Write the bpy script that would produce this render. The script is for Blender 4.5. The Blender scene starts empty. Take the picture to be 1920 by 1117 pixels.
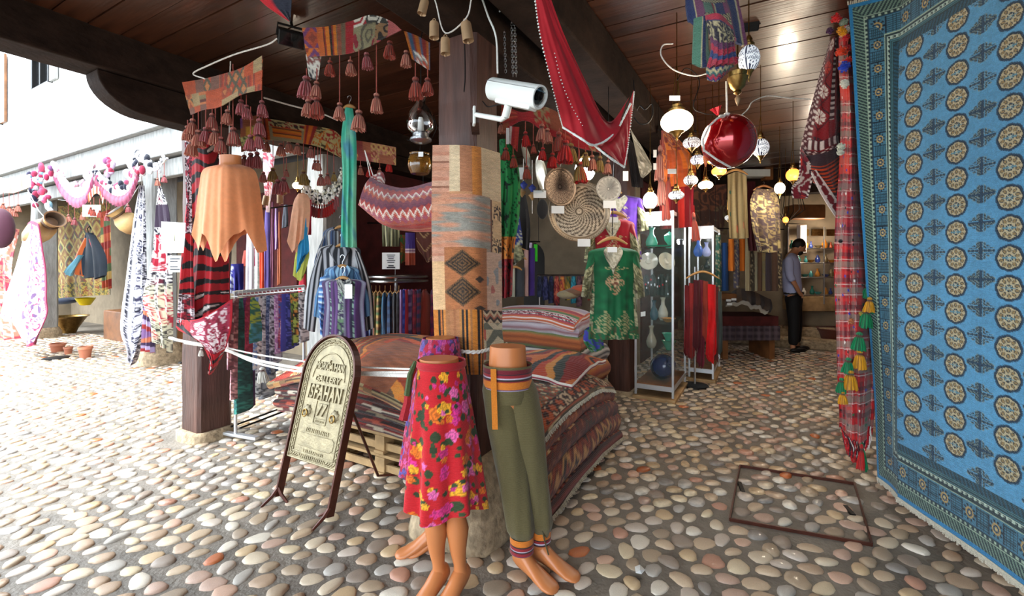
import bpy, math, random
import numpy as np
from mathutils import Vector
S = bpy.context.scene
COL = S.collection
# ------------------------------------------------------------------ camera, sky, exposure
F, HX, HY, CH = 850.0, 960.0, 495.0, 1.45          # focal length in pixels, principal point, eye height
cam = bpy.data.cameras.new('camera'); cam_o = bpy.data.objects.new('camera', cam); COL.objects.link(cam_o)
cam_o.location = (0, 0, CH); cam_o.rotation_euler = (math.pi/2, 0, 0)
cam.sensor_width = 36; cam.lens = F/1920*36; cam.shift_y = (HY-558.5)/1920; cam.clip_start = .05; cam.clip_end = 200
S.camera = cam_o
wd = bpy.data.worlds.new('sky'); S.world = wd; wd.use_nodes = True
bg = wd.node_tree.nodes['Background']; bg.inputs[0].default_value = (.79, .9, 1, 1); bg.inputs[1].default_value = 3.5
S.view_settings.view_transform = 'Standard'; S.view_settings.look = 'None'; S.view_settings.gamma = 1
S.view_settings.use_curve_mapping = False; S.view_settings.exposure = 0.95
S.cycles.max_bounces = 7; S.cycles.diffuse_bounces = 4; S.cycles.glossy_bounces = 3; S.cycles.transparent_max_bounces = 10
S.cycles.transmission_bounces = 5; S.cycles.use_denoising = True; S.cycles.sample_clamp_indirect = 6
sun = bpy.data.lights.new('sun', 'SUN'); sun.energy = 4.2; sun.angle = .6; sun.color = (.9, .96, 1); sun_o = bpy.data.objects.new('sun', sun); COL.objects.link(sun_o)
sun_o.rotation_euler = Vector((.62, .25, -1.05)).to_track_quat('-Z', 'Y').to_euler(); sun_o.location = (-6, 2, 9)      # high hazy sun over the lane on the left
# ------------------------------------------------------------------ frames
AX = (.4924, .8704); BX = (-.8704, .4924); OX = (-.196, 2.35)   # building axes, origin at the near corner of the middle post
def W(a, b, z=0.): return np.array([OX[0]+a*AX[0]+b*BX[0], OX[1]+a*AX[1]+b*BX[1], z])
def at(x, y, d): return np.array([(x-HX)/F*d, d, CH-(y-HY)/F*d])
def on(x, y, z=0.):                                               # the point of height z seen at pixel x, y
    d = (CH-z)*F/(y-HY); return np.array([(x-HX)/F*d, d, z])
A3 = np.array([AX[0], AX[1], 0.]); B3 = np.array([BX[0], BX[1], 0.]); Z3 = np.array([0., 0, 1])
R = random.Random(5)
# ------------------------------------------------------------------ mesh builder
def unit(v):
    v = np.asarray(v, float); n = np.linalg.norm(v); return v/n if n > 1e-9 else np.array([0., 0, 1])
class MB:
    def __init__(s): s.V = []; s.L = []; s.T = []; s.C = []; s.n = 0
    def add(s, V, Fc, c=None):
        V = np.asarray(V, float).reshape(-1, 3)
        if isinstance(Fc, np.ndarray): s.L.append((Fc+s.n).ravel()); s.T.append(np.full(len(Fc), Fc.shape[1]))
        else:
            for f in Fc: s.L.append(np.array(f)+s.n)
            s.T.append(np.array([len(f) for f in Fc]))
        cc = np.ones((len(V), 3))*.6 if c is None else np.broadcast_to(np.asarray(c, float), (len(V), 3)) if np.ndim(c) == 1 else np.asarray(c).reshape(-1, 3)
        s.V.append(V); s.C.append(cc); s.n += len(V); return s
    def box(s, c, size, ax=None, col=None, taper=1.):
        ax = np.eye(3) if ax is None else np.array(ax); h = np.array(size)/2.; P = []
        for k in (-1, 1):
            for j, i in ((-1, -1), (-1, 1), (1, 1), (1, -1)):
                t = taper if k > 0 else 1.
                P.append(np.asarray(c)+ax[0]*h[0]*i*t+ax[1]*h[1]*j*t+ax[2]*h[2]*k)
        return s.add(P, [(3, 2, 1, 0), (4, 5, 6, 7), (0, 1, 5, 4), (1, 2, 6, 5), (2, 3, 7, 6), (3, 0, 4, 7)], col)
    def bar(s, p, q, w, h, up=(0, 0, 1), col=None):
        p = np.asarray(p, float); q = np.asarray(q, float); x = unit(q-p); y = unit(np.cross(up, x)); z = np.cross(x, y)
        return s.box((p+q)/2, (np.linalg.norm(q-p), w, h), (x, y, z), col)
    def ring(s, rings, closed=False, cap=True, col=None):          # rings: (m, n, 3)
        rings = np.asarray(rings); m, n = rings.shape[:2]; idx = np.arange(m*n).reshape(m, n)
        r2 = np.roll(idx, -1, 1); q = []
        for i in range(m if closed else m-1):
            j = (i+1) % m
            q.append(np.stack([idx[i], r2[i], r2[j], idx[j]], 1))
        q = np.concatenate(q); base = s.n; s.add(rings, q, col)
        if cap and not closed:
            s.L.append(base+idx[0][::-1]); s.T.append(np.array([n])); s.L.append(base+idx[-1]); s.T.append(np.array([n]))
        return s
    def tube(s, pts, r, n=6, closed=False, col=None, flat=1.):
        P = np.asarray(pts, float); m = len(P); r = np.broadcast_to(np.asarray(r, float), (m,))
        T = np.roll(P, -1, 0)-np.roll(P, 1, 0) if closed else np.gradient(P, axis=0)
        t0 = unit(T[0]); u = unit(np.cross(t0, (0.013, .21, 1) if abs(t0[2]) < .9 else (1, .1, 0))); rings = []
        for i in range(m):
            t = unit(T[i]); u = unit(u-t*np.dot(u, t)); w = np.cross(t, u)
            a = np.linspace(0, 2*math.pi, n, endpoint=False)[:, None]
            rings.append(P[i]+r[i]*(np.cos(a)*u+flat*np.sin(a)*w))
        return s.ring(rings, closed, True, col)
    def lathe(s, prof, c, axis=(0, 0, 1), n=20, col=None, cap=True, flute=0, fl=.0, sq=(1, 1)):
        ax = unit(axis); u = unit(np.cross(ax, (0, 1, 0) if abs(ax[1]) < .9 else (1, 0, 0))); w = np.cross(ax, u)
        a = np.linspace(0, 2*math.pi, n, endpoint=False)[:, None]; fm = 1+fl*np.cos(flute*a)
        rings = [np.asarray(c)+ax*h+max(r, 1e-4)*fm*(sq[0]*np.cos(a)*u+sq[1]*np.sin(a)*w) for r, h in prof]
        if col is not None and np.ndim(col) == 2: col = np.repeat(np.asarray(col), n, 0)
        return s.ring(rings, False, cap, col)
    def ell(s, c, r, n=12, m=8, col=None, ax=None):
        ax = np.eye(3) if ax is None else np.array(ax); r = np.broadcast_to(np.asarray(r, float), (3,))
        th = np.linspace(.02, math.pi-.02, m); ph = np.linspace(0, 2*math.pi, n, endpoint=False)
        rings = [[np.asarray(c)+ax[0]*r[0]*math.sin(t)*math.cos(p)+ax[1]*r[1]*math.sin(t)*math.sin(p)-ax[2]*r[2]*math.cos(t) for p in ph] for t in th]
        return s.ring(rings, False, True, col)
    def grid(s, P, C=None, flip=False):
        nv, nu = P.shape[:2]; i = np.arange(nv*nu).reshape(nv, nu)
        q = np.stack([i[:-1, :-1], i[1:, :-1], i[1:, 1:], i[:-1, 1:]], -1).reshape(-1, 4)
        if flip: q = q[:, ::-1]
        return s.add(P, q, C if C is None or np.ndim(C) == 1 else np.asarray(C).reshape(-1, 3))
ORG = {}
def mesh(name, mb, mat, smooth=True):
    V = np.concatenate(mb.V); L = np.concatenate(mb.L).astype(np.int32); T = np.concatenate(mb.T).astype(np.int32); C = np.concatenate(mb.C)
    me = bpy.data.meshes.new(name); me.vertices.add(len(V)); me.vertices.foreach_set('co', V.astype(np.float32).ravel())
    me.loops.add(len(L)); me.loops.foreach_set('vertex_index', L); me.polygons.add(len(T))
    st = np.concatenate([[0], np.cumsum(T)[:-1]]).astype(np.int32); me.polygons.foreach_set('loop_start', st)
    me.polygons.foreach_set('use_smooth', np.full(len(T), bool(smooth)))
    me.update(calc_edges=True)
    if smooth and len(T) < 30000: me.set_sharp_from_angle(angle=.9)
    a = me.color_attributes.new('Col', 'FLOAT_COLOR', 'POINT')
    a.data.foreach_set('color', np.concatenate([C, np.ones((len(C), 1))], 1).astype(np.float32).ravel())
    if mat is not None: me.materials.append(mat)
    return me
def tag(o, label=None, cat=None, group=None, kind=None):
    if label: o['label'] = label
    if cat: o['category'] = cat
    if group: o['group'] = group
    if kind: o['kind'] = kind
    return o
def obj(name, mb, mat, parent=None, label=None, cat=None, group=None, kind=None, smooth=True, bevel=0, org=None):
    smooth = smooth and not bevel; V = np.concatenate(mb.V)
    if parent is not None: o0 = ORG[parent.name]
    elif org is not None: o0 = np.asarray(org, float)
    else: lo = V.min(0); hi = V.max(0); o0 = np.array([(lo[0]+hi[0])/2, (lo[1]+hi[1])/2, lo[2]])
    mb.V = [V-o0]
    o = bpy.data.objects.new(name, mesh(name, mb, mat, smooth)); COL.objects.link(o)
    if parent is not None: o.parent = parent
    else: o.location = o0
    ORG[o.name] = o0
    if bevel:
        m = o.modifiers.new('bevel', 'BEVEL'); m.width = bevel; m.segments = 2; m.limit_method = 'ANGLE'; m.angle_limit = .6
        
    return tag(o, label, cat, group, kind)
def thing(name, loc, label, cat, group=None, kind=None):
    o = bpy.data.objects.new(name, None); COL.objects.link(o); o.location = loc; o.empty_display_size = .05
    ORG[o.name] = np.asarray(loc, float); return tag(o, label, cat, group, kind)
def inst(name, me, parent, p, scale=1., rot=(0, 0, 0)):          # a shared-mesh part or thing placed at world point p
    o = bpy.data.objects.new(name, me); COL.objects.link(o); o0 = np.zeros(3)
    if parent is not None: o.parent = parent; o0 = ORG[parent.name]
    o.location = np.asarray(p)-o0; o.rotation_euler = rot
    o.scale = (scale,)*3 if np.ndim(scale) == 0 else scale
    ORG[o.name] = np.asarray(p, float); return o
def dup(root, loc, rotz=None, label=None):                         # copy a thing with its parts and sub-parts
    r = root.copy(); COL.objects.link(r); r.location = loc
    if rotz is not None: r.rotation_euler = (0, 0, rotz)
    if label: r['label'] = label
    for ch in list(root.children):
        c = ch.copy(); COL.objects.link(c); c.parent = r
        for g in ch.children:
            d = g.copy(); COL.objects.link(d); d.parent = c
    return r
# ------------------------------------------------------------------ colours
def lin(c):
    c = np.asarray(c, float)/255.; return np.where(c <= .04045, c/12.92, ((c+.055)/1.055)**2.4)
def hx(s): return lin([int(s[i:i+2], 16) for i in (0, 2, 4)])
def pal(s): return np.array([hx(k) for k in s.split()])
_T = {}
def nz(x, y, seed=0):                                             # smooth value noise 0..1
    if seed not in _T: _T[seed] = np.random.RandomState(seed+11).rand(64, 64)
    t = _T[seed]; xi = np.floor(x).astype(int); yi = np.floor(y).astype(int); fx = x-xi; fy = y-yi
    fx = fx*fx*(3-2*fx); fy = fy*fy*(3-2*fy); g = lambda i, j: t[i % 64, j % 64]
    return (g(xi, yi)*(1-fx)+g(xi+1, yi)*fx)*(1-fy)+(g(xi, yi+1)*(1-fx)+g(xi+1, yi+1)*fx)*fy
def hs(i, j, seed=0):
    if seed not in _T: _T[seed] = np.random.RandomState(seed+11).rand(64, 64)
    return _T[seed][np.asarray(i).astype(int) % 64, np.asarray(j).astype(int) % 64]
def tri(x): return np.abs((x % 1)-.5)*2
def mixc(a, b, m): m = np.asarray(m, float)[..., None]; return a*(1-m)+b*m
# every pattern is f(s, t, w, h): s, t metres across and down
def solid(c, var=.12, sc=9):
    c = hx(c)
    return lambda s, t, w, h: c*(1-var+2*var*nz(s*sc, t*sc, 3))[..., None]
def stripes(cols, wd=None, p=.2, ax='t', wob=.0):
    c = pal(cols); n = len(c); wd = np.ones(n) if wd is None else np.array(wd, float); e = np.cumsum(wd)/wd.sum()
    def f(s, t, w, h):
        x = (t if ax == 't' else s)+wob*nz(s*6, t*6, 9); return c[np.minimum(np.searchsorted(e, (x/p) % 1), n-1)]
    return f
def diam(cols, p=.1, q=.14, n=5, cell=1):
    c = pal(cols); k = len(c)
    def f(s, t, w, h):
        i = np.floor(s/p); j = np.floor(t/q); a = np.abs((s/p) % 1-.5); b = np.abs((t/q) % 1-.5)
        return c[(np.floor((a+b)*n)+cell*np.floor(hs(i, j, 4)*k)).astype(int) % k]
    return f
def zig(cols, p=.1, q=.06, k=.5, wd=None):
    c = pal(cols); n = len(c); wd = np.ones(n) if wd is None else np.array(wd, float); e = np.cumsum(wd)/wd.sum()
    return lambda s, t, w, h: c[np.minimum(np.searchsorted(e, (t/p+tri(s/q)*k) % 1), n-1)]
def plaid(base, bands, p=.2, sub=.5):
    b = hx(base); bs = [(a, e, hx(c)) for a, e, c in bands]
    def f(s, t, w, h):
        o = np.broadcast_to(b, s.shape+(3,)).copy()
        for x, k in ((s, .5), (t, .6)):
            y = (x/p) % 1
            for a, e, c in bs:
                m = ((y > a) & (y < e))*k*(.6+.4*(sub > 0)); o = mixc(o, c, m)
        return o
    return f
def floral(bgc, cols, leaf, cell=.07, r=.42, dens=.75, seed=2):
    b = hx(bgc); c = pal(cols); lf = hx(leaf)
    def f(s, t, w, h):
        o = np.broadcast_to(b, s.shape+(3,)).copy()
        for lay in range(3):
            ce = cell*(1.25-.35*lay); i0 = np.floor(s/ce+lay*.37); j0 = np.floor(t/ce+lay*.61)
            for di in (-1, 0, 1):
                for dj in (-1, 0, 1):
                    i = i0+di; j = j0+dj; H = lambda k: hs(i+k*7, j+k*13+lay*5, seed)
                    cx = (i+.2+.6*H(1)-lay*.37)*ce; cy = (j+.2+.6*H(2)-lay*.61)*ce
                    dx = s-cx; dy = t-cy; an = np.arctan2(dy, dx); rr = np.hypot(dx, dy)/(ce*r*(.55+.6*H(3))*(1+.16*np.cos(5*an+9*H(4))))
                    m = (H(5) < dens) & (rr < 1); lm = (H(6) < .38) & (np.hypot(dx-ce*.38*np.cos(9*H(1)), dy-ce*.38*np.sin(9*H(1)))/(ce*.28) < 1) & ~m
                    o[lm] = lf*(.7+.6*H(2)[lm])[:, None]
                    k = c[(H(7)*len(c)).astype(int) % len(c)]; sh = .62+.5*((np.floor(rr*4+.6*np.cos(5*an)) % 2))
                    o[m] = (k*sh[..., None])[m]
        return o
    return f
def orn(bgc, fg, sc=30, thr=.35, seed=1, ax=1.):                  # scrolls and small ornaments
    b = hx(bgc); c = pal(fg)
    def f(s, t, w, h):
        n = nz(s*sc, t*sc*ax, seed)+.5*nz(s*sc*2.1, t*sc*2.1*ax, seed+1); o = np.broadcast_to(b, s.shape+(3,)).copy()
        m = np.abs((n*3) % 1-.5) < thr*.5; k = c[np.clip((nz(s*sc*.8+9, t*sc*ax*.8, seed+2)*1.5-.25)*len(c), 0, len(c)-1).astype(int)]
        o[m] = k[m]; return o
    return f
def tiger(cols='b01c26 1a1416 d8d0c8', sc=9, ang=.5, seed=3):
    c = pal(cols)
    def f(s, t, w, h):
        x = s*math.cos(ang)+t*math.sin(ang); y = -s*math.sin(ang)+t*math.cos(ang)
        n = np.sin((y*sc*1.6+1.6*nz(x*5, y*3, seed))*2*math.pi)+.9*nz(x*12, y*9, seed+1)-.45
        o = np.broadcast_to(c[0], s.shape+(3,)).copy(); o[n > .25] = c[1]; o[(n > .9) & (nz(x*7, y*7, seed+2) > .6)] = c[2]; return o
    return f
def patch_of(fs, cw=.2, ch=.2, seed=1, var=.25):
    def f(s, t, w, h):
        j = np.floor(t/ch); i = np.floor(s/cw+var*hs(j, j*0, seed)*3); k = (hs(i, j, seed+5)*97).astype(int) % len(fs)
        o = np.zeros(s.shape+(3,))
        for n, g in enumerate(fs):
            m = k == n
            if m.any(): o[m] = g(s, t, w, h)[m]
        return o
    return f
def bands(lst, ax='v'):                                           # [(fraction, pattern), ...] across the cloth
    e = np.cumsum([a for a, _ in lst]); e = e/e[-1]
    def f(s, t, w, h):
        x = t/h if ax == 'v' else s/w; k = np.minimum(np.searchsorted(e, x), len(lst)-1); o = np.zeros(s.shape+(3,))
        for n, (_, g) in enumerate(lst):
            m = k == n
            if m.any(): o[m] = g(s, t, w, h)[m]
        return o
    return f
def border(inner, c, wd=.02, sides='lrtb', pat=None):
    cc = hx(c)
    def f(s, t, w, h):
        o = inner(s, t, w, h).copy(); m = np.zeros(s.shape, bool)
        if 'l' in sides: m |= s < wd
        if 'r' in sides: m |= s > w-wd
        if 't' in sides: m |= t < wd
        if 'b' in sides: m |= t > h-wd
        o[m] = cc if pat is None else pat(s, t, w, h)[m]; return o
    return f
def wear(g, k=.25, sc=25):
    return lambda s, t, w, h: g(s, t, w, h)*(1-k+2*k*nz(s*sc, t*sc*3, 8))[..., None]
# ------------------------------------------------------------------ materials (node based)
def mat(name, col=None, rough=.6, metal=0., attr=False, noise=.18, ns=14, bump=.15, bs=60, stretch=(1, 1, 1), rnd=0., emit=0., ecol=None, trans=0., ior=1.45, alpha=1., sheen=0., coat=0., spec=.5, weave=0):
    m = bpy.data.materials.new(name); m.use_nodes = True; nt = m.node_tree; n = nt.nodes; l = nt.links; p = n['Principled BSDF']
    p.inputs['Roughness'].default_value = rough; p.inputs['Metallic'].default_value = metal; p.inputs['IOR'].default_value = ior
    p.inputs['Specular IOR Level'].default_value = spec
    if sheen: p.inputs['Sheen Weight'].default_value = sheen
    if coat: p.inputs['Coat Weight'].default_value = coat; p.inputs['Coat Roughness'].default_value = .12
    if trans: p.inputs['Transmission Weight'].default_value = trans
    if alpha < 1: p.inputs['Alpha'].default_value = alpha
    tc = n.new('ShaderNodeTexCoord'); mp = n.new('ShaderNodeMapping'); mp.inputs['Scale'].default_value = stretch; l.new(tc.outputs['Object'], mp.inputs[0])
    nt1 = n.new('ShaderNodeTexNoise'); nt1.inputs['Scale'].default_value = ns; nt1.inputs['Detail'].default_value = 5; l.new(mp.outputs[0], nt1.inputs[0])
    mr = n.new('ShaderNodeMapRange'); mr.inputs['From Min'].default_value = .3; mr.inputs['From Max'].default_value = .7
    mr.inputs['To Min'].default_value = 1-noise; mr.inputs['To Max'].default_value = 1+noise; l.new(nt1.outputs[0], mr.inputs[0])
    vm = n.new('ShaderNodeVectorMath'); vm.operation = 'SCALE'; l.new(mr.outputs[0], vm.inputs['Scale'])
    if attr: at_ = n.new('ShaderNodeVertexColor'); at_.layer_name = 'Col'; l.new(at_.outputs[0], vm.inputs[0])
    else: vm.inputs[0].default_value = tuple(lin(col) if not isinstance(col, str) else hx(col))
    out = vm.outputs[0]
    if rnd:
        oi = n.new('ShaderNodeObjectInfo'); m2 = n.new('ShaderNodeMapRange'); m2.inputs['To Min'].default_value = 1-rnd; m2.inputs['To Max'].default_value = 1+rnd
        l.new(oi.outputs['Random'], m2.inputs[0]); v2 = n.new('ShaderNodeVectorMath'); v2.operation = 'SCALE'; l.new(out, v2.inputs[0]); l.new(m2.outputs[0], v2.inputs['Scale']); out = v2.outputs[0]
    l.new(out, p.inputs['Base Color'])
    if bump:
        nb = n.new('ShaderNodeTexNoise'); nb.inputs['Scale'].default_value = bs; nb.inputs['Detail'].default_value = 4; l.new(mp.outputs[0], nb.inputs[0])
        src = nb.outputs[0]
        if weave:
            wv = n.new('ShaderNodeTexWave'); wv.bands_direction = 'Z'; wv.inputs['Scale'].default_value = weave; wv.inputs['Distortion'].default_value = 1.5; l.new(tc.outputs['Object'], wv.inputs[0])
            ad = n.new('ShaderNodeMath'); l.new(src, ad.inputs[0]); l.new(wv.outputs[1], ad.inputs[1]); src = ad.outputs[0]
        b = n.new('ShaderNodeBump'); b.inputs['Strength'].default_value = bump; b.inputs['Distance'].default_value = .01; l.new(src, b.inputs['Height']); l.new(b.outputs[0], p.inputs['Normal'])
    if emit:
        if attr: l.new(at_.outputs[0], p.inputs['Emission Color'])
        else: p.inputs['Emission Color'].default_value = tuple(hx(ecol or col))+(1,)
        p.inputs['Emission Strength'].default_value = emit
    return m
M = dict(
    cloth=mat('cloth', attr=True, rough=.85, noise=.13, ns=220, bump=.25, bs=350, sheen=.15, weave=60),
    wool=mat('wool', attr=True, rough=.95, noise=.2, ns=260, bump=.5, bs=300, sheen=.2, weave=45, spec=.2),
    silk=mat('silk', attr=True, rough=.72, noise=.06, ns=40, bump=.05, bs=100, sheen=.1, spec=.35),
    paint=mat('paint', attr=True, rough=.4, noise=.06, ns=30, bump=.05),
    glaze=mat('glazed_ceramic', attr=True, rough=.12, noise=.08, ns=12, bump=.02, coat=.5),
    post=mat('dark_post_wood', '4a2f26', rough=.5, noise=.4, ns=5, bump=.5, bs=14, stretch=(4, 4, .5), rnd=.1),
    beam=mat('beam_wood', '2b1f18', rough=.85, spec=.15, noise=.35, ns=4, bump=.5, bs=14, stretch=(2, 2, 3)),
    plank=mat('stained_plank', '402416', rough=.33, noise=.5, ns=2.2, bump=.18, bs=6, stretch=(9, .7, 6), rnd=.22, coat=.25),
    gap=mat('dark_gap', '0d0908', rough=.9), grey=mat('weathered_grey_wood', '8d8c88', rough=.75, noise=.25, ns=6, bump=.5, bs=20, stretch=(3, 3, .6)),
    wood=mat('pale_wood', 'b98a52', rough=.5, noise=.25, ns=8, bump=.2, stretch=(1, 1, 5)), brownw=mat('brown_wood', '7c4f2c', rough=.45, noise=.3, ns=6, bump=.2),
    pine=mat('pallet_pine', 'b08f63', rough=.8, noise=.3, ns=7, bump=.3), plaster=mat('white_plaster', 'f0eeea', rough=.9, noise=.04, ns=3),
    stone=mat('rough_limestone', 'a08c70', rough=.95, noise=.4, ns=22, bump=1., bs=38), steel=mat('satin_steel', 'c9cbcc', rough=.28, metal=1., noise=.05),
    alu=mat('aluminium_profile', 'd6d8da', rough=.35, metal=.7, noise=.03, bump=0), iron=mat('black_iron', '1b1918', rough=.5, metal=.6),
    rust=mat('brown_painted_steel', '50281c', rough=.4, metal=.3, noise=.25), brass=mat('aged_brass', '9a7a45', rough=.35, metal=1., noise=.3, ns=30),
    relief=mat('cast_bronze_relief', '978a6c', rough=.42, metal=.45, noise=.22, ns=22, bump=.3, bs=90), white=mat('white_enamel', 'e9ece6', rough=.35, noise=.03, bump=0),
    glass=mat('clear_glass', 'ffffff', rough=.0, trans=1., ior=1.45, noise=0, bump=0), skin=mat('mannequin_skin', 'bd7444', rough=.33, noise=.06, ns=5, bump=.02),
    rope=mat('pale_rope', 'd9d4cb', rough=.8, noise=.2, ns=90), paper=mat('paper', 'f2f2ee', rough=.8, noise=.03, bump=0), black=mat('black_plastic', '161616', rough=.4, noise=.1),
    lens=mat('dark_lens', '0a0c0e', rough=.05, coat=1., noise=0, bump=0), red=mat('glossy_red', 'a00410', rough=.12, metal=.55, coat=1., noise=.1, ns=3, bump=0),
    ink=mat('ink', '2c2c34', rough=.7, bump=0), human=mat('human_skin', 'b5805f', rough=.5, noise=.08, bump=.03), hair=mat('dark_hair', '0f0c0b', rough=.6, bump=.3),
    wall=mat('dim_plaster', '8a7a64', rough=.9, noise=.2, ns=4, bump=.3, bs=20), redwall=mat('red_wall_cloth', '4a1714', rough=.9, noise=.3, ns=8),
    lampw=mat('lit_opal_glass', 'fff2d8', rough=.3, emit=3.5, ecol='ffe9c4', bump=0, noise=.02), lampc=mat('lit_cool_bulb', 'ffffff', rough=.3, emit=8., ecol='f4fbff', bump=0, noise=.01),
    lampo=mat('lit_amber_glass', 'ff9a40', rough=.3, emit=1.6, ecol='ff8a38', bump=0, noise=.1), mos=mat('lit_mosaic_glass', attr=True, rough=.2, emit=.3, noise=.05, bump=.02),
)
# ------------------------------------------------------------------ cloth surfaces from control grids
def cr(P, n, axis, even=False):                                    # Catmull-Rom resampling along an axis
    P = np.moveaxis(P, axis, 0); m = len(P); x = np.linspace(0, m-1, n)
    if even and m > 2:
        c = np.concatenate([[0], np.cumsum(np.linalg.norm(np.diff(P, axis=0), axis=-1).reshape(m-1, -1).mean(1)+1e-6)]); x = np.interp(np.linspace(0, c[-1], n), c, np.arange(m))
    if m == 2: f = x.reshape(-1, *([1]*(P.ndim-1))); o = P[0]*(1-f)+P[1]*f; return np.moveaxis(o, 0, axis)
    i = np.clip(np.floor(x).astype(int), 0, m-2); f = (x-i).reshape(-1, *([1]*(P.ndim-1)))
    g = lambda k: P[np.clip(k, 0, m-1)]
    p0 = np.where((i-1 < 0).reshape(f.shape), 2*g(i)-g(i+1), g(i-1)); p3 = np.where((i+2 > m-1).reshape(f.shape), 2*g(i+1)-g(i), g(i+2)); p1 = g(i); p2 = g(i+1)
    o = .5*((2*p1)+(-p0+p2)*f+(2*p0-5*p1+4*p2-p3)*f*f+(-p0+3*p1-3*p2+p3)*f**3)
    return np.moveaxis(o, 0, axis)
def sheet(ctrl, d, res=.012, amp=.0, folds=5., ph=0., grow=1., hem=None, lo=0., dd=None):
    """ctrl[row][column] = (x, y[, depth]) in picture pixels, d = depth or (left, right); returns points, s, t, normal"""
    nc = len(ctrl[0]); dl, dr = (d, d) if np.ndim(d) == 0 else d
    P = np.array([[at(c[0], c[1], c[2] if len(c) > 2 else dl+(dr-dl)*j/(nc-1)) for j, c in enumerate(r)] for r in ctrl])
    w = np.linalg.norm(np.diff(P, axis=1), axis=2).sum(1).mean(); h = np.linalg.norm(np.diff(P, axis=0), axis=2).sum(0).mean()
    nu = int(np.clip(w/res, 8, 400)); nv = int(np.clip(h/res, 6, 700))
    Q = cr(cr(P, nv, 0, True), nu, 1, True); U, V = np.meshgrid(np.linspace(0, 1, nu), np.linspace(0, 1, nv))
    n = np.cross(Q[-1, nu//2]-Q[0, nu//2], Q[nv//2, -1]-Q[nv//2, 0]); n = unit(n); 
    if n[1] > 0: n = -n
    if hem:
        hu, hy = zip(*hem); Q[..., 2] -= (np.interp(U, hu, hy)*Q[..., 1]/F)*V**3
    if amp:
        k = amp*(lo+(1-lo)*V**grow)
        Q = Q+n*(k*(np.sin(2*math.pi*folds*U+ph+2.2*nz(V*2.5+ph, U*0+ph, 2))+.45*np.sin(2*math.pi*folds*2.3*U+2*ph+1.4*nz(V*3, U*2+ph, 5))))[..., None]
    Q = Q+n*(.004*(nz(U*6, V*9+ph, 6)-.5))[..., None]
    return Q, U*w, V*h, w, h, n
def cloth(name, ctrl, d, colf, parent=None, label=None, cat=None, group=None, m='cloth', vol=0., th=0., mb=None, fin=True, **k):
    Q, s, t, w, h, n = sheet(ctrl, d, **k); C = colf(s, t, w, h); mb = mb or MB(); U = s/w
    if vol:
        b = (vol*np.sin(math.pi*np.clip(U, 0, 1))**.7)[..., None]; n2 = np.array([n[0], n[1], 0]); 
        mb.grid(Q+n2*b*.6, C); mb.grid((Q-n2*b)[:, ::2] if Q.shape[1] % 2 else Q-n2*b, C[:, ::2] if Q.shape[1] % 2 else C, flip=True)
    else: mb.grid(Q, C)
    if th:
        Bk = Q-n*th; mb.grid(Bk, C, flip=True)
        for a, b_, c in ((Q[0], Bk[0], C[0]), (Bk[-1], Q[-1], C[-1]), (Bk[:, 0], Q[:, 0], C[:, 0]), (Q[:, -1], Bk[:, -1], C[:, -1])):
            mb.grid(np.stack([a, b_]), np.stack([c, c]))
    if not fin: return Q, mb
    return obj(name, mb, M[m], parent, label, cat, group), Q
def wire(name, pts, r, m, parent=None, label=None, cat=None, sm=6, n=6, **k):
    P = np.array([at(*p) for p in pts]); P = cr(P, max(2, sm*(len(P)-1)+1), 0)
    return obj(name, MB().tube(P, r, n), M[m], parent, label, cat, **k)
# ------------------------------------------------------------------ ground
mort = mat('mortar', '746b60', rough=.6, noise=.3, ns=6, bump=.8, bs=45)
cobm = mat('river_cobble', attr=True, rough=.28, noise=.22, ns=30, bump=.25, bs=70, coat=.15)
fl = obj('floor', MB().box((0, 6, -.06), (46, 40, .12)), mort, kind='structure', smooth=False)
CP = np.array([1.0, .94, .87])*pal('cdbfa9 c2ad94 b39b84 c9a793 b98c78 a1917f aeaaa4 d8d2c6 b5693f 92857a c6ae8c ab9983 c4b9ae d2c3a6 bb9f90 8f8a86')
CW = np.array([10, 9, 8, 7, 4, 7, 7, 8, 1.6, 6, 8, 8, 9, 7, 5, 4]); CW = CW/CW.sum()
rs = np.random.RandomState(4); ph = math.radians(31); cs, sn = math.cos(ph), math.sin(ph)
gi, gj = np.meshgrid(np.arange(-110, 110), np.arange(-130, 150)); gx = (gi+.5*(gj % 2))*.128; gy = gj*.097
gx = gx+rs.uniform(-.021, .021, gx.shape); gy = gy+rs.uniform(-.016, .016, gy.shape)
px = (gx*cs-gy*sn).ravel(); py = (gx*sn+gy*cs).ravel()+4
MO = [np.array([1.63, 3.24]), np.array([2.25, 2.98]), np.array([1.85, 2.33]), np.array([1.23, 2.56])]   # manhole corners
def near_edge(x, y, tol=.028):
    r = np.zeros(x.shape, bool)
    for k in range(4):
        p, q = MO[k], MO[(k+1) % 4]; d = q-p; L = np.hypot(*d); d = d/L; t = np.clip((x-p[0])*d[0]+(y-p[1])*d[1], 0, L)
        r |= np.hypot(x-p[0]-t*d[0], y-p[1]-t*d[1]) < tol
    return r
ra = -((px-OX[0])*AX[0]+(py-OX[1])*AX[1]); fa = -ra; fb = (px-OX[0])*BX[0]+(py-OX[1])*BX[1]
ok = (py > 1.75) & (np.abs(px) < 1.17*py+.25) & (py < 9.6) & ~((fa > 1.95) & (fb > 2.6)) & ~((fa > 7.1) & (fb < .4)) & ~near_edge(px, py)
for cx, cy, r in ((-.24, 2.5, .22), (-2.66, 3.86, .24), (-1.99, 4.93, .2)): ok &= np.hypot(px-cx, py-cy) > r
px, py = px[ok], py[ok]; o_ = np.argsort(py); px, py = px[o_], py[o_]; N = len(px)
ra_ = rs.uniform(.043, .064, N); rb_ = ra_*rs.uniform(.6, .92, N); rz_ = rs.uniform(.009, .017, N)
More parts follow.
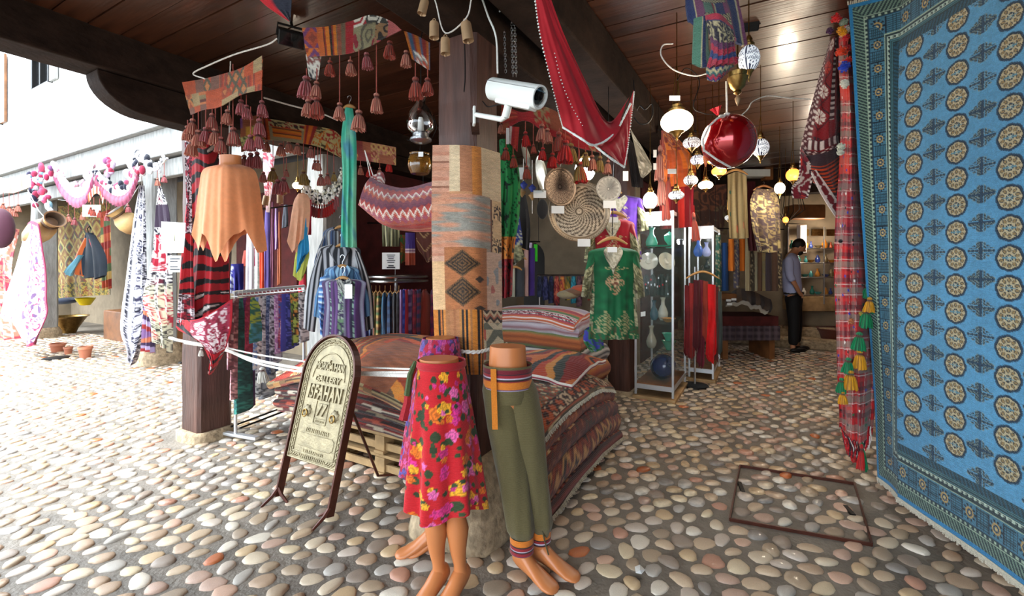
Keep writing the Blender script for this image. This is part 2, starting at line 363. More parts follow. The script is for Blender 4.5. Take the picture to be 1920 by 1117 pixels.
rr_ = ph+rs.normal(0, .5, N); ci_ = rs.choice(len(CP), N, p=CW)
def dome(n, rings):
    a = np.linspace(0, 2*math.pi, n, endpoint=False); V = [(r*math.cos(x), r*math.sin(x), z) for r, z in rings for x in a]+[(0, 0, 1.)]
    Fq = [(k*n+i, k*n+(i+1) % n, (k+1)*n+(i+1) % n, (k+1)*n+i) for k in range(len(rings)-1) for i in range(n)]
    b = (len(rings)-1)*n; return np.array(V), np.array(Fq), np.array([(b+i, b+(i+1) % n, len(rings)*n) for i in range(n)]), a
DV, DQ, DT, DA = dome(12, [(1, -.25), (.97, .3), (.82, .75), (.5, .95)])
cob = []
for k in range(16):
    m_ = 1+.09*np.cos(2*DA+k)+.07*np.cos(3*DA+2.3*k)+.03*np.cos(5*DA+k*k); f = np.concatenate([np.tile(m_, 4), [1]])
    v = DV*np.array([1, 1, 1.]); v[:, 0] *= f; v[:, 1] *= f; mb = MB().add(v, DQ, CP[k]); mb.L.append(DT.ravel()); mb.T.append(np.full(len(DT), 3)); cob.append(mesh('cobble', mb, cobm))
NB = 300
inf_ = (np.abs(px/py) < 1.12) & (495+F*1.45/py < 1125); near_idx = np.where(inf_)[0][:NB]
for i in near_idx: inst('cobble', cob[ci_[i]], fl, (px[i], py[i], 0), (ra_[i], rb_[i], rz_[i]), (0, 0, rr_[i]))
rest = np.setdiff1d(np.arange(N), near_idx)
def joined(idx, n, rings, name):
    V, Q_, T_, a = dome(n, rings); k = len(V); m = len(idx); f = np.ones((m, k)); s1 = rs.rand(m, 1)*6; s2 = rs.rand(m, 1)*6
    f[:, :k-1] = np.tile(1+.09*np.cos(2*a+s1)+.07*np.cos(3*a+s2), (1, len(rings)))
    x = V[:, 0]*f*ra_[idx][:, None]; y = V[:, 1]*f*rb_[idx][:, None]; c, s = np.cos(rr_[idx])[:, None], np.sin(rr_[idx])[:, None]
    P = np.stack([x*c-y*s+px[idx][:, None], x*s+y*c+py[idx][:, None], V[:, 2]*rz_[idx][:, None]], -1).reshape(-1, 3)
    off = (np.arange(m)*k)[:, None, None]; mb = MB(); C = np.repeat(CP[ci_[idx]]*rs.uniform(.85, 1.12, (m, 1)), k, 0)
    mb.add(P, (Q_[None]+off).reshape(-1, 4), C); mb.L.append((T_[None]+off).ravel()); mb.T.append(np.full(m*len(T_), 3))
    obj(name, mb, cobm, fl, kind='stuff')
n_ = rest[py[rest] < 4.6]; joined(n_, 10, [(1, -.25), (.95, .45), (.68, .87)], 'cobbles')
n_ = rest[py[rest] >= 4.6]; joined(n_, 7, [(1, -.25), (.85, .65)], 'cobbles')
mh = thing('manhole_cover', np.array([1.74, 2.78, 0]), 'rectangular cover set in the cobbles left of the blue rug, with a thin steel frame', 'manhole cover')
f_ = MB()
for k in range(4):
    p = np.append(MO[k], .009); q = np.append(MO[(k+1) % 4], .009); f_.bar(p, q, .009, .018)
obj('frame', f_, M['rust'], mh, smooth=False)
for p, q in (((1.46, 2.86, .008), (1.50, 2.99, .008)), ((1.96, 2.60, .008), (1.985, 2.70, .008))): obj('lifting_slot', MB().bar(p, q, .022, .016), M['iron'], mh, smooth=False)
obj('drain_lid', MB().lathe([(.16, -.01), (.16, .016), (.14, .02)], on(105, 672), n=20), M['iron'], label='small dark drain lid in the bright cobbles far left', cat='drain lid')
for k, (a0, h) in enumerate(((7.25, .14), (7.75, .28))):
    st = MB().box(W(a0+.6, -1.6, h/2), (1.2, 4, h), (A3, B3, Z3)); o = obj('trim_%d' % (k+1), st, M['stone'], kind='structure', bevel=.015)
    for j in range(14): obj('step_stone', MB().box(W(a0+.13, .2-j*.27, h+.012), (.22, .25, .03), (A3, B3, Z3)), M['stone'], o, bevel=.01)
# ------------------------------------------------------------------ ceilings and beams
CZ = 3.05
ce = obj('ceiling', MB().box(W(2.3, -.75, CZ+.11), (13.4, 6.9, .1), (A3, B3, Z3)), M['gap'], kind='structure', smooth=False)
pk = mesh('plank', MB().box((0, 0, 0), (.168, 6.9, .035)), M['plank'], False); rz = math.atan2(A3[1], A3[0])
for k in range(76): inst('plank', pk, ce, W(-4.3+k*.175, -.75, CZ+.02+R.uniform(-.004, .004)), 1, (0, 0, rz))
def beam(n, a0, a1, b0, b1, z0, z1, m='beam'):
    return obj('trim_%d' % n, MB().box(W((a0+a1)/2, (b0+b1)/2, (z0+z1)/2), (a1-a0, b1-b0, z1-z0), (A3, B3, Z3)), M[m], kind='structure', bevel=.012)
beam(3, -4.2, 8, 0, .25, 2.66, CZ); beam(4, -4.2, 6, -.37, -.13, 2.74, CZ); beam(5, -4.2, 9, 2.62, 2.9, 2.79, 3.16); beam(6, 6.9, 7.15, -3.1, .3, 2.62, CZ); beam(7, .1, 4.6, 2.63, 2.86, 2.6, 2.785)
br = []                                                            # the curved bracket under the left beam
prof = [(0., 2.53)]+[(-.1-.5*t, 2.53+.015*t) for t in np.linspace(0, 1, 5)]
prof += [(-.62-.3*math.sin(u), 2.545+.24*(1-math.cos(u))) for u in np.linspace(0, math.pi/2, 10)]+[(0, 2.785)]
P1 = [np.array([W(a+.27, b, z) for a, z in prof]) for b in (2.66, 2.86)]; mb = MB(); m = len(prof)
mb.add(np.concatenate(P1), [tuple(range(m)), tuple(range(2*m-1, m-1, -1))]+[(i, i+m, (i+1) % m+m, (i+1) % m) for i in range(m)])
bk = obj('bracket', mb, M['beam'], label='curved dark wooden bracket on top of the left post', cat='bracket', smooth=False, bevel=.008)
# ------------------------------------------------------------------ posts
def post(a, b, w, z0, z1, m, lab, base):
    t = thing('wooden_post', W(a+w/2, b+w/2, 0), lab, 'post'); p = MB()
    for i in range(12): pass
    zs = np.linspace(z0, z1, 14); rg = []
    for z in zs:
        j = [R.uniform(-.006, .006) for _ in range(8)]; c = .024; e = []
        for k, (x, y) in enumerate(((c, 0), (w-c, 0), (w, c), (w, w-c), (w-c, w), (c, w), (0, w-c), (0, c))): e.append(W(a+x+j[k], b+y+j[-k], z))
        rg.append(e)
    p.ring(rg); obj('shaft', p, M[m], t, smooth=False)
    q = MB(); rg = []; n = 28
    for z, r in base:
        e = []
        for i in range(n):
            u = 2*math.pi*i/n; cx, sy = math.cos(u), math.sin(u); s = (abs(cx)**5+abs(sy)**5)**(-.2); k = r*s*(1+.05*math.sin(3*u+z*9)+R.uniform(-.015, .015))
            e.append(W(a+w/2+cx*k, b+w/2+sy*k, z))
        rg.append(e)
    q.ring(rg); obj('stone_base', q, M['stone'], t, label='rough pale stone base'); return t
post(0, 0, .25, .42, 2.66, 'post', 'dark wooden post in the middle, wrapped in a patchwork kilim, on a tall stone', [(-.02, .25), (.02, .26), (.15, .235), (.32, .2), (.4, .175), (.425, .15)])
P1t = post(-.02, 2.66, .27, .085, 2.79, 'post', 'dark wooden post on the left with a pinned paper notice', [(0, .178), (.06, .175), (.085, .16)])
post(1.2, 2.7, .3, .06, 2.79, 'grey', 'pale grey wooden post behind the striped kaftans', [(0, .19), (.05, .185), (.062, .17)])
post(1.15, 6.3, .32, .3, 2.95, 'grey', 'grey post of the shop across the lane, with a rounded stone base', [(0, .26), (.12, .25), (.22, .22), (.3, .19)])
post(1.15, 11.0, .32, .2, 2.95, 'grey', 'grey post at the far left behind the jar and the pink kilims', [(0, .24), (.12, .23), (.2, .18)])
post(3.0, .0, .25, .05, 2.66, 'post', 'dark post inside the shop behind the printed dresses', [(0, .17), (.05, .16)])
obj('iron_pin', MB().bar(W(.0, 2.96, .62), W(.0, 3.0, .62), .02, .012), M['iron'], label='small iron pin sticking out of the left post', cat='pin')
# ------------------------------------------------------------------ walls
def wall(name, a0, b0, a1, b1, z0, z1, m, th=.12, **k):
    p, q = W(a0, b0, (z0+z1)/2), W(a1, b1, (z0+z1)/2); return obj(name, MB().bar(p, q, th, z1-z0), M[m], kind='structure', smooth=False, **k)
w_l = wall('wall_left', 1.45, 2.9, 1.45, 15, 3.36, 8, 'plaster', .3)
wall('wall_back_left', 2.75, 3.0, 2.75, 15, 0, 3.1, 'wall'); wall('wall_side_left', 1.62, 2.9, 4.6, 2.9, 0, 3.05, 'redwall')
obj('trim_8', MB().box(W(2.1, 8.9, 3.2), (1.5, 12, .12), (A3, B3, Z3)), M['beam'], kind='structure')
wall('wall_partition', 1.5, 14.6, 2.7, 14.6, 0, 3.1, 'wall')
beam(9, 1.08, 1.3, 2.98, 14.5, 2.93, 3.3, 'grey'); beam(10, 1.0, 1.36, 2.98, 14.5, 3.3, 3.36, 'grey'); beam(11, 1.16, 1.26, 2.98, 14.5, 2.66, 2.9, 'grey')
# middle wall with the dark arched doorway
pts = [W(4.6, b, z) for b, z in ()]
def archwall(name, a, b0, b1, d0, d1, dz, z1, m, th=.25):
    mb = MB(); cx = (d0+d1)/2; r = (d1-d0)/2; n = 12
    for s0, s1 in ((b0, d0), (d1, b1)): mb.box(W(a, (s0+s1)/2, z1/2), (th, s1-s0, z1), (A3, B3, Z3))
    for i in range(n):
        u0, u1 = math.pi*i/n, math.pi*(i+1)/n; x0, x1 = cx-r*math.cos(u0), cx-r*math.cos(u1); h0, h1 = dz+r*math.sin(u0), dz+r*math.sin(u1)
        v = [W(a+s*th/2, x, z) for s in (-1, 1) for x, z in ((x0, h0), (x1, h1), (x1, z1), (x0, z1))]
        mb.add(v, [(0, 1, 2, 3), (7, 6, 5, 4), (0, 4, 5, 1)])
    return obj(name, mb, M[m], kind='structure', smooth=False)
archwall('wall_middle', 4.6, .3, 2.85, 1.72, 2.22, 1.55, CZ, 'wall')
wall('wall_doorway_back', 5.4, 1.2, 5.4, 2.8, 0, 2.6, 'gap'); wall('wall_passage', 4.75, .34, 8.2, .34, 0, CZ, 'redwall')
wall('wall_back', 8.25, .5, 8.25, -3.4, 0, CZ, 'wall'); wall('wall_right', -4.0, -3.1, 8.2, -3.1, 0, CZ, 'redwall')
# facade windows
def win(n, b0, b1, z0, z1):
    w = thing('window_%d' % n, W(1.28, (b0+b1)/2, z0), None, None, kind='structure'); fr = MB(); a = 1.27
    for p, q in (((b0, z0), (b1, z0)), ((b0, z1), (b1, z1)), ((b0, z0), (b0, z1)), ((b1, z0), (b1, z1)), (((b0+b1)/2, z0), ((b0+b1)/2, z1)), ((b0, (z0+z1)/2), (b1, (z0+z1)/2))): fr.bar(W(a, *p), W(a, *q), .06, .07, up=tuple(A3))
    obj('frame', fr, M['iron'], w, smooth=False); obj('pane', MB().bar(W(1.295, b0, (z0+z1)/2), W(1.295, b1, (z0+z1)/2), .012, z1-z0), M['lens'], w, smooth=False)
    obj('sill', MB().box(W(1.26, (b0+b1)/2, z0-.07), (.14, b1-b0+.2, .07), (A3, B3, Z3)), M['plaster'], w, smooth=False)
    for s in (b0-.2, b1+.2): obj('shutter', MB().box(W(1.26, s, (z0+z1)/2), (.04, .3, z1-z0), (A3, B3, Z3)), M['brownw'] if n > 1 else M['grey'], w, smooth=False)
win(1, 10.7, 11.6, 4.95, 6.3); win(2, 13.7, 14.6, 4.6, 6.1); win(3, 5.6, 6.5, 4.95, 6.3)
# ------------------------------------------------------------------ the blue rug
def bluerug():
    t = thing('hanging_rug', np.array([2.2, 2.3, .1]), 'large blue rug with rows of round beige medallions hanging on the right', 'rug')
    s = np.concatenate([np.linspace(0, 1.12, 300), np.linspace(1.124, 1.9, 150)]); z = np.linspace(.1, 3.035, 720); Sg, Zg = np.meshgrid(s, z[::-1])
    H = 2.935; tt = 3.035-Zg; low = np.clip((3.0-Zg)/2.9, 0, 1)
    base = np.array([2.27, 2.83]); u = np.array([-.108, -.994]); nrm = np.array([-.994, .108])
    off = .02*(nz(Sg*3, Zg*1.3, 31)-.5)+.012*low
    X = base[0]+u[0]*Sg+nrm[0]*off; Y = base[1]+u[1]*Sg+nrm[1]*off
    yd = 2.83-.055*(1-low)+.05*low; yy = HY-(Zg-CH)*F/yd; ex = np.interp(yy, [5, 100, 300, 560, 760, 905], [1590, 1597, 1608, 1625, 1640, 1645])
    Ex = (ex-HX)/F*yd; k = np.clip(1-Sg/.195, 0, 1); Fx, Fy = base[0]+u[0]*.195, base[1]+u[1]*.195
    m = Sg < .195; X = np.where(m, Fx+(Ex-Fx)*k+.015*np.sin(k*3.1), X); Y = np.where(m, Fy+(yd-Fy)*k, Y)
    # colour
    field = hx('5a9dc6'); dk = hx('1e2c38'); cream = hx('c3b48f'); tan = hx('9c8458'); gr = hx('4c6670'); w = hx('a9bdb8'); nv = hx('23435c')
    C = np.broadcast_to(field, Sg.shape+(3,)).copy()
    C = C*(.9+.2*nz(Sg*7, Zg*5, 3))[..., None]
    def med(cx, cz, rx, rz_):
        dx = (Sg-cx)/rx; dz = (Zg-cz)/rz_; r = np.hypot(dx, dz); an = np.arctan2(dz, dx); rb = .97+.06*np.abs(np.cos(4*an)); q = r/rb
        C[q < 1.08] = nv; C[q < .97] = dk; m = q < .86; C[m] = cream
        a8 = (an/(2*math.pi)*10) % 1; p = m & (np.hypot((a8-.5)*2.2*np.clip(q, .2, 1), (q-.62)*2.6) < .42); C[p] = tan
        C[m & (np.abs(np.hypot((a8-.5)*2.2*np.clip(q, .2, 1), (q-.62)*2.6)-.42) < .07)] = dk
        c = q < .3; C[c] = dk; C[c & (np.abs(dx)+np.abs(dz) < .2)] = cream; C[m & (np.abs(dz) < .07) & (np.abs(dx) < .5)] = hx('5f8fa0'); C[c & (np.abs(np.abs(dx)-np.abs(dz)) < .04)] = w
    def dia(cx, cz, rx, rz_):
        dx = np.abs(Sg-cx)/rx; dz = np.abs(Zg-cz)/rz_; an_ = np.arctan2(dz, dx); q = dx+dz; m = (q < 1) & (((np.minimum(dx, dz)*6) % 1) < .8) & (q+.12*np.cos(an_*12) < .95); C[m] = gr; C[m & (((q*4) % 1) < .35)] = dk; C[m & (((q*4) % 1) > .8)] = hx('8ea09a')
        C[(q < .3) & (((dx*14) % 1) < .5)] = dk; C[((dx < .06) | (dz < .06)) & (q < .8)] = nv
    for k in range(-9, 12):
        z0 = 1.477+.132*k
        for c in range(6):
            if .47 < z0 < 2.72: med(.314+.27*c, z0, .06, .055)
        for c in range(6):
            if .4 < z0+.03 < 2.7: dia(.179+.27*c, z0+.035, .085, .052)
    # border, mitred
    eb = np.minimum(np.minimum(Sg, 1.9-Sg), np.minimum((Zg-.1)*.62, (3.035-Zg)*.58)); along = np.where(np.minimum(Sg, 1.9-Sg) <= np.minimum((Zg-.1)*.62, (3.035-Zg)*.58), Zg, Sg)
    b = eb < .195; base_b = hx('4a7488')
    C[b] = base_b; g1 = hx('2b3c40'); g2 = hx('76917f'); lt = hx('a8bda6')
    st = lambda a, e_, c: C.__setitem__((eb > a) & (eb < e_), c)
    st(0, .014, hx('2f83b8')); st(.014, .05, g1); m = (eb > .014) & (eb < .05) & ((((along+eb*.8)*55) % 1) < .45); C[m] = g2
    st(.05, .053, lt); st(.053, .064, g1); m = (eb > .055) & (eb < .062) & (((along*38) % 1) < .45); C[m] = lt
    st(.064, .068, nv); st(.068, .13, hx('4a7c94')); m = (eb > .07) & (eb < .128)
    ii = (along/.14); fr = ii % 1; pm = m & (fr < .42); C[pm & ((((eb*140) % 1) < .42) | (((along*60) % 1) < .18))] = hx('263f49')
    q = np.hypot((fr-.71)*.14/.03, (eb-.099)/.022); rays = np.cos(np.arctan2((eb-.099)/.022, (fr-.71)*.14/.03)*10)
    C[m & (q < 1.15) & (rays > 0)] = dk; C[m & (q < .75)] = hx('b99b63'); C[m & (q < .5)] = nv; C[m & (q < .25)] = hx('c8b27e')
    C[m & (((fr > .43) & (fr < .46)) | (fr > .96))] = dk
    st(.13, .134, lt); st(.134, .142, g1); st(.142, .152, hx('b8cbbb')); m = (eb > .143) & (eb < .151) & (((along*36) % 1) < .55); C[m] = dk; C[m & (((along*36) % 1) < .3) & (eb > .1455) & (eb < .1485)] = lt
    st(.152, .17, g1); m = (eb > .152) & (eb < .17) & (((eb*160) % 1) < .4); C[m] = hx('4d7d86'); st(.17, .195, hx('31586b')); m = (eb > .17) & (eb < .195) & (((along*44+eb*30) % 1) < .5); C[m] = hx('2b4148')
    C = C*(.9+.2*nz(Sg*90, Zg*90, 14))[..., None]
    P = np.stack([X, Y, Zg], -1); N3 = np.array([nrm[0], nrm[1], 0]); mb = MB().grid(P, C)
    bk = P[:, ::6]-N3*.012; mb.grid(bk, np.broadcast_to(hx('27465c'), bk.shape), flip=True); mb.grid(np.stack([P[:, 0], P[:, 0]-N3*.012], 1), np.stack([C[:, 0]]*2, 1)); mb.grid(np.stack([P[-1], P[-1]-N3*.012]), np.stack([C[-1]]*2))
    obj('pile_field', mb, M['wool'], t)
    for sg in (-1, 1):
        fr = MB()
        for i in range(0, len(s)-1, 1):
            p = P[-1, i] if sg < 0 else P[0, i]; q = p+np.array([R.uniform(-.006, .006), R.uniform(-.006, .006), sg*R.uniform(.022, .036)])
            if sg > 0 and i % 2: continue
            fr.bar(p, q, .006, .006, up=(1, 0, 0), col=hx('cfc6b2'))
        obj('fringe', fr, M['wool'], t, label='cream knotted fringe', smooth=False, kind='stuff')
    return t
bluerug()
WARM = (1, .84, .66)
# ------------------------------------------------------------------ shared small parts
def cells(default, lst):                                           # lst: (u0, u1, v0, v1, pattern) in fractions of the cloth
    def f(s, t, w, h):
        o = default(s, t, w, h).copy(); u = s/w; v = t/h
        for u0, u1, v0, v1, g in lst:
            m = (u >= u0) & (u <= u1) & (v >= v0) & (v <= v1)
            if m.any(): o[m] = g(s, t, w, h)[m]
        return o
    return f
def medal(inner, lst):                                             # lst: (u, v, ru, rv, colour, ring colour)
    def f(s, t, w, h):
        o = inner(s, t, w, h).copy(); u = s/w; v = t/h
        for cu, cv, ru, rv, c, c2 in lst:
            q = np.abs(u-cu)/ru+np.abs(v-cv)/rv; m = q < 1; o[m] = hx(c); o[m & (((q*4) % 1) < .45)] = hx(c2); o[m & (((u*40) % 1) < .3) & (((v*60) % 1) < .5)] = hx(c2)
        return o
    return f
def tassel_mesh(c1, c2, c3=None):
    cc = [hx(c1), hx(c2), hx(c3 or c1)]; n = 36; prof = [(.05, 0), (.14, -.05), (.17, -.13), (.14, -.21), (.11, -.25), (.2, -.38), (.26, -.6), (.31, -.82), (.34, -1.0), (.25, -.96), (.05, -.85)]
    rg = []; C = []
    for k, (r, h) in enumerate(prof):
        for i in range(n):
            a = 2*math.pi*i/n; f = 1+(.1*math.cos(18*a)+.05*math.sin(5*a+k) if k > 4 else .03*math.cos(7*a)); hh = h-(R.uniform(0, .13) if k in (8, 9) else 0)
            rg.append((r*f*math.cos(a), r*f*math.sin(a), hh)); C.append(hx('5a2a22') if k in (3, 4) else cc[(i*7+k//5) % 3]*R.uniform(.75, 1.2))
    mb = MB(); mb.ring(np.array(rg).reshape(len(prof), n, 3), col=np.array(C)); return mesh('tassel', mb, M['wool'])
TS = [tassel_mesh('a5483a', 'c2705c', 'e0a68c'), tassel_mesh('b03a2c', 'cc5a44', '7c4a3a'), tassel_mesh('9a5c4c', 'b98a78', 'c94a48'), tassel_mesh('b0444e', 'cf8a8c', '8a3a30'), tassel_mesh('a08040', 'b89858', '7e6430'), tassel_mesh('0f7a4a', '159a5c', '0a5c38'), tassel_mesh('d8940f', 'efb029', 'b87808'), tassel_mesh('c81c18', 'e0322c', '8e100e'), tassel_mesh('ddd8cc', 'f2eee6', 'b9b2a4')]
cordm = mesh('cord', MB().tube([(0, 0, 0), (0, 0, -1)], .5, 5, col=hx('9c4a3e')), M['cloth']); cordm2 = mesh('cord', MB().tube([(0, 0, 0), (0, 0, -1)], .5, 5, col=hx('a58a76')), M['cloth'])
def tassels(par, lst, d, kinds=(0,), cm=None):                     # lst: (x, y top, y of the tassel, tassel height in px[, depth])
    for q in lst:
        x, y0, y1, s = q[:4]; dd = q[4] if len(q) > 4 else d; p = at(x, y0, dd); p1 = at(x, y1, dd); k = R.choice(kinds)
        if y1-y0 > 4: inst('cord', cm or cordm, par, p, (.007, .007, max(.01, p[2]-p1[2]+.01)))
        inst('tassel', TS[k], par, p1, (s/F*dd*R.uniform(.9, 1.1)*(1 if s < 44 else .42),)*2+(s/F*dd,), (R.uniform(-.08, .08), R.uniform(-.08, .08), R.uniform(0, 3)))
def valance(label, top, bot, d, colf, tas=(), kinds=(0,), cat='valance', name='kilim_valance', group=None, **k):
    o, Q = cloth(name, [top, [((a[0]+b[0])/2, (a[1]+b[1])/2)+tuple(a[2:]) for a, b in zip(top, bot)], bot], d, colf, label=label, cat=cat, group=group, m='wool', th=.006, **k)
    tassels(o, tas, np.mean(d) if np.ndim(d) else d, kinds); return o
def hanger(x, y, d, wpx, label, hook=22, m='wood', yaw=0., group=None):
    t = thing('clothes_hanger', at(x, y, d), label, 'hanger', group); k = F/d; w = wpx/k/2; c = at(x, y, d); u = np.array([math.cos(yaw), math.sin(yaw), 0])
    pts = [c-u*w+np.array([0, 0, -w*.42]), c-u*w*.55+np.array([0, 0, -w*.16]), c, c+u*w*.55+np.array([0, 0, -w*.16]), c+u*w+np.array([0, 0, -w*.42])]
    obj('shoulder_bar', MB().tube(cr(np.array(pts), 13, 0), [.007+.008*math.sin(math.pi*i/12) for i in range(13)], 8), M[m], t)
    hp = [c, c+[0, 0, .03], c+u*.012+[0, 0, .05]]+[c+u*(.016*math.cos(a))+np.array([0, 0, .066+.018*math.sin(a)]) for a in np.linspace(-.5, 3.4, 7)]
    hp = [h*1. for h in hp]; sc = hook/k/.09; hp = [c+(h-c)*sc for h in hp]
    obj('hook', MB().tube(hp, .0022, 5), M['steel'], t); return t
def bell(x, y, d, hpx, label, tilt=0, group='small tin bells strung on the cord'):
    h = hpx/F*d; c = at(x, y, d); t = thing('tin_bell', c, label, 'bell', group); r = h*.24
    ax = unit((math.sin(tilt), 0, math.cos(tilt)))
    obj('bell_body', MB().lathe([(r*.3, h*.02), (r*.9, 0), (r, -h*.08), (r*1.04, -h*.75), (r*1.06, -h*.82), (r*.96, -h*.8), (r*.9, -h*.1), (.001, -h*.06)], c, ax, 20), TAN, t)
    obj('loop', MB().tube([c+ax*0+[-r*.4, 0, 0], c+ax*h*.16+[-r*.3, 0, 0], c+ax*h*.2, c+ax*h*.16+[r*.3, 0, 0], c+[r*.4, 0, 0]], .002, 5), TAN, t)
    obj('clapper', MB().tube([c-ax*h*.1, c-ax*h*.85], .0022, 5).ell(c-ax*h*.9, r*.25, 8, 6), TAN, t)
TAN = mat('tan_tin', 'ab8b68', rough=.5, metal=.25, noise=.15, ns=20)
def lantern(x, y, d, rx, rz_, label, kind='mosaic', top=60, group=None, e=None, hook=None, cols='e8eef4 1d2440'):
    """hanging lamp: glass body centred at x, y with pixel radii rx, rz_"""
    k = F/d; c = at(x, y, d); a, b = rx/k, rz_/k; t = thing('hanging_lamp', c, label, 'lamp', group)
    g = MB(); n = 72; th = np.linspace(.12, math.pi-.12, 40); ph_ = np.linspace(0, 2*math.pi, n+1); T_, P_ = np.meshgrid(th, ph_, indexing='ij')
    Q = np.stack([c[0]+a*np.sin(T_)*np.cos(P_), c[1]+a*np.sin(T_)*np.sin(P_), c[2]+b*np.cos(T_)], -1)
    if kind == 'mosaic':
        cc = pal(cols); f = np.hypot((((P_+1.57)/(math.pi/2))+.5) % 1-.5, (T_-1.57)/(math.pi/2)) ; an = np.arctan2(T_-1.57, ((P_+1.57)/(math.pi/2)+.5) % 1-.5)
        C = np.where(((f < .05) | ((np.cos(an*14) > -.1) & (f > .1) & (f < .24)) | ((np.cos(an*14+3.1) > .2) & (f > .29) & (f < .4)) | ((f > .46) & (((P_*9) % 1) < .5)))[..., None], cc[1], cc[0]); mt = M['mos']
    else: C = np.ones(Q.shape); mt = M[kind]
    g.grid(Q, C, flip=True); obj('glass_globe', g, mt, t)
    m_ = MB(); z = b*.97
    m_.lathe([(a*.5, z-.004), (a*.52, z+.01), (a*.3, z+.02), (a*.34, z+.035), (a*.16, z+.055), (.003, z+.06)], c, n=18); obj('cap', m_, M['brass'], t)
    m_ = MB().lathe([(.003, -z-b*.75), (a*.1, -z-b*.6), (a*.06, -z-b*.5), (a*.22, -z-b*.3), (a*.3, -z-b*.12), (a*.5, -z+.004)], c, n=18); obj('finial', m_, M['brass'], t)
    tp = c+np.array([0, 0, top/k]); m_ = MB()
    for q in range(3):
        u = 2*math.pi*q/3+.5; m_.tube([c+np.array([a*.3*math.cos(u), a*.3*math.sin(u), z+.02]), tp], .0028, 5)
    if tp[2] < 3.0: m_.tube([tp, np.array([tp[0], tp[1], 3.03])], .003, 5)
    obj('chain', m_, M['brass'], t)
    if e:
        L = bpy.data.lights.new('bulb', 'POINT'); L.energy = e*.33; L.color = (1, .86, .66) if kind != 'lampc' else (.9, .96, 1); L.shadow_soft_size = max(a, .04)*1.3
        lo = bpy.data.objects.new('bulb', L); COL.objects.link(lo); lo.location = tuple(c+np.array([0, -a-.1, -b-.05]))
    return t
def tunic(label, x, y, d, wpx, hpx, colf, sl=.62, slw=.3, group=None, neck=None, name='tunic', yaw=0., m='cloth', sw=.62, vol=.07, sleeve=None, tag_=False):
    """shirt-like garment hanging from its shoulders at x, y; sl = sleeve length as a fraction of the height"""
    hw = wpx/2; k = F/d; t = thing(name, at(x, y+hpx, d), label, name.replace('_', ' '), group)
    b = [(-.2, 0.), (-sw*.75, .025), (-sw, .07), (-sw*.97, .2), (-sw*.9, .5), (-sw*1., 1.)]
    rows = [[(x+q*hw, y+v*hpx+(0 if i else 0)), (x, y+v*hpx+(.05*hpx if i == 0 else .02*hpx if i == 1 else 0), d-vol*.4), (x-q*hw, y+v*hpx)] for i, (q, v) in enumerate(b)]
    cloth('body', rows, (d-yaw, d+yaw), colf, t, m=m, vol=vol, amp=.012, folds=3, ph=x, res=.009)
    if sl:
        for s in (-1, 1):
            r0 = [[(x+s*sw*.6*hw, y+.03*hpx, d+s*yaw), (x+s*sw*.98*hw, y+.1*hpx, d+s*yaw)], [(x+s*(sw*.78)*hw, y+(.03+slw*.7)*hpx, d+s*yaw-.02), (x+s*1.0*hw*.95, y+(.1+sl*.4)*hpx, d+s*yaw-.03)], [(x+s*.72*hw, y+(sl*.95)*hpx, d+s*yaw-.03), (x+s*1.02*hw, y+(sl*.9)*hpx, d+s*yaw-.04)]]
            if s < 0: r0 = [q[::-1] for q in r0]
            cloth('sleeve', r0, d, sleeve or colf, t, m=m, vol=vol*.6, amp=.01, folds=1.5, ph=x+s, res=.01)
    if neck: cloth('neckline', [[(x-.2*hw, y-1, d-vol-.01), (x, y+.05*hpx, d-vol-.015), (x+.2*hw, y-1, d-vol-.01)], [(x-.3*hw, y+.07*hpx, d-vol*1.3), (x, y+.2*hpx, d-vol*1.42), (x+.3*hw, y+.07*hpx, d-vol*1.3)], [(x-.03*hw, y+.26*hpx, d-vol*1.4), (x, y+.3*hpx, d-vol*1.45), (x+.03*hw, y+.26*hpx, d-vol*1.4)]], d, neck, t, m=m, res=.008)
    if tag_: obj('price_tag', MB().box(at(x+.18*hw, y+.22*hpx, d-vol*1.6), (14/k, .003, 26/k)), M['paper'], t, smooth=False)
    return t
def scarf(label, rows, d, colf, name='scarf', cat='scarf', group=None, **k):
    k.setdefault('m', 'silk'); k.setdefault('amp', .02); k.setdefault('folds', 3); return cloth(name, rows, d, colf, label=label, cat=cat, group=group, **k)[0]
def card(label, x, y, d, w, h, m='paper', name='price_card', cat='card', th=.004, n=(0, -1, 0), parent=None, group=None):
    k = F/d; yv = -unit(n); xv = unit(np.cross(yv, (0, 0, 1))); return obj(name, MB().box(at(x, y, d), (w/k, th, h/k), (xv, yv, (0, 0, 1))), M[m], parent, label, None if parent else cat, group, smooth=False)
def letters(txt, parent, origin, xd, yd, size, mt, name='lettering', depth=.004, shear=0., label=None, align='CENTER', sp=1., sy=1.):
    cu = bpy.data.curves.new('t', 'FONT'); cu.body = txt; cu.size = size; cu.extrude = depth; cu.bevel_depth = depth*.4; cu.align_x = align; cu.align_y = 'CENTER'; cu.shear = shear; cu.space_character = sp; cu.resolution_u = 3
    o = bpy.data.objects.new('t', cu); COL.objects.link(o); dg = bpy.context.evaluated_depsgraph_get(); me = bpy.data.meshes.new_from_object(o.evaluated_get(dg)); bpy.data.objects.remove(o)
    n = len(me.vertices); v = np.zeros(n*3); me.vertices.foreach_get('co', v); v = v.reshape(-1, 3); xd = np.asarray(xd); yd = np.asarray(yd); zd = np.cross(xd, yd)
    V = v[:, :1]*xd+v[:, 1:2]*yd*sy+v[:, 2:3]*zd+np.asarray(origin)-ORG[parent.name]
    me.vertices.foreach_set('co', V.ravel()); me.update(); me.materials.clear(); me.materials.append(mt); me.name = name
    q = bpy.data.objects.new(name, me); COL.objects.link(q); q.parent = parent; ORG[q.name] = ORG[parent.name]
    if label: q['label'] = label
    return q
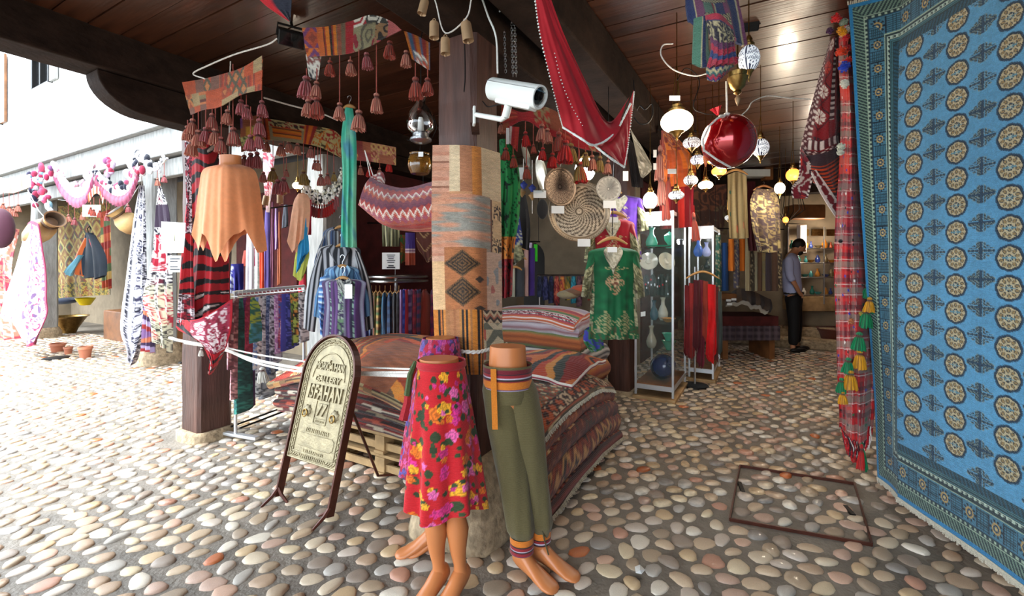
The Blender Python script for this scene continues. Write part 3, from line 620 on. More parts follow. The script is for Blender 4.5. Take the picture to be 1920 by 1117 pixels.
# kilim palettes
K1 = patch_of([diam('8e2f20 c05a34 2f2a3a b9a06a 6a3a2a', .09, .07, 5), stripes('9a3a24 d07a30 5a2a24 8a6a3a b04a2c', p=.11, ax='s'), diam('b8863a 4a5a4a 9c3320 d9c49a 3a2c34', .07, .1, 4), zig('a8402a 6a4a3a c88a50 45303a', .08, .05), stripes('7c3a2a a85a38 b8884c 50403c', [2, 1, 1, 2], p=.08, ax='s')], .13, .12, 3)
def onb(x, a, z): # point on the plane a=const at pixel column x
    q = (x-HX)/F; b = ((OX[0]+a*AX[0])-q*(OX[1]+a*AX[1]))/(q*BX[1]-BX[0]); return W(a, b, z)
# ------------------------------------------------------------------ across the lane, far left
dm = border(diam('8c6a34 9c8a48 6d3a28 4a4a38 a89a5a 7a5230', .3, .34, 6), 'a08a38', .3, 'lrtb', orn('9a8636', '4a4428 7a3a24', 14, .5, 5))
o = scarf('large kilim of green and brown diamonds hanging on the back wall across the lane', [[(88, 388), (206, 380)], [(92, 560), (208, 552)]], (9.6, 8.9), dm, name='kilim', cat='kilim', m='wool', amp=.02, folds=4, th=.01, res=.02)
scarf('orange and red patchwork strip hanging beside the diamond kilim', [[(188, 398), (207, 392)], [(192, 545), (210, 540)]], 8.3, patch_of([solid('a8482c'), solid('5a6a48'), solid('c0a060'), solid('8a2c24')], .12, .14, 5), name='kilim', cat='kilim', m='wool', amp=.015)
def jar(x0, y0, x1, y1, r, d, label):                               # tilted jar from its base to its mouth
    p, q = at(x0, y0, d), at(x1, y1, d-.25); a = unit(q-p); L = np.linalg.norm(q-p); k = r/F*d; c1, c2 = hx('cfa66c'), hx('8a6238')
    pr = [(.02, 0), (k*.5, .02), (k*.85, L*.2), (k, L*.42), (k*.92, L*.62), (k*.62, L*.8), (k*.6, L*.86), (k*.82, L*.98), (k*.86, L), (k*.72, L*.99), (k*.5, L*.86), (k*.4, L*.5)]
    cc = [c1, c1, c2, c1, hx('e0bd84'), c2, c1, c1, c2, hx('5a4636'), hx('3a2c22'), hx('3a2c22')]
    j = thing('striped_jar', (p+q)/2, label, 'jar'); obj('jar_body', MB().lathe(pr, p, a, 28, col=cc), M['paint'], j); obj('neck_band', MB().lathe([(k*.64, L*.8), (k*.72, L*.815), (k*.72, L*.845), (k*.64, L*.86)], p, a, 28, col=hx('5c4430')), M['paint'], j)
    obj('cord', MB().tube([p+a*L*.8, p+a*L*.4+[0, 0, .35], np.array([p[0], p[1], 2.66])], .006, 5), M['rope'], j); return j
jar(52, 452, 104, 410, 19, 7.4, 'tilted striped clay jar hanging with its mouth to the right, far left'); jar(262, 436, 214, 394, 19, 6.9, 'tilted striped clay jar hanging behind the long black and white kilim')
# bags
bg_ = thing('bag_bundle', at(165, 525, 7.6), 'bunch of dark cloth bags with orange and red patches hanging from one hook', 'bags')
for k, (c, rows) in enumerate([('23303e', [[(163, 436), (168, 436)], [(148, 470), (170, 475)], [(138, 508), (172, 520)]]), ('c8612c', [[(160, 446), (168, 446)], [(142, 480), (158, 484)], [(136, 512), (160, 518)]]), ('2a333d', [[(164, 436), (172, 436)], [(160, 475), (184, 472)], [(158, 522), (186, 518)]]), ('a8303a', [[(168, 448), (174, 448)], [(176, 480), (190, 478)], [(178, 516), (196, 508)]]), ('1f2731', [[(166, 440), (176, 440)], [(172, 470), (198, 478)], [(176, 524), (200, 515)]]), ('7fc4dc', [[(150, 478), (152, 478)], [(128, 500), (140, 502)], [(122, 508), (132, 518)]])]):
    cloth('bag', rows, 7.6-.02*k, solid(c), bg_, vol=.07, amp=.01, folds=2, ph=k, res=.02)
obj('hook', MB().tube([at(166, 440, 7.6), at(164, 428, 7.6), at(168, 424, 7.6), at(171, 430, 7.6)], .008, 5), M['iron'], bg_)
# draped kilims far left
W1 = cells(border(orn('efe9ea', 'a23a62 6a4a72', 9, .5, 3), '9c2f52', .05), [(0, .42, 0, 1, orn('f3eeee', '8a6a80', 30, .3, 5)), (0, 1, .0, .02, solid('9c2f52'))])
scarf('white kilim with dark red net pattern and edge, draped to a point far left', [[(52, 418), (60, 414), (72, 420)], [(30, 500), (55, 505), (84, 500)], [(4, 588), (45, 592), (86, 560)], [(25, 602), (52, 618), (86, 592)], [(50, 640), (54, 650), (62, 644)]], (7.3, 6.8), W1, name='kilim', cat='kilim', m='wool', th=.012, amp=.03, folds=2, res=.015)
scarf('coral and cream kilim hanging behind the white one at the far left edge', [[(-14, 420), (36, 430)], [(-20, 520), (22, 520)], [(-22, 640), (50, 634)]], 7.9, orn('e8927a', 'f6e6dc b5485a', 8, .5, 7), name='kilim', cat='kilim', m='wool', th=.01, amp=.03, folds=3, res=.02)
obj('round_cushion', MB().ell(at(2, 428, 7.7), (.2, .14, .34), 16, 10, hx('4a2030')), M['cloth'], label='dark plum oval cushion hung at the very left edge', cat='cushion')
G1 = cells(orn('d9d6dc', '2b2a3a 4a4660 f0eef0', 26, .6, 4), [(0, .1, 0, 1, solid('efeaf0')), (.1, .22, 0, 1, orn('2c2c38', 'c9c4d0', 30, .4, 2)), (.22, .3, 0, 1, solid('e8e4ea')), (.84, 1, 0, 1, orn('34323e', 'e0dce4', 40, .4, 6))])
scarf('tall grey and white patterned kilim hanging gathered at the top, across the lane', [[(261, 348), (266, 346), (270, 348)], [(250, 420), (262, 424), (272, 420)], [(238, 520), (256, 520), (273, 515)], [(228, 612), (252, 622), (276, 590)], [(240, 655), (252, 668), (262, 650)], [(242, 676), (246, 686), (256, 668)]], 6.3, G1, name='kilim', cat='kilim', m='wool', th=.01, amp=.035, folds=2.5, res=.013)
G2 = cells(orn('e9e4df', '2b2533 6a2a3a', 12, .5, 9), [(0, 1, .12, .26, solid('3a2c3c')), (.1, .8, .3, .52, orn('b02c40', 'f2ede8 e8d0d0', 9, .4, 4)), (0, 1, .6, 1, orn('d8d2b8', '4a4440 b03040', 13, .45, 8))])
scarf('cream, red and black kilim hanging beside the left post', [[(296, 350), (298, 346), (302, 350)], [(292, 400), (302, 400), (316, 398)], [(286, 480), (304, 478), (320, 470)], [(270, 560), (298, 560), (322, 560)], [(284, 600), (306, 610), (322, 600)], [(288, 640), (308, 652), (320, 662)]], 5.9, G2, name='kilim', cat='kilim', m='wool', th=.01, amp=.035, folds=2.5, res=.013)
scarf('violet and orange striped cloth wrapped round the foot of the grey post', [[(272, 545), (290, 545)], [(268, 600), (290, 604)], [(266, 658), (292, 662)]], 6.1, stripes('8a6a9a c87a5a 4a3a5a b0a0c0 a03a3a', p=.3, wob=.1), amp=.03, name='kilim', cat='kilim', m='wool')
# pompom garlands on the grey lintel
def garland(label, pts, d, cols, n, r=8, fringe=None, hang=()):
    t = thing('pompom_garland', at(*pts[len(pts)//2], d), label, 'garland'); n = int(n*1.7); P = cr(np.array([at(x, y, onb(x, .93, 0)[1]) for x, y in pts]), n, 0); obj('cord', MB().tube(P, .012, 5), M['rope'], t)
    cc = cols.split()
    for i, p in enumerate(P):
        rr = r*.55/F*d*R.uniform(.75, 1.25); c = cc[R.randrange(len(cc))]; b = MB().ell(p+np.array([R.uniform(-.04, .04), R.uniform(-.05, 0), R.uniform(-.07, .05)]), (rr, rr, rr*R.uniform(.9, 1.8)), 8, 6, hx(c)); obj('pompom', b, M['wool'], t)
    if fringe:
        for lay, (f0, f1, c) in enumerate(fringe):
            Q = cr(np.array([at(x, y, onb(x, .93, 0)[1]-.03) for x, y in pts]), 40, 0); mb = MB(); k = F/d
            a = Q-np.array([0, 0, f0/k]); b = Q-np.array([0, 0, f1/k]); rows = np.stack([a+(b-a)*v+np.array([0, -.03*math.sin(v*3), 0]) for v in np.linspace(0, 1, 6)]); g = rows.copy(); g[:, ::2, 2] -= .02*np.linspace(0, 1, 6)[:, None]; g[:, ::2, 1] -= .02
            C = np.broadcast_to(hx(c), g.shape).copy(); C[:, ::3] *= .55; C[::2, 1::2] *= 1.2; obj('fringe_band', mb.grid(g, C), M['wool'], t)
    for x, y0, y1 in hang: tassels(t, [(x, y0, y1, 13)], onb(x, .9, 0)[1], (0, 3))
garland('white and rose garland sagging in the middle of the grey lintel', [(105, 305), (118, 330), (142, 352), (165, 340), (178, 305)], 6.55, 'f0ecf0 e8e0e8 d8a0b0', 22, 7, [(0, 20, 'efe8ec'), (20, 40, 'b5607e')], [(128, 372, 402), (140, 375, 408), (155, 365, 398)])
garland('white, black and rose garland sagging right of the lintel middle', [(182, 318), (198, 338), (222, 352), (245, 340), (262, 300)], 6.1, 'f0ecf0 2a2a3a a84a66', 22, 7, [(0, 16, 'ece6ea'), (16, 36, 'a8566e')], [(200, 372, 400), (240, 352, 384)])
garland('blue, pink and white pompom string dangling at the left of the lintel', [(62, 322), (66, 350), (72, 378)], 7.4, '6a9ab0 e8e8f0 c84a72 b03a5a 35304a', 14, 8)
garland('aqua, white and crimson pompom string hanging second from left', [(82, 312), (80, 340), (88, 372), (96, 392)], 7.2, '8ab0c0 f0eef4 c8446a d04a6a', 16, 8)
garland('crimson pompom swag between the second string and the white garland', [(62, 345), (80, 335), (98, 322), (106, 308)], 7.1, 'b8345a e8e0ea 7a4a78 d8506a', 14, 7)
garland('thick white and black yarn garland rising near the left post', [(240, 325), (252, 304), (264, 284), (272, 300), (284, 318)], 5.9, 'f4f2f4 f4f2f4 2a2a34 e8e4e8', 20, 9, None, [(295, 312, 334)])
garland('rose and grey pompom cluster hanging right of centre on the lintel', [(203, 296), (212, 312), (206, 330)], 6.2, '9a5a86 b83a5a c8b0c8', 10, 8)
garland('thin white yarn string ending at the left post', [(284, 308), (298, 312), (314, 296)], 5.8, 'eeeaee c8c8d4', 10, 5, None, [(308, 305, 328)])
garland('crimson and white yarn swag crossing the lintel toward the left post', [(244, 330), (258, 322), (270, 316)], 5.9, 'a8304a c0566e f0e8ec', 10, 9)
valance('short cream and orange valance with long tassels at the far left of the lintel', [(-10, 330), (22, 336), (56, 326)], [(-10, 356), (22, 362), (58, 350)], 7.8, stripes('f0d8c0 e8a080 f6ece0 d8b090', p=.2, ax='s'), [(6, 358, 380, 15), (17, 360, 386, 15), (26, 360, 390, 15), (34, 356, 382, 14)], (0,))
valance('small orange arch-shaped valance with red tassels below the garland across the lane', [(164, 366), (176, 350), (188, 352), (196, 362)], [(166, 380), (177, 364), (187, 366), (193, 384)], 6.7, stripes('c85a34 e8b48c a83a30 e0d0c0', p=.12, ax='s'), [(170, 378, 388, 13), (176, 370, 392, 12), (187, 372, 394, 13)], (1,))
card('blank white board hung below the orange arch across the lane', 172, 395, 6.9, 34, 22, name='white_board', cat='board')
for k, (x, y, w, h) in enumerate([(160, 615, 22, 22), (128, 618, 14, 14), (108, 622, 24, 16)]):
    d = [7.0, 7.3, 7.5][k]; c = np.array([(x-HX)/F*d, d, 0]); rr = w/F*d/2
    t = thing('clay_pot', c, ['clay flower pot in the middle of the row on the lane floor', 'smallest clay pot on the lane floor', 'wide low clay pot, leftmost of the row'][k], 'pot')
    obj('pot_body', MB().lathe([(rr*.7, 0), (rr*.92, h/F*d*.78), (rr*.8, h/F*d*.78), (rr*.6, .02)], c, n=20, col=hx('a8654a')), M['paint'], t); obj('rim', MB().lathe([(rr*.92, h/F*d*.76), (rr*1.02, h/F*d*.78), (rr*1.02, h/F*d), (rr*.86, h/F*d), (rr*.84, h/F*d*.76)], c, n=20, col=hx('b87456')), M['paint'], t)
# bench, copper tray, bowl, rug stack
t = thing('low_bench', W(1.9, 8.9, 0), 'low brown bench holding dark cloths and a yellow bowl across the lane', 'bench'); obj('bench_box', MB().box(W(2.15, 8.6, .28), (.7, 2.6, .56), (A3, B3, Z3)), M['brownw'], t, bevel=.02)
obj('bench_skirt', MB().box(W(1.79, 8.0, .27), (.02, .5, .48), (A3, B3, Z3), hx('3a3240')), M['cloth'], t, smooth=False)
c = onb(160, 2.1, .56); c = onb(160, 2.0, .57); obj('yellow_bowl', MB().lathe([(.07, 0), (.09, .01), (.17, .15), (.165, .16), (.08, .03)], c, n=24, col=hx('e0cf1c')), M['paint'], label='bright yellow bowl on the low bench', cat='bowl')
c = onb(115, 2.0, .57); obj('folded_cloth', MB().ell(c+[0, 0, .05], (.36, .2, .09), 18, 8, hx('232a3c')), M['cloth'], label='heap of navy cloth on the low bench', cat='cloth')
c = onb(92, 1.95, .57); obj('folded_cloth', MB().ell(c+[0, 0, .05], (.2, .16, .08), 18, 8, hx('7a2430')), M['cloth'], label='heap of dark red cloth on the left of the bench', cat='cloth')
c = onb(128, 1.75, .0); obj('copper_brazier', MB().lathe([(.12, 0), (.16, .1), (.3, .34), (.34, .36), (.3, .33), (.05, .2)], c, n=28), M['brass'], label='wide copper brazier standing in front of the low bench', cat='brazier')
wire('tie_rope', [(266, 348, 6.3), (266, 322, 6.32)], .006, 'rope', label='short cord tying the tall grey and white kilim to the lintel', cat='cord')
wire('tie_rope', [(299, 348, 5.9), (299, 320, 5.98)], .006, 'rope', label='short cord tying the cream, red and black kilim to the lintel', cat='cord')
# ------------------------------------------------------------------ rug piles
def slab(label, a0, a1, b0, b1, z0, th, top, side, seed=0, sag=.04, rot=0., group=None, name='rug', hump=.0, frn=None, nres=70, drop=None):
    """a folded rug lying flat: rounded edges that sag, top and side patterns"""
    n = nres; ca, cb = (a0+a1)/2, (b0+b1)/2; la, lb = (a1-a0), (b1-b0)
    u = np.linspace(-1, 1, n); U, V = np.meshgrid(u, np.linspace(-1, 1, n))
    e = np.maximum(np.abs(U), np.abs(V)); def_ = sag*np.clip((np.hypot(U, V)-.55)/.6, 0, 1.4)**2+.012*(nz(U*4+seed, V*4, 5)-.5)
    x = U*la/2; y = V*lb/2; c, s = math.cos(rot), math.sin(rot); zt = z0+th-def_+hump*(1-U**2)*(1-V**2)
    if drop is not None: zt = zt+drop(U, V)
    P = np.stack([OX[0]+(ca+x*c-y*s)*AX[0]+(cb+x*s+y*c)*BX[0], OX[1]+(ca+x*c-y*s)*AX[1]+(cb+x*s+y*c)*BX[1], zt], -1)
    mb = MB(); S_, T_ = (U+1)*la/2, (V+1)*lb/2; mb.grid(P, top(T_, S_, lb, la)); edge = []; ec = []
    for sl, cl in ((P[0], S_[0]), (P[:, -1], T_[:, -1]), (P[-1][::-1], S_[-1]), (P[:, 0][::-1], T_[:, 0])):
        edge.append(sl); ec.append(cl)
    L = np.concatenate(edge); q = np.concatenate(ec); cen = W(ca, cb, 0); out = L-cen; out[:, 2] = 0; out /= np.linalg.norm(out, axis=1)[:, None]
    ks = np.linspace(0, 1, 7); rows = []; cs_ = []
    for k in ks:
        r = L+out*(.6*th*.5*math.sin(math.pi*k)+.006*(nz(q*6+seed, q*0+k*3, 7)-.5)[:, None]); r[:, 2] = L[:, 2]-th*k; rows.append(r)
    G = np.array(rows); Sq = np.tile(q, (7, 1)); Tq = np.repeat(ks[:, None]*th, len(q), 1); mb.grid(G, side(Sq, Tq, la+lb, th), flip=True)
    o = obj(name, mb, M['wool'], label=label, cat='rug', group=group)
    if frn:                                                         # fringe on the side facing the passage (b = b0) or the lane
        f = MB(); row = P[0]; nn = 170
        for t in np.linspace(.01, .99, nn):
            i = t*(n-1); p = row[int(i)]*(1-i % 1)+row[min(int(i)+1, n-1)]*(i % 1); p = p-B3*(.0+th*.3)-[0, 0, th*.45]; f.bar(p, p-B3*R.uniform(.008, .016)-[0, 0, R.uniform(.014, .026)], .006, .005, up=(1, 0, 0), col=hx(frn)*R.uniform(.7, 1.1))
        obj('fringe', f, M['wool'], o, smooth=False, kind='stuff')
    return o
def sidep(cols, dark='2a1a1a', p=.5, sc=12): # folded edge: layers of the rug's own stripes
    c = pal(cols); dk = hx(dark)
    def f(s, t, w, h):
        k = np.floor(t/h*4+.4*nz(s*3, t*0, 3)).astype(int); o = c[(k+(hs(np.floor(s*sc+k*3), k, 4) > .7)) % len(c)]; m = np.abs((t/h*4+.4*nz(s*3, t*0, 3)) % 1-.5) > .42; o = o.copy(); o[m] = dk
        m2 = (k % 2 == 1) & (((s*90) % 1) < .5) & (np.abs((t/h*4) % 1-.5) < .12); o[m2] = hx('d8cfc0'); return o
    return f
# right pile: geometry relative to the post corner
RP = dict(a0=.26, a1=1.67, b0=-.25, b1=.50)
kr = [('d9', diam('9c3a22 c05a2c 2f2a2a b88a50', .1, .12, 5), sidep('7a3a2a 3a2422 c9b8a0 5a2a22')),]
DD = diam('7c2a1c 3a2a24 a8542c c9a878 5a1f18 2a201e', .16, .2, 6); FLK = patch_of([diam('5c5238 8a4a2c c4b088 33402f a85c34', .1, .12, 5), diam('6c6244 b4542c d8c8a0 3a4a3a 7a2a20', .12, .09, 5), zig('7a6a48 a8502c 4a4a38 cdbd98', .09, .07)], .45, .4, 2)
spec = [('bottom rug of the right pile, red-black stripes and cream fringe', .06, .1, stripes('4a1c16 8a3524 2a1a18 a8643c', p=.12), stripes('3a1816 7a2c20 d0c4b0 2a1614 8a4a30', [3, 3, .5, 2, 2], p=.09), 'b8aa92'),
        ('second lowest rug of the right pile, brown with red diamonds on its edge', .16, .17, DD, diam('8a3a22 2e201c c08a54 5a1f18', .13, .17, 4), None),
        ('third rug from the bottom of the right pile, dark red with a plain folded edge', .33, .12, DD, orn('5c2218', '8a4a2c 3a2a22', 16, .4, 4), None),
        ('second rug from the top of the right pile, rust field with small brown motifs', .45, .1, FLK, orn('8c4426', 'a85c30 5a2a1e', 12, .4, 8), None),
        ('top rug of the right pile, olive and rust kilim with a triangle border', .545, .055, border(FLK, '3a201a', .18, 'b', None) if 0 else cells(FLK, [(0, 1, 0, .001, FLK), (0, .12, 0, 1, diam('3a2420 b0542c 3a2420 c9b090', .1, .1, 3)), (.12, .14, 0, 1, solid('2c2220'))]), sidep('a04a2c 5a4a34 c4b088 3a2a24'), 'd8d0bc')]
for i, (lb, z, th, tp, sd, fr) in enumerate(spec):
    j = .02*math.sin(i*2.3); slab(lb, RP['a0']+j, RP['a1']+j*1.5+(.05 if i == 0 else 0), RP['b0']+(.03 if i > 2 else 0)-(.02 if i == 0 else 0), RP['b1'], z, th, tp, sd, i*3, .025+.01*i, .012*math.sin(i*3), frn=fr, drop=(lambda U, V: -.02*np.clip(U, 0, 1)**3))
# pallets below both piles
def pallet(a, b, lab, la=.8, lb=1.15, z=.0):
    t = thing('pallet', W(a, b, z), lab, 'pallet')
    for i in range(7): obj('top_board', MB().box(W(a-la/2+.055+i*(la-.11)/6, b, z+.135), (.09, lb, .02), (A3, B3, Z3)), M['pine'], t, bevel=.003)
    for j in (-1, 0, 1):
        obj('bottom_board', MB().box(W(a, b+j*(lb/2-.05), z+.012), (la, .09, .02), (A3, B3, Z3)), M['pine'], t, bevel=.003)
        for i in (-1, 0, 1): obj('block', MB().box(W(a+i*(la/2-.06), b+j*(lb/2-.05), z+.073), (.1, .09, .1), (A3, B3, Z3)), M['pine'], t, bevel=.004)
    for i in (-1, 1): obj('stringer', MB().box(W(a+i*(la/2-.06), b, z+.035) if 0 else W(a+i*(la/2-.035), b, z+.05), (.02, lb, .05), (A3, B3, Z3)), M['pine'], t, bevel=.003)
    return t
for k, (b, z) in enumerate(((1.0, 0), (1.0, .148), (2.05, 0), (2.05, .148))):
    lb = 1.0 if b > 1.5 else .95
    if b > 1.5 and z == 0: pallet(.9, b-.25, 'pale pallet under the far end of the left rug pile', 1.0, .6, z)
    elif b < 1.5: pallet(.78, b, ['lower', 'upper'][z > 0]+' pine pallet under the left rug pile beside the sign', .95, 1.0, z)
pl2 = pallet(.9, 1.8, 'second pale pallet stacked under the far end of the left rug pile', 1.0, .6, .148)
LP = dict(a0=.3, a1=1.56, b0=.58, b1=2.2)
cols_ = [('8a2a20 3a2420 b8683c', '5a1f1a 8a2a24 c0b098'), ('5a241e 8a4a30 2f2626', '6a201a 2a1a1a a84a34'), ('8a3426 c06a3c 44302a', '1f1817 5a2a24 8a7a60'), ('6a2a22 b07c48 3a3430', '3a1f1c 7a3026 d0c4b0'), ('9a4a30 5a3a2c c09a68', '241a1a 7a2e26 4a2420'), ('a8956c 7c6a48 8a4a2c', 'a8956c 8c7a54 b8a880'), ('b06a3a 8a3a2a 4a4a40', 'a04a38 b8a478 8a6a48')]
nm = ['lowest', 'second lowest', 'third lowest', 'middle', 'third highest', 'second highest']
z = .30; ths = [.06, .055, .06, .055, .055, .07]
for i in range(6):
    c1, c2 = cols_[i]; j = .025*math.sin(i*1.9+1)
    slab(nm[i]+' rug of the left pile, '+['dark red and black', 'maroon and brown', 'black with red lines', 'dark red with a cream zigzag line', 'brown and red', 'with a pale beige folded edge'][i], LP['a0']+abs(j), LP['a1']+j, LP['b0']+.02, LP['b1']-.04-abs(j)*1.5, z, ths[i], stripes(c1, p=.3), sidep(c2) if i != 5 else plaid('a8956c', [(.1, .4, '7c6a48'), (.6, .65, '8a3a2a')], .12), i*5+2, .02+.006*i, .01*math.sin(i*2)); z += ths[i]-.004
TOPK = wear(cells(stripes('c8542c e08434 8a5a3a c0683a e8a84a 64544a', p=.5, ax='s', wob=.1), [
    (.84, 1., 0, 1, stripes('c03c2e d0503a a83026 e07a4a c03c2e 5a2a24', p=.16, ax='t', wob=.02)), (.70, .84, 0, .45, orn('cdbb92', '8a2f28 4a4438 b06a3a', 22, .45, 3)), (.7, .84, .45, 1, stripes('c87a34 a8502c 8a5a34', p=.14)),
    (.45, .7, 0, .5, stripes('b8502a 9c5a34 c88038 6a4a3a a04426 b89060', p=.2, ax='s', wob=.2)), (.45, .7, .5, 1, stripes('c8602c d0903c 8a3a28 54483c', p=.3, ax='t', wob=.2)), (.2, .45, 0, .4, solid('8a5a42', .3, 5)), (.2, .45, .4, .8, stripes('c05a30 3a3a3a b8843c 8a2f24', p=.35, ax='t', wob=.25)), (0, .2, 0, .6, stripes('a84a2a 5a4a3c c88038 94402a', p=.25, wob=.2)), (.05, .22, .6, 1, orn('c4b07c', '7a5a2c 5a5a3a', 20, .4, 6))]), .3, 16)
TOPK2 = lambda s, t, w, h: np.clip(TOPK(s, t, w, h)*np.array([1.7, 1.35, 1.15]), 0, .9)
slab('top rug of the left pile, a large orange and red patchwork kilim', LP['a0']-.02, LP['a1'], LP['b0'], LP['b1'], z, .06, TOPK2, sidep('a04a38 b8a478 8a6a48 c08a50'), 40, .1, 0, hump=.15, nres=200)
# back pile, higher
STP = stripes('b03438 d8c0b8 8a2a34 c8a0a0 6a5a60 d87a40 5a7a48 c0b8b0 a8502c 2c2c30 e8e4e0', [3, 1, 2, 3, 2, 3, 2, 3, 2, 1, 2], p=.7, ax='s')
bp = [('beige and green edge', .0, .3, 'a89878 5a6a4a 8a5a3a'), ('orange and red edge', .3, .22, 'a8502c c88a48 7a3026'), ('white fringed black and white edge', .5, .17, 'e8e4e0 2c2c30 d8d0c8'), ('green and orange edge', .66, .16, '5a7a48 b8683a 8a4a2c'), ('grey and rose edge', .81, .13, 'b8a8b0 9a6a70 c8c0c4')]
for i, (lb, z0, th, cc) in enumerate(bp):
    j = .02*math.sin(i*2.1); slab('rug with '+lb+' in the tall pile behind the middle post', 1.9+j-(.06 if i == 2 else 0), 2.62, .13+.012*i+j*.5, 1.2, z0, th, stripes(cc, p=.1), stripes(cc, p=.06), i, .02, 0)
DOT = orn('e4e0dc', '24242a 2c2c34', 60, .5, 3)
slab('top rug of the tall pile behind the middle post, rose, grey and orange stripes', 1.87, 2.62, .2, 1.2, .935, .06, (lambda g: cells(g, [(0, 1, .03, .07, DOT), (0, 1, .1, .14, DOT), (0, 1, .17, .22, solid('5a7a48')), (0, 1, .22, .27, solid('c8643c'))]))(stripes('b03448 e0d0cc a83040 d8b8b0 b8a8b8 c8c0cc a89aa8 c8643c d89858 5a7a48', [2, .7, 2, .7, 2, 2, 2, 1, 1, 2], p=.9, ax='t')), stripes('c8643c e8e0d8 b03448', p=.03), 9, .05, 0, hump=.02)
# striped rug flung over between the two piles
slab('red and black kilim lying over the join of the piles behind the right mannequin', .95, 1.86, -.12, .62, .64, .035, stripes('b8401c 2c2c2c c86a2c 8a2418 3a4038 d08a3c', p=.34, ax='s', wob=.2), stripes('f0e8e0 a0203c f0e8e0', p=.035), 5, .03, .06, hump=.05)
# ------------------------------------------------------------------ kilim tied on the middle post
SAL = stripes('c08a70 b87c62 c89a80 8a5a44 c08a70 b88064', [5, 2, 4, 1, 3, 2], p=.13); CRM = solid('cdb592', .12, 12)
PK = cells(solid('b8835c', .15, 10), [
    (0, .25, 0, .21, SAL), (.25, .4, 0, .2, CRM), (.4, .58, 0, .2, solid('a06a4a')), (.58, .7, 0, .21, solid('c07838')), (.7, 1, 0, .22, CRM),
    (0, .82, .21, .45, lambda s, t, w, h: mixc(mixc(hx('b8785a'), hx('c58e70'), nz(s*4, t*60, 3)), hx('8a857a'), np.clip((nz(s*9, t*22, 5)*.6+.6*nz(s*7, t*90, 6)-.5)*4, 0, 1))), (.82, .85, .22, .45, solid('6a4434')), (.85, 1, .22, .45, orn('c9a67c', '3a2a24 c9a67c', 28, .5, 4)),
    (0, .18, .44, .5, SAL), (0, .18, .5, .72, lambda s, t, w, h: mixc(hx('c98a4a'), hx('d6b084'), nz(s*9, t*4, 2))), (.18, .76, .44, .72, medal(solid('a2643c', .22, 16), [(.42, .51, .26, .062, '6a4a2c', '2a2018'), (.42, .63, .26, .06, '6a4a2c', '2a2018'), (.66, .58, .06, .015, '3a2a20', '3a2a20'), (.66, .695, .08, .012, '3a2a20', '3a2a20')])),
    (.76, 1, .45, .72, lambda s, t, w, h: mixc(mixc(hx('c4a08a'), hx('b0625a'), (nz(s*22, t*16, 4) > .55)), hx('8a8a8c'), (nz(s*30, t*20, 9) > .7))),
    (0, .7, .7, 1, stripes('c0762c c0762c 241c18 b86a2c 241c18 c88038 a06a40 a87048 9c6440 a87048 b0763c 241c18 c0762c 241c18 c88038 a06a40', [1, 1, 1, .7, .6, 1, 1.6, 1.6, 1, 1.5, 1, .9, .8, .9, 1, 1], p=.24, ax='s')),
    (.7, 1, .7, .76, zig('3a2a24 c9b090 a8624a', .05, .05)), (.7, 1, .76, 1, diam('c0ad8c b85a48 8a8470 c9b79a 6a6a5c', .16, .16, 3))])
o, _ = cloth('kilim', [[(811, 272, 2.45), (884, 273, 2.315), (938, 287, 2.45)], [(809, 400, 2.45), (886, 400, 2.315), (940, 410, 2.45)], [(811, 520, 2.45), (887, 520, 2.315), (941, 525, 2.45)], [(814, 620, 2.44), (889, 620, 2.315), (942, 620, 2.44)], [(818, 660, 2.41), (890, 662, 2.325), (944, 650, 2.43)], [(824, 700, 2.43), (892, 702, 2.35), (930, 700, 2.44)]], 2.4, wear(PK, .14, 40), label='salmon, cream and orange patchwork kilim tied around the middle post', cat='kilim', m='wool', th=.008, amp=.004, folds=2, res=.0035)
t = thing('twisted_rope', at(880, 655, 2.3), 'thin twisted rope tied round the post and the patchwork kilim', 'rope'); P = [at(x, y, d) for x, y, d in ((806, 646, 2.5), (817, 651, 2.40), (845, 656, 2.35), (890, 660, 2.285), (920, 654, 2.36), (945, 648, 2.42), (950, 645, 2.5))]; P = cr(np.array(P), 90, 0)
for k in range(2):
    Q = P+np.stack([0*P[:, 0], -.006*np.cos(np.arange(90)*.9+k*math.pi), .006*np.sin(np.arange(90)*.9+k*math.pi)], -1); obj('strand', MB().tube(Q, .0055, 5), M['rope'], t)
# white tape lines from the left post to the middle post
for k, (pts, r) in enumerate([([(318, 633, 3.72), (345, 640, 3.52), (412, 652, 3.6), (470, 672, 3.3), (560, 690, 3.12), (650, 699, 3.0), (720, 703, 2.82), (812, 705, 2.44)], .011), ([(345, 643, 3.5), (420, 656, 3.55), (480, 680, 3.25), (560, 696, 3.1), (650, 698, 2.99), (720, 698, 2.82), (812, 698, 2.44)], .008), ([(400, 645, 3.55), (470, 662, 3.3), (560, 676, 3.12), (650, 686, 3.0), (720, 690, 2.84), (812, 693, 2.44)], .006)]):
    wire('tape', pts, r, 'rope', label=['thick', 'middle', 'thin upper'][k]+' white cord strung from the left post to the middle post', cat='cord')
t = thing('cord_tassel', at(380, 660, 3.5), 'white tassel knotted on the cord beside the left post', 'tassel'); tassels(t, [(378, 650, 652, 14)], 3.45, (8,)); t = thing('cord_tassel', at(490, 700, 3.1), 'white tassel hanging from the cord above the left rug pile', 'tassel'); tassels(t, [(491, 685, 688, 26)], 3.15, (8,))
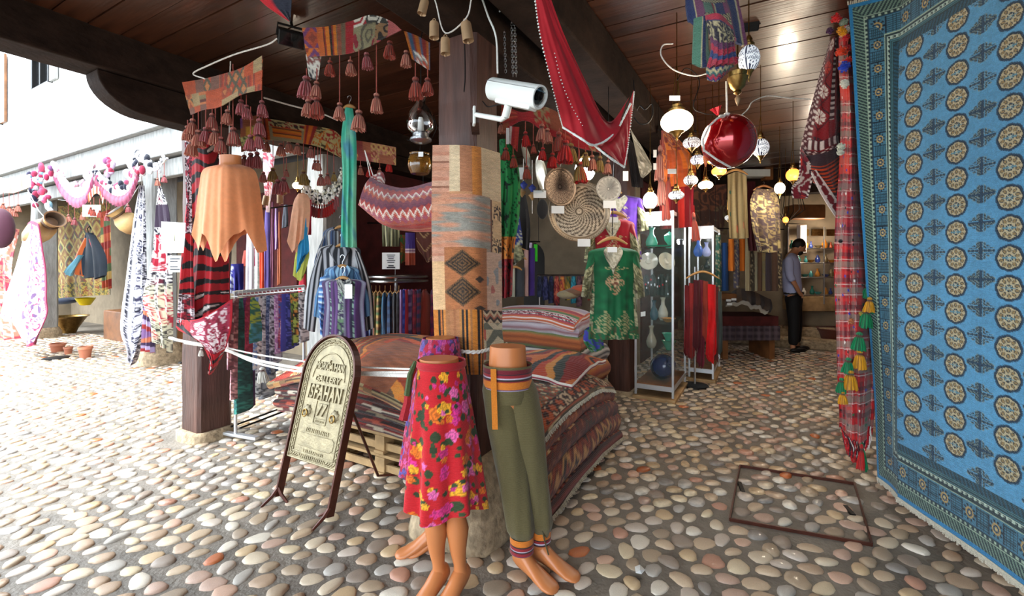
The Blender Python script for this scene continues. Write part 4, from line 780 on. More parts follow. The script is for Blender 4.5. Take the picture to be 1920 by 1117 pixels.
# notices
nrm = -B3*1.
t = thing('notice', at(327, 448, 3.5), 'large white laminated notice pinned on the left post', 'notice')
def plate(x0, y0, x1, y1, d, m, parent, dx=0, name='sheet', th=.003):
    a, b, c, e = at(x0, y0+dx, d[0]), at(x1, y0, d[1]), at(x1, y1, d[1]), at(x0, y1+dx*.2, d[0]); n = unit(np.cross(b-a, c-b))*th; mb = MB(); mb.add([a, b, c, e, a-n, b-n, c-n, e-n], [(0, 1, 2, 3), (7, 6, 5, 4), (0, 4, 5, 1), (1, 5, 6, 2), (2, 6, 7, 3), (3, 7, 4, 0)]); return obj(name, mb, M[m], parent, smooth=False)
M['yel'] = mat('pale_yellow_print', 'eef0b8', rough=.8, bump=0); plate(303, 418, 351, 474, (3.50, 3.42), 'paper', t, -3); plate(313, 438, 327, 452, (3.47, 3.45), 'yel', t, 0, 'print', .002)
t = thing('notice', at(327, 495, 3.55), 'smaller printed white notice below the large one on the left post', 'notice'); plate(316, 479, 340, 510, (3.63, 3.585), 'paper', t)
for k in range(5): plate(319, 484+k*5, 337-(k % 2)*4, 486+k*5, (3.62, 3.58), 'ink', t, 0, 'print', .002) if k != 2 else None
# ------------------------------------------------------------------ sign board
SB = np.array([-1.232, 2.657, 0]); su = -B3; sv = unit(A3*.25+Z3*.96); sn_ = np.cross(su, sv)
def sp(u, v, w=0.): return SB+su*u+sv*v+sn_*w
t = thing('sign_board', SB, 'arched cast metal sign board with raised lettering on brown steel legs', 'sign')
hw, y0, ys = .222, .265, .775
out = [(-hw, y0), (hw, y0), (hw, ys)]+[(hw*math.cos(a), ys+hw*1.08*math.sin(a)) for a in np.linspace(.12, math.pi-.12, 22)]+[(-hw, ys)]
m = len(out); mb = MB(); F_ = [sp(u, v, .008) for u, v in out]; Bk = [sp(u, v, -.008) for u, v in out]; mb.add(F_+Bk, [tuple(range(m)), tuple(range(2*m-1, m-1, -1))]+[(i, i+m, (i+1) % m+m, (i+1) % m) for i in range(m)]); obj('plate', mb, M['relief'], t, smooth=False)
arc = lambda h, r, w=0., n=22, lo=.05: [sp(-h, lo, w)]+[sp(-h, v, w) for v in np.linspace(lo, ys, 8)[1:]]+[sp(-h*math.cos(a), ys+r*math.sin(a), w) for a in np.linspace(.1, math.pi-.1, n)]+[sp(h, v, w) for v in np.linspace(ys, lo, 8)]
fr = MB(); A_ = arc(hw+.012, (hw+.012)*1.08, 0, 24, .03)
for p, q in zip(A_[:-1], A_[1:]): fr.bar(p, q, .012, .05, up=tuple(np.cross(unit(q-p), sn_)) if 0 else tuple(sn_))
obj('frame', fr, M['rust'], t, smooth=False)
for s in (-1, 1):
    f = MB(); b = sp(s*(hw+.012), .03)
    for dv in (1, -1): f.tube([b+[0, 0, .05], b+np.array([0, 0, .015])+A3*dv*-.03*0-sn_*0+(A3*-.04 if dv > 0 else B3*.03*s), b+np.array([0, 0, -.018])+(A3*-.11 if dv > 0 else B3*.09*s)], [.012, .011, .007], 6)
    obj('foot', f, M['rust'], t)
back = MB(); back.tube([sp(hw*.6, .75, -.01), sp(hw*.6, .7, -.02), SB+su*.1+A3*.5+[0, 0, .03], SB+su*.16+A3*.6+[0, 0, .012]], .009, 6); obj('rear_leg', back, M['rust'], t)
for h, r, w_ in ((hw-.004, (hw-.004)*1.06, .005), (hw-.038, (hw-.038)*1.06, .004)):
    mb = MB(); mb.tube(arc(h, r, .01, 22, y0+.006 if h > .2 else y0+.045), w_, 6); mb.tube([sp(-h, (y0+.006 if h > .2 else y0+.045), .01), sp(h, (y0+.006 if h > .2 else y0+.045), .01)], w_, 6); obj('raised_rim', mb, M['relief'], t)
mb = MB(); mb.tube([sp(-.145*math.cos(a), ys-.02+.16*math.sin(a), .009) for a in np.linspace(0, math.pi, 20)], .0045, 6); obj('raised_arch', mb, M['relief'], t)
lf = MB(); Pp = arc(hw-.021, (hw-.021)*1.06, .01, 26, y0+.03); acc = 0
for i in range(len(Pp)-1):
    for f_ in (.0, .25, .5, .75):
        p = Pp[i]+(Pp[i+1]-Pp[i])*f_; d_ = unit(Pp[i+1]-Pp[i]); e_ = np.cross(sn_, d_)
        if np.linalg.norm(Pp[i+1]-Pp[i]) < .04 and f_ in (.25, .75): continue
        x_ = unit(d_+e_*.9*(1 if (i+int(f_*4)) % 2 else -1)); lf.ell(p, (.017, .006, .005), 7, 5, ax=(x_, np.cross(sn_, x_), sn_))
for u in np.linspace(-hw+.03, hw-.03, 20): x_ = unit(su+sv*.8*(1 if int(u*90) % 2 else -1)); lf.ell(sp(u, y0+.026, .01), (.017, .006, .005), 7, 5, ax=(x_, np.cross(sn_, x_), sn_))
obj('leaf_border', lf, M['relief'], t, kind='stuff')
for tx, v, sz, sy, spc, dp in (('MORI\u0106A HAN', .83, .042, 1.5, .98, .004), ('GALLERY', .752, .052, 1.0, 1.1, .004), ('ISFAHAN', .668, .066, 1.75, 1.2, .006)):
    letters(tx, t, sp(0, v, .0105), su, sv, sz, M['relief'], depth=dp, sp=spc, sy=sy, shear=.1)
letters('77', t, sp(0, .57, .0105), su, sv, .075, M['relief'], depth=.005, shear=.15, sp=1.1, sy=1.3)
mb = MB(); q = [(-.055, .49), (.055, .49), (.055, .625), (-.055, .625)]
for i in range(4): mb.tube([sp(*q[i], .01), sp(*q[(i+1) % 4], .01)], .0035, 5)
mb.tube([sp(-.055, .52, .01), sp(.055, .52, .01)], .0025, 5); obj('number_frame', mb, M['relief'], t)
mb = MB()
for v, n, w_, h_ in ((.505, 7, .07, .012), (.445, 13, .2, .024), (.325, 11, .17, .016)):   # small worn letters, no longer legible
    for i in range(n):
        u = -w_/2+w_*i/(n-1); mb.bar(sp(u, v-h_/2, .01), sp(u+R.uniform(-.003, .006), v+h_/2, .01), .003, .004, up=tuple(sn_))
        if i % 2: mb.bar(sp(u, v+R.choice((-.4, 0, .4))*h_, .01), sp(u+w_/(n+3), v, .01), .003, .004, up=tuple(sn_))
obj('worn_lettering', mb, M['relief'], t, kind='stuff', smooth=False)
mb = MB(); mb.tube([sp(-.15, .425, .009), sp(.14, .425, .009), sp(.16, .41, .009), sp(.16, .365, .009), sp(.14, .35, .009), sp(-.15, .35, .009)], .003, 5); obj('raised_panel', mb, M['relief'], t)
for s in (-1, 1):
    c = sp(s*.125, .555, .012); mb = MB().lathe([(.001, .012), (.016, .011), (.03, .004), (.034, -.004)], c, sn_, 16, flute=8, fl=.12); obj('rosette', mb, M['relief'], t); obj('ring_knocker', MB().tube([c+sn_*.016+su*.019*math.sin(a)+sv*(-.016+.021*math.cos(a)) for a in np.linspace(0, 2*math.pi, 18)[:-1]], .0045, 6, closed=True), M['brass'], t)
# ------------------------------------------------------------------ mannequins (lower bodies)
def skinned(name, verts, edges, radii, m, parent=None, label=None, cat=None, root=0, sub=2, org=None):
    o0 = ORG[parent.name] if parent is not None else np.asarray(org if org is not None else verts[0], float)
    me = bpy.data.meshes.new(name); me.from_pydata([tuple(np.asarray(v)-o0) for v in verts], edges, []); me.materials.append(M[m] if isinstance(m, str) else m)
    o = bpy.data.objects.new(name, me); COL.objects.link(o); ORG[o.name] = o0
    if parent is not None: o.parent = parent
    else: o.location = o0
    sk = o.modifiers.new('skin', 'SKIN'); sk.use_smooth_shade = True; sv_ = me.skin_vertices[0].data
    for i, r in enumerate(radii): sv_[i].radius = (r, r) if np.ndim(r) == 0 else r
    for i in range(len(verts)): sv_[i].use_root = (i == root)
    s = o.modifiers.new('sub', 'SUBSURF'); s.levels = s.render_levels = sub
    return tag(o, label, cat)
def loft(mb, path, radii, ax2=None, n=20, col=None, cap=True):
    P = np.asarray(path, float); rg = []
    for p, (rx, ry, yaw) in zip(P, radii):
        a = np.linspace(0, 2*math.pi, n, endpoint=False); x = rx*np.cos(a); y = ry*np.sin(a); c, s = math.cos(yaw), math.sin(yaw); rg.append(np.stack([p[0]+x*c-y*s, p[1]+x*s+y*c, np.full(n, p[2])], 1))
    return mb.ring(np.array(rg), False, cap, col)
def foot_mesh(mb, ankle, heading, L=.235, heel_up=.0):                # foot as rings from heel to toes
    h = np.array([math.cos(heading), math.sin(heading), 0]); s = np.array([-h[1], h[0], 0]); rg = []; n = 16
    for t_, wz, hz, zz in ((-.24, .004, .01, .045), (-.2, .026, .034, .042), (-.08, .033, .05, .05), (.1, .034, .05, .05), (.3, .036, .036, .042-.004), (.5, .042, .026, .03), (.7, .046, .018, .021), (.82, .042, .014, .017), (.9, .03, .011, .014), (.935, .006, .005, .012)):
        a = np.linspace(0, 2*math.pi, n, endpoint=False); z = heel_up*max(0, 1-(t_+.2)/.8)
        rg.append([np.array([ankle[0], ankle[1], 0])+h*t_*L*.9+s*wz*math.cos(k)+np.array([0, 0, zz+z+hz*math.sin(k)]) for k in a])
    mb.ring(np.array(rg))
def legs(par, hip, feet, heads, z_top, rw, rd, yaw, knee_fwd=.02, hu=.03, slim=1.):
    """pelvis with a flat cut waist and two tapering legs, one mesh; feet: ankle points"""
    mb = MB(); loft(mb, [hip+[0, 0, z] for z in (z_top+.012, z_top-.03, z_top-.1, z_top-.2, z_top-.27)], [(rw*.9, rd*.9, yaw), (rw*.93, rd*.93, yaw), (rw*.98, rd*.98, yaw), (rw*1.02, rd*1.02, yaw), (rw*.8, rd*.8, yaw)], n=28)
    for i, (f, hd) in enumerate(zip(feet, heads)):
        top = hip+np.array([(i*2-1)*rw*.5*math.cos(yaw), (i*2-1)*rw*.5*math.sin(yaw), z_top-.2]); f = np.asarray(f, float); fw = np.array([math.cos(hd), math.sin(hd), 0]); ps = []; rr = []
        for k, r in ((0, .078), (.2, .078), (.38, .062), (.5, .05), (.56, .048), (.64, .05), (.74, .05), (.86, .036), (.95, .027), (1., .03)):
            p = top*(1-k)+np.array([f[0], f[1], .06+hu])*k; p = p+fw*knee_fwd*math.sin(math.pi*k)-fw*.012*(1 if .6 < k < .8 else 0); ps.append(p); r = r*(slim if k < .7 else 1); rr.append((r, r*1.02, 0))
        loft(mb, ps, rr, n=20); foot_mesh(mb, f, hd, heel_up=hu)
    return obj('legs_and_hips', mb, M['skin'], par)
def skirt(par, hip, z_top, z_bot, r0, r1, yaw, colf, shift=(0, 0), nf=9, seed=0, open_=None):
    n, mm = 220, 110; u = np.linspace(0, 2*math.pi, n); v = np.linspace(0, 1, mm); U, V = np.meshgrid(u, v); f = np.clip((V-.12)/.88, 0, 1)**.9
    Rr = 1+.11*f*(np.sin(nf*U+seed+1.5*V)+.5*np.sin(nf*1.7*U+2*seed)); rx = r0[0]+(r1[0]-r0[0])*V**.8; ry = r0[1]+(r1[1]-r0[1])*V**.8
    x = rx*Rr*np.cos(U); y = ry*Rr*np.sin(U); c, s = math.cos(yaw), math.sin(yaw); z = z_top+(z_bot-z_top)*V-.02*f*np.sin(3*U+seed)
    P = np.stack([hip[0]+shift[0]*V+x*c-y*s, hip[1]+shift[1]*V+x*s+y*c, z], -1); return obj('skirt', MB().grid(P, colf(U*np.mean([r0[0], r1[0]]), V*(z_top-z_bot), 1, z_top-z_bot), flip=True), M['cloth'], par)
FL = floral('b80c18', 'd02c80 e0609c d86a14 e8a020 c82870', '2c3c1a', .066, .46, .3, 2)
hip = np.array([-.325, 2.02, 0]); mq = thing('mannequin', hip, 'half mannequin in a red floral wrap skirt standing in front of the middle post', 'mannequin')
a1 = np.array([-.318, 1.99]); a2 = np.array([-.225, 1.985])
legs(mq, hip, [a1, a2], [math.radians(-122), math.radians(-118)], 1.02, .095, .08, .1, hu=.045, slim=.72)
sk = skirt(mq, hip+[0.01, 0, 0], 1.01, .375, (.1, .085), (.172, .13), .1, FL, (.018, .0), 7, 1.2); sk['label'] = 'red skirt with pink roses and orange flowers'
ORG[sk.name] = ORG[mq.name]
mb = MB(); loft(mb, [hip+[.01, 0, z] for z in (1.02, 1.025, 1.0, .99)], [(.101, .086, .1), (.107, .092, .1), (.112, .096, .1), (.104, .09, .1)], n=40, col=hx('a81420'), cap=False); obj('waistband', mb, M['cloth'], sk)
mb = MB(); mb.tube([hip+[-.1, -.02, 1.0], hip+[-.125, -.03, .93], hip+[-.135, -.03, .84], hip+[-.15, -.04, .77]], [.012, .014, .018, .022], 6, col=hx('9a1420')); mb.tube([hip+[-.1, -.02, 1.02], hip+[-.118, -.05, .97], hip+[-.13, -.05, .88]], [.01, .012, .015], 6, col=hx('3c4a22')); obj('tie', mb, M['cloth'], sk)
hip3 = np.array([-.36, 2.28, 0]); mq3 = thing('mannequin', hip3, 'half mannequin in a pink and violet floral skirt, mostly hidden behind the red-skirted one', 'mannequin')
legs(mq3, hip3, [np.array([-.385, 2.28]), np.array([-.34, 2.31])], [math.radians(192), math.radians(200)], 1.07, .08, .065, .3, hu=.07, slim=.7)
skirt(mq3, hip3, 1.08, .42, (.09, .07), (.175, .1), .1, floral('9c1430', 'c04a88 a03a88 5a4a90 b8486c', '3c2a4a', .06, .46, .5, 7), (-.02, 0), 8, 3)
# trousers
hip2 = np.array([-.02, 2.1, 0]); mp = thing('mannequin', hip2, 'half mannequin in olive trousers leaning on the middle post', 'mannequin')
fa, fb_ = np.array([.05, 2.12]), np.array([.14, 2.17]); mbp = MB()
legs(mp, hip2+[0, 0, 0], [fa, fb_], [math.radians(-42), math.radians(-32)], 1.06, .092, .075, -.1, hu=.035, slim=.55, knee_fwd=0)
OL = solid('5c5230', .1, 5); BND = stripes('c8701c c8701c 2a1c1c 8a1c24 b8b0c0 2a1c1c 8a1c24 4a3a5a', [3, 2, 1, 2, 1, 1, 2, 1], p=.075)
tr = MB()
for i, (f, hd) in enumerate(((fa, -.7), (fb_, -.55))):
    ps = []; rr = []; n = 40; m2 = 60
    top = hip2+np.array([(-.046, .046)[i], 0, .93]); k = np.linspace(0, 1, m2); rad = np.interp(k, [0, .08, .3, .55, .8, .93, 1], [.062, .082, .086, .076, .068, .064, .045])
    U, K = np.meshgrid(np.linspace(0, 2*math.pi, n), k); cx = top[0]*(1-K)+f[0]*K; cy = top[1]*(1-K)+f[1]*K; cz = .93*(1-K)+.165*K
    rr = rad[:, None]*(1+.06*np.sin(3*U+4*K+i)*K+.05*np.sin(7*U+9*K)*K); P = np.stack([cx+rr*np.cos(U), cy+rr*.95*np.sin(U), cz], -1); tr.grid(P, OL(U*.07, K*.76, 1, 1), flip=True)
loftp = [hip2+[0, 0, z] for z in (.97, .93, .86, .82)]; loft(tr, loftp, [(.098, .082, -.1), (.103, .086, -.1), (.11, .092, -.1), (.1, .085, -.1)], n=32, col=hx('5c5230'), cap=False)
trs = obj('trousers', tr, M['cloth'], mp, label='olive cotton trousers')
def bandring(par, name, c0, z0, z1, rx, ry, yaw, pat, dx=(0, 0), n=60):
    U, V = np.meshgrid(np.linspace(0, 2*math.pi, n), np.linspace(0, 1, 24)); x = rx*np.cos(U); y = ry*np.sin(U); c, s = math.cos(yaw), math.sin(yaw)
    P = np.stack([c0[0]+x*c-y*s+dx[0]*V, c0[1]+x*s+y*c+dx[1]*V, z0+(z1-z0)*V], -1); return obj(name, MB().grid(P, pat(U*.1, V*(z0-z1), .6, z0-z1), flip=True), M['cloth'], par)
w_ = bandring(trs, 'waistband', hip2, .99, .885, .113, .096, -.1, stripes('5c5230 6a1420 2a1c24 8a1c24 c8c0d0 2a1c1c 8a1c24 c8701c c8701c c8701c 4a3a5a b8a8c0', [1.5, 2, .6, 1.5, .6, .6, 1, 1.5, 1, 1, .5, 1], p=.112))
bandring(trs, 'cuff', (fa[0]-.004, fa[1]), .185, .11, .056, .056, 0, BND); bandring(trs, 'cuff', (fb_[0]-.004, fb_[1]), .185, .125, .05, .05, 0, BND)
obj('belt_strap', MB().grid(np.array([[hip2+[x, -.093-(.02*(1-v)), .985-.26*(1-v)] for x in (-.075+.008*(1-v), -.05+.008*(1-v))] for v in np.linspace(1, 0, 8)]), hx('c8741c'), flip=False), M['cloth'], trs)
obj('drawstring', MB().tube([np.array([fb_[0]-.02, fb_[1]-.05, .3]), np.array([fb_[0]+.01, fb_[1]-.06, .17]), np.array([fb_[0]+.03, fb_[1]-.065, .1])], .0035, 5, col=hx('4a4428')), M['cloth'], trs)
# ------------------------------------------------------------------ hanging things, left and middle
o = scarf('red, black and white tiger-striped shawl hanging down the left post', [[(350, 250, 3.5), (382, 246, 3.4), (412, 250, 3.5)], [(352, 350), (385, 348, 3.38), (418, 350)], [(342, 480), (388, 478, 3.38), (430, 470)], [(338, 560), (382, 565, 3.38), (432, 560)], [(334, 612), (376, 628, 3.4), (436, 615)]], (3.47, 3.5), border(tiger('a8141f 181214 d0c8c2', 5.2, -.35), 'b01828', .012), m='cloth', amp=.03, folds=3, res=.006, name='shawl', cat='shawl', th=.006)
cloth('lower_fold', [[(334, 600, 3.36), (376, 596, 3.30), (436, 560, 3.38)], [(334, 618, 3.36), (380, 632, 3.28), (434, 610, 3.38)], [(372, 636, 3.34), (396, 655, 3.29), (425, 645, 3.36)], [(392, 672, 3.34), (402, 680, 3.3), (416, 668, 3.36)], [(391, 700, 3.34), (395, 702, 3.33), (400, 694, 3.34)]], 3.35, cells(border(orn('a0304a', 'e0c8cc 7a1c30 f0e0e0', 26, .55, 4), 'b01828', .012), [(0, .3, 0, .5, tiger('a8141f 181214 d0c8c2', 5, .4)), (0, 1, .62, 1, tiger('b81828 2a1216 e0d8d4', 7, .2))]), o, m='cloth', amp=.012, res=.006, th=.006)
cloth('side_fold', [[(346, 262, 3.36), (360, 258, 3.36)], [(349, 420, 3.36), (360, 420, 3.34)], [(336, 560, 3.36), (364, 562, 3.33)], [(333, 608, 3.36), (366, 616, 3.33)]], 3.36, bands([(.5, orn('3a1420', 'b0384c d8c8cc', 30, .5, 4)), (.32, tiger('a8141f 181214 181214', 6, .1)), (.18, orn('3a2024', 'd8ccd0 b03040', 26, .5, 6))]), o, m='cloth', amp=.01, res=.006)
# busts with ponchos
def bust(label, x, y, d, hpx):
    k = F/d; c = at(x, y, d); t = thing('bust_stand', c, label, 'bust'); h = hpx/k; r = h*.3
    obj('torso', MB().lathe([(.01, 0), (r*.52, 0), (r*.5, -h*.1), (r*.55, -h*.18), (r*1.1, -h*.27), (r*1.2, -h*.4), (r*1.1, -h*.7), (r*1., -h)], c, n=24, sq=(1, .6)), M['skin'], t); return t
bust('peach-coloured display bust under the orange poncho', 432, 292, 3.25, 130)
obj('cord', MB().tube([at(430, 300, 3.25), at(430, 200, 3.25), at(432, 115, 3.2)], .004, 5), M['rope'], label='cord holding the orange poncho bust under the valance', cat='cord')
OR = lambda s, t, w, h: mixc(hx('e79a6c'), hx('e2854f'), np.clip((nz(s*4, t*3, 4)-.3)*1.5, 0, 1))*(.95+.1*nz(s*60, t*14, 5))[..., None]
o = scarf('pale orange poncho with pointed hem on a display bust by the left post', [[(414, 308), (432, 311, 3.16), (450, 308)], [(382, 317), (430, 320, 3.12), (477, 319)], [(374, 346), (430, 350, 3.1), (486, 348)], [(367, 390), (430, 392, 3.1), (493, 392)], [(361, 415), (430, 420, 3.12), (499, 420)]], (3.2, 3.22), OR, m='silk', amp=.013, folds=3.2, ph=1, res=.006, vol=.07, hem=[(0, 25), (.12, 55), (.2, 20), (.28, 25), (.42, 72), (.5, 65), (.68, 20), (.8, 10), (.93, 55), (1, 48)], name='poncho', cat='poncho')
bust('second smaller bust under the pale peach scarf beside the grey post', 566, 362, 4.2, 34)
scarf('pale peach scarf on the smaller bust left of the grey post', [[(558, 364), (576, 364)], [(550, 382), (582, 380)], [(543, 430), (580, 430)], [(539, 452), (578, 448)]], 3.98, solid('f2b48e', .08), hem=[(0, 0), (.3, 25), (.6, 8), (1, -8)], vol=.05, amp=.012, name='scarf')
scarf('pink-red scarf behind the pale peach one', [[(574, 376), (584, 374)], [(572, 440), (584, 440)]], 4.2, solid('b8304a'), amp=.01, vol=.02)
scarf('turquoise blue scarf hanging on the left edge of the grey post', [[(572, 404), (577, 405)], [(562, 440), (578, 440)], [(558, 475), (580, 478)], [(556, 505), (572, 492)]], 3.98, solid('2f9ad0', .12), vol=.03, amp=.012, hem=[(0, 8), (1, -20)])
scarf('lime yellow scarf below the turquoise one', [[(562, 440), (578, 445)], [(554, 480), (580, 480)], [(550, 516), (574, 510)]], 4.08, solid('c8cc5c', .1), vol=.03, amp=.012, hem=[(0, 0), (.6, 16), (1, -4)])
scarf('royal blue cloth with white speckles hung behind the poncho', [[(432, 495), (457, 494)], [(432, 550), (457, 548)]], 4.1, cells(solid('34309a'), [(0, .3, .1, 1, orn('34309a', 'd8d8e8', 30, .5, 2))]), amp=.01, vol=.02)
for k, (x0, x1, y0, y1, c, lb) in enumerate([(462, 476, 400, 545, 'c4bcc0', 'pale grey'), (466, 472, 462, 482, '5a2a9a', 'purple'), (470, 478, 466, 502, 'e0487a', 'hot pink'), (474, 486, 430, 545, 'c8ccc4', 'speckled white'), (486, 495, 420, 545, 'd84a28', 'orange-red'), (495, 507, 395, 545, '4a3a72', 'violet-blue'), (508, 514, 380, 545, '7a4458', 'plum'), (514, 521, 390, 470, '7a4a8a', 'lilac striped'), (521, 527, 398, 535, 'a05838', 'rust ribbon'), (530, 540, 385, 428, '565860', 'grey'), (455, 470, 470, 500, '9a4034', 'brick'), (560, 574, 515, 560, 'a01c2c', 'crimson')]):
    scarf('narrow '+lb+' scarf hanging in the row behind the skirt rail', [[(x0+2, y0), (x1-1, y0-2)], [(x0, (y0+y1)/2), (x1, (y0+y1)/2)], [(x0-1, y1), (x1, y1-4)]], 5.0+.12*k, orn(c, 'f0f0e8 '+c, 40, .3, k) if 'speck' in lb else stripes(c+' '+c+' d0c0c8', p=.04, ax='s') if 'stri' in lb else solid(c, .2), amp=.012, vol=.03, folds=1.5, res=.015)
scarf('pink and white ikat strip hanging behind the tassels, left of the tin bells', [[(493, 285), (515, 290)], [(494, 330), (512, 335)], [(498, 372), (508, 376)], [(500, 398), (505, 398)]], 4.6, orn('f0d8dc', 'c85a6a e8b0b8 f8eef0', 12, .5, 3), m='wool', amp=.015)
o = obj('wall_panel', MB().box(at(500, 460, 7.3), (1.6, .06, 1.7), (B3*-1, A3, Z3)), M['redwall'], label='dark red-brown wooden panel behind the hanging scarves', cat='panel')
# black spotlight
def spotl(x, y, d, w, label, yaw=.5, e=0, tgt=None, col=(1, .93, .82)):
    k = F/d; c = at(x, y, d); s = w/k; t = thing('floodlight', c, label, 'floodlight'); ax = (np.array([math.cos(yaw), math.sin(yaw), 0]), np.array([-math.sin(yaw)*.8, math.cos(yaw)*.8, .6]), np.array([math.sin(yaw)*.6, -math.cos(yaw)*.6, .8]))
    obj('housing', MB().box(c, (s, s*.45, s*.6), ax), M['black'], t, bevel=.008)
    mb = MB()
    for i in range(6): mb.box(c+ax[1]*s*.26+ax[0]*s*(i-2.5)*.14, (s*.03, s*.12, s*.5), ax)
    obj('cooling_fins', mb, M['black'], t, smooth=False, kind='stuff'); obj('glass_front', MB().box(c-ax[1]*s*.235, (s*.9, .006, s*.5), ax), M['lens'], t, smooth=False)
    b = MB(); b.tube([c-ax[0]*s*.52, c-ax[0]*s*.52+ax[2]*s*.45, c+ax[0]*s*.52+ax[2]*s*.45, c+ax[0]*s*.52], .008, 5); b.tube([c+ax[2]*s*.45, [c[0], c[1], CZ]], .01, 5); obj('mounting_arm', b, M['iron'], t)
spotl(546, 72, 3.0, 46, 'black floodlight fixed under the planks left of the tasselled valance', .6); spotl(1404, 48, 3.05, 34, 'small dark floodlight above the mosaic lamp', -.3)
# kilim valances with tassels
KA = wear(patch_of([stripes('a83c28 c05a34 7a4a3a 943a2c', p=.05, ax='s'), diam('9a4a34 c07a4a 5a5444 b04a30', .08, .12, 3), solid('a89068'), solid('b8502c'), stripes('6a3a34 c8784a 8a7a5a', p=.07), solid('7a5448')], .09, .09, 3), .15, 30)
valance('rust patchwork valance with tassels hanging above the orange poncho', [(341, 154), (375, 149), (412, 140), (450, 128), (492, 104)], [(357, 215), (380, 206), (412, 200), (450, 178), (490, 168)], (3.38, 3.0), KA,
    [(362, 215, 222, 30), (372, 210, 243, 30), (386, 205, 238, 28), (398, 203, 212, 28), (404, 203, 240, 30), (415, 200, 256, 28), (427, 198, 205, 26), (437, 120, 238, 32), (452, 178, 186, 26), (462, 178, 196, 24), (491, 170, 188, 28), (486, 210, 222, 30), (470, 200, 252, 28), (484, 225, 248, 28), (352, 225, 235, 26), (360, 240, 262, 28)], (2, 0, 3), res=.007)
wire('bent_rod', [(385, 148, 3.25), (362, 138, 3.3), (392, 122, 3.2), (440, 102, 3.1), (500, 84, 3.0), (520, 72, 2.95)], .005, 'rope', label='thin white branch-like rod holding the rust valance', cat='rod')
wire('bent_rod', [(495, 183, 3.3), (540, 196, 3.5), (600, 212, 3.7), (632, 225, 3.8)], .006, 'rope', label='long thin white rod running behind the tassels under the beam', cat='rod')
KB = wear(cells(stripes('a8502c 6a3a4a b0482c 8a7a5a', p=.09), [(0, .14, 0, 1, diam('b04a2c 6a3a6a c86a2c 8a3a2a', .12, .1, 4)), (.14, .2, 0, 1, solid('c8642c')), (.2, .33, 0, 1, stripes('c8701c c8701c 2a1c1c 8a2a1c', p=.05, ax='s')), (.33, .42, 0, 1, stripes('6a5a44 8a4a34', p=.05, ax='s')), (.42, .5, 0, 1, solid('a01c24')), (.5, .72, .25, 1, orn('8c8464', '8a2430 5a5444', 12, .35, 4)), (.5, .85, 0, .25, orn('e0dccc', 'a8242c 3a3a34', 14, .5, 3)), (.72, .85, .25, 1, orn('94704c', 'c0505a 2a2420', 14, .4, 7)), (.85, 1, 0, 1, solid('b05a58'))]), .12, 30)
KBg = [(575, 128, 142, 38, 2.75), (594, 128, 152, 30), (594, 175, 182, 36), (578, 180, 186, 30), (619, 108, 113, 26), (637, 104, 192, 30), (657, 106, 112, 26), (673, 92, 206, 36), (687, 95, 98, 28), (706, 84, 174, 34), (731, 76, 76, 30)]
valance('patchwork valance with red and orange blocks and long tassels below the planks', [(566, 52), (610, 50), (655, 40), (695, 28), (730, 38), (752, 55)], [(575, 106), (615, 104), (655, 100), (690, 88), (728, 68), (752, 56)], (2.75, 2.6), KB, KBg, (1, 0, 3), res=.005)
valance('narrow hanging tail of white yarn at the left end of the block-pattern valance', [(573, 102), (602, 104)], [(580, 150), (596, 148)], 2.77, orn('e0dcd0', '3a3a40 8a5048', 30, .5, 5), (), cat='yarn tail', name='yarn_tail')
KC = wear(cells(solid('8a7c5a'), [(0, .22, 0, 1, solid('857a58')), (.03, .12, .1, .9, orn('8a8060', 'b8502c', 14, .4, 2)), (.22, .27, 0, 1, stripes('8a2a1c b8501c 2a201c', p=.03, ax='s')), (.27, .6, 0, .35, orn('b0a070', '8a1c24 3a2a24', 16, .5, 4)), (.3, .58, .35, .85, stripes('c8641c b8541c 3a201c c8701c', p=.05)), (.6, .7, 0, 1, stripes('c8641c 8a2a24', p=.05, ax='s')), (.7, 1, 0, 1, orn('b0a06a', '9a2a24 b8641c 4a3a24', 14, .5, 6))]), .1, 30)
valance('olive and orange kilim valance with tassels hanging behind the poncho', [(448, 216, 4.0), (500, 222), (560, 232), (620, 242), (640, 256)], [(450, 262, 4.0), (505, 262), (560, 268), (600, 276), (640, 296)], (4.0, 4.3), KC,
    [(500, 262, 263, 20), (527, 264, 268, 22), (541, 264, 264, 20), (558, 268, 268, 20), (512, 262, 314, 24), (532, 264, 334, 24), (569, 268, 318, 26), (583, 274, 274, 20), (596, 275, 300, 18), (601, 276, 326, 20), (614, 276, 324, 20), (626, 280, 322, 16), (590, 276, 300, 16)], (2, 4, 0), res=.009)
valance('yellow and violet kilim piece with fringed tassels left of the olive valance', [(450, 222), (482, 216)], [(452, 285), (486, 276)], 3.9, patch_of([solid('b8862c'), solid('6a3a6a'), orn('a8a060', '4a4a30', 20, .4, 3), solid('8a4a2c')], .07, .08, 4), [(458, 285, 290, 26), (470, 283, 286, 26), (482, 278, 284, 28)], (2, 3))
valance('small kilim corner with zigzags hanging beside the middle post', [(757, 58), (780, 66), (806, 80)], [(772, 110), (790, 122), (806, 132)], 2.62, patch_of([zig('e0dcd0 8a8a84 b8503c', .06, .05), stripes('b8641c 3a5a7a 8a2a24', p=.06, ax='s'), solid('a04430')], .08, .1, 5), [(762, 92, 94, 28), (779, 118, 144, 38), (802, 130, 146, 30)], (1, 0))
valance('faded orange kilim strip with tassels hanging above the red hammock', [(660, 262), (700, 268), (742, 276)], [(664, 300), (702, 304), (742, 310)], (4.6, 4.4), wear(patch_of([solid('a05a3c'), diam('b0705a 8a3a2a c09a5a', .06, .07, 3), solid('8a3430')], .09, .1, 7), .2, 25), [(676, 300, 310, 16), (694, 304, 312, 18), (712, 306, 314, 16), (730, 308, 300, 20)], (0, 7))
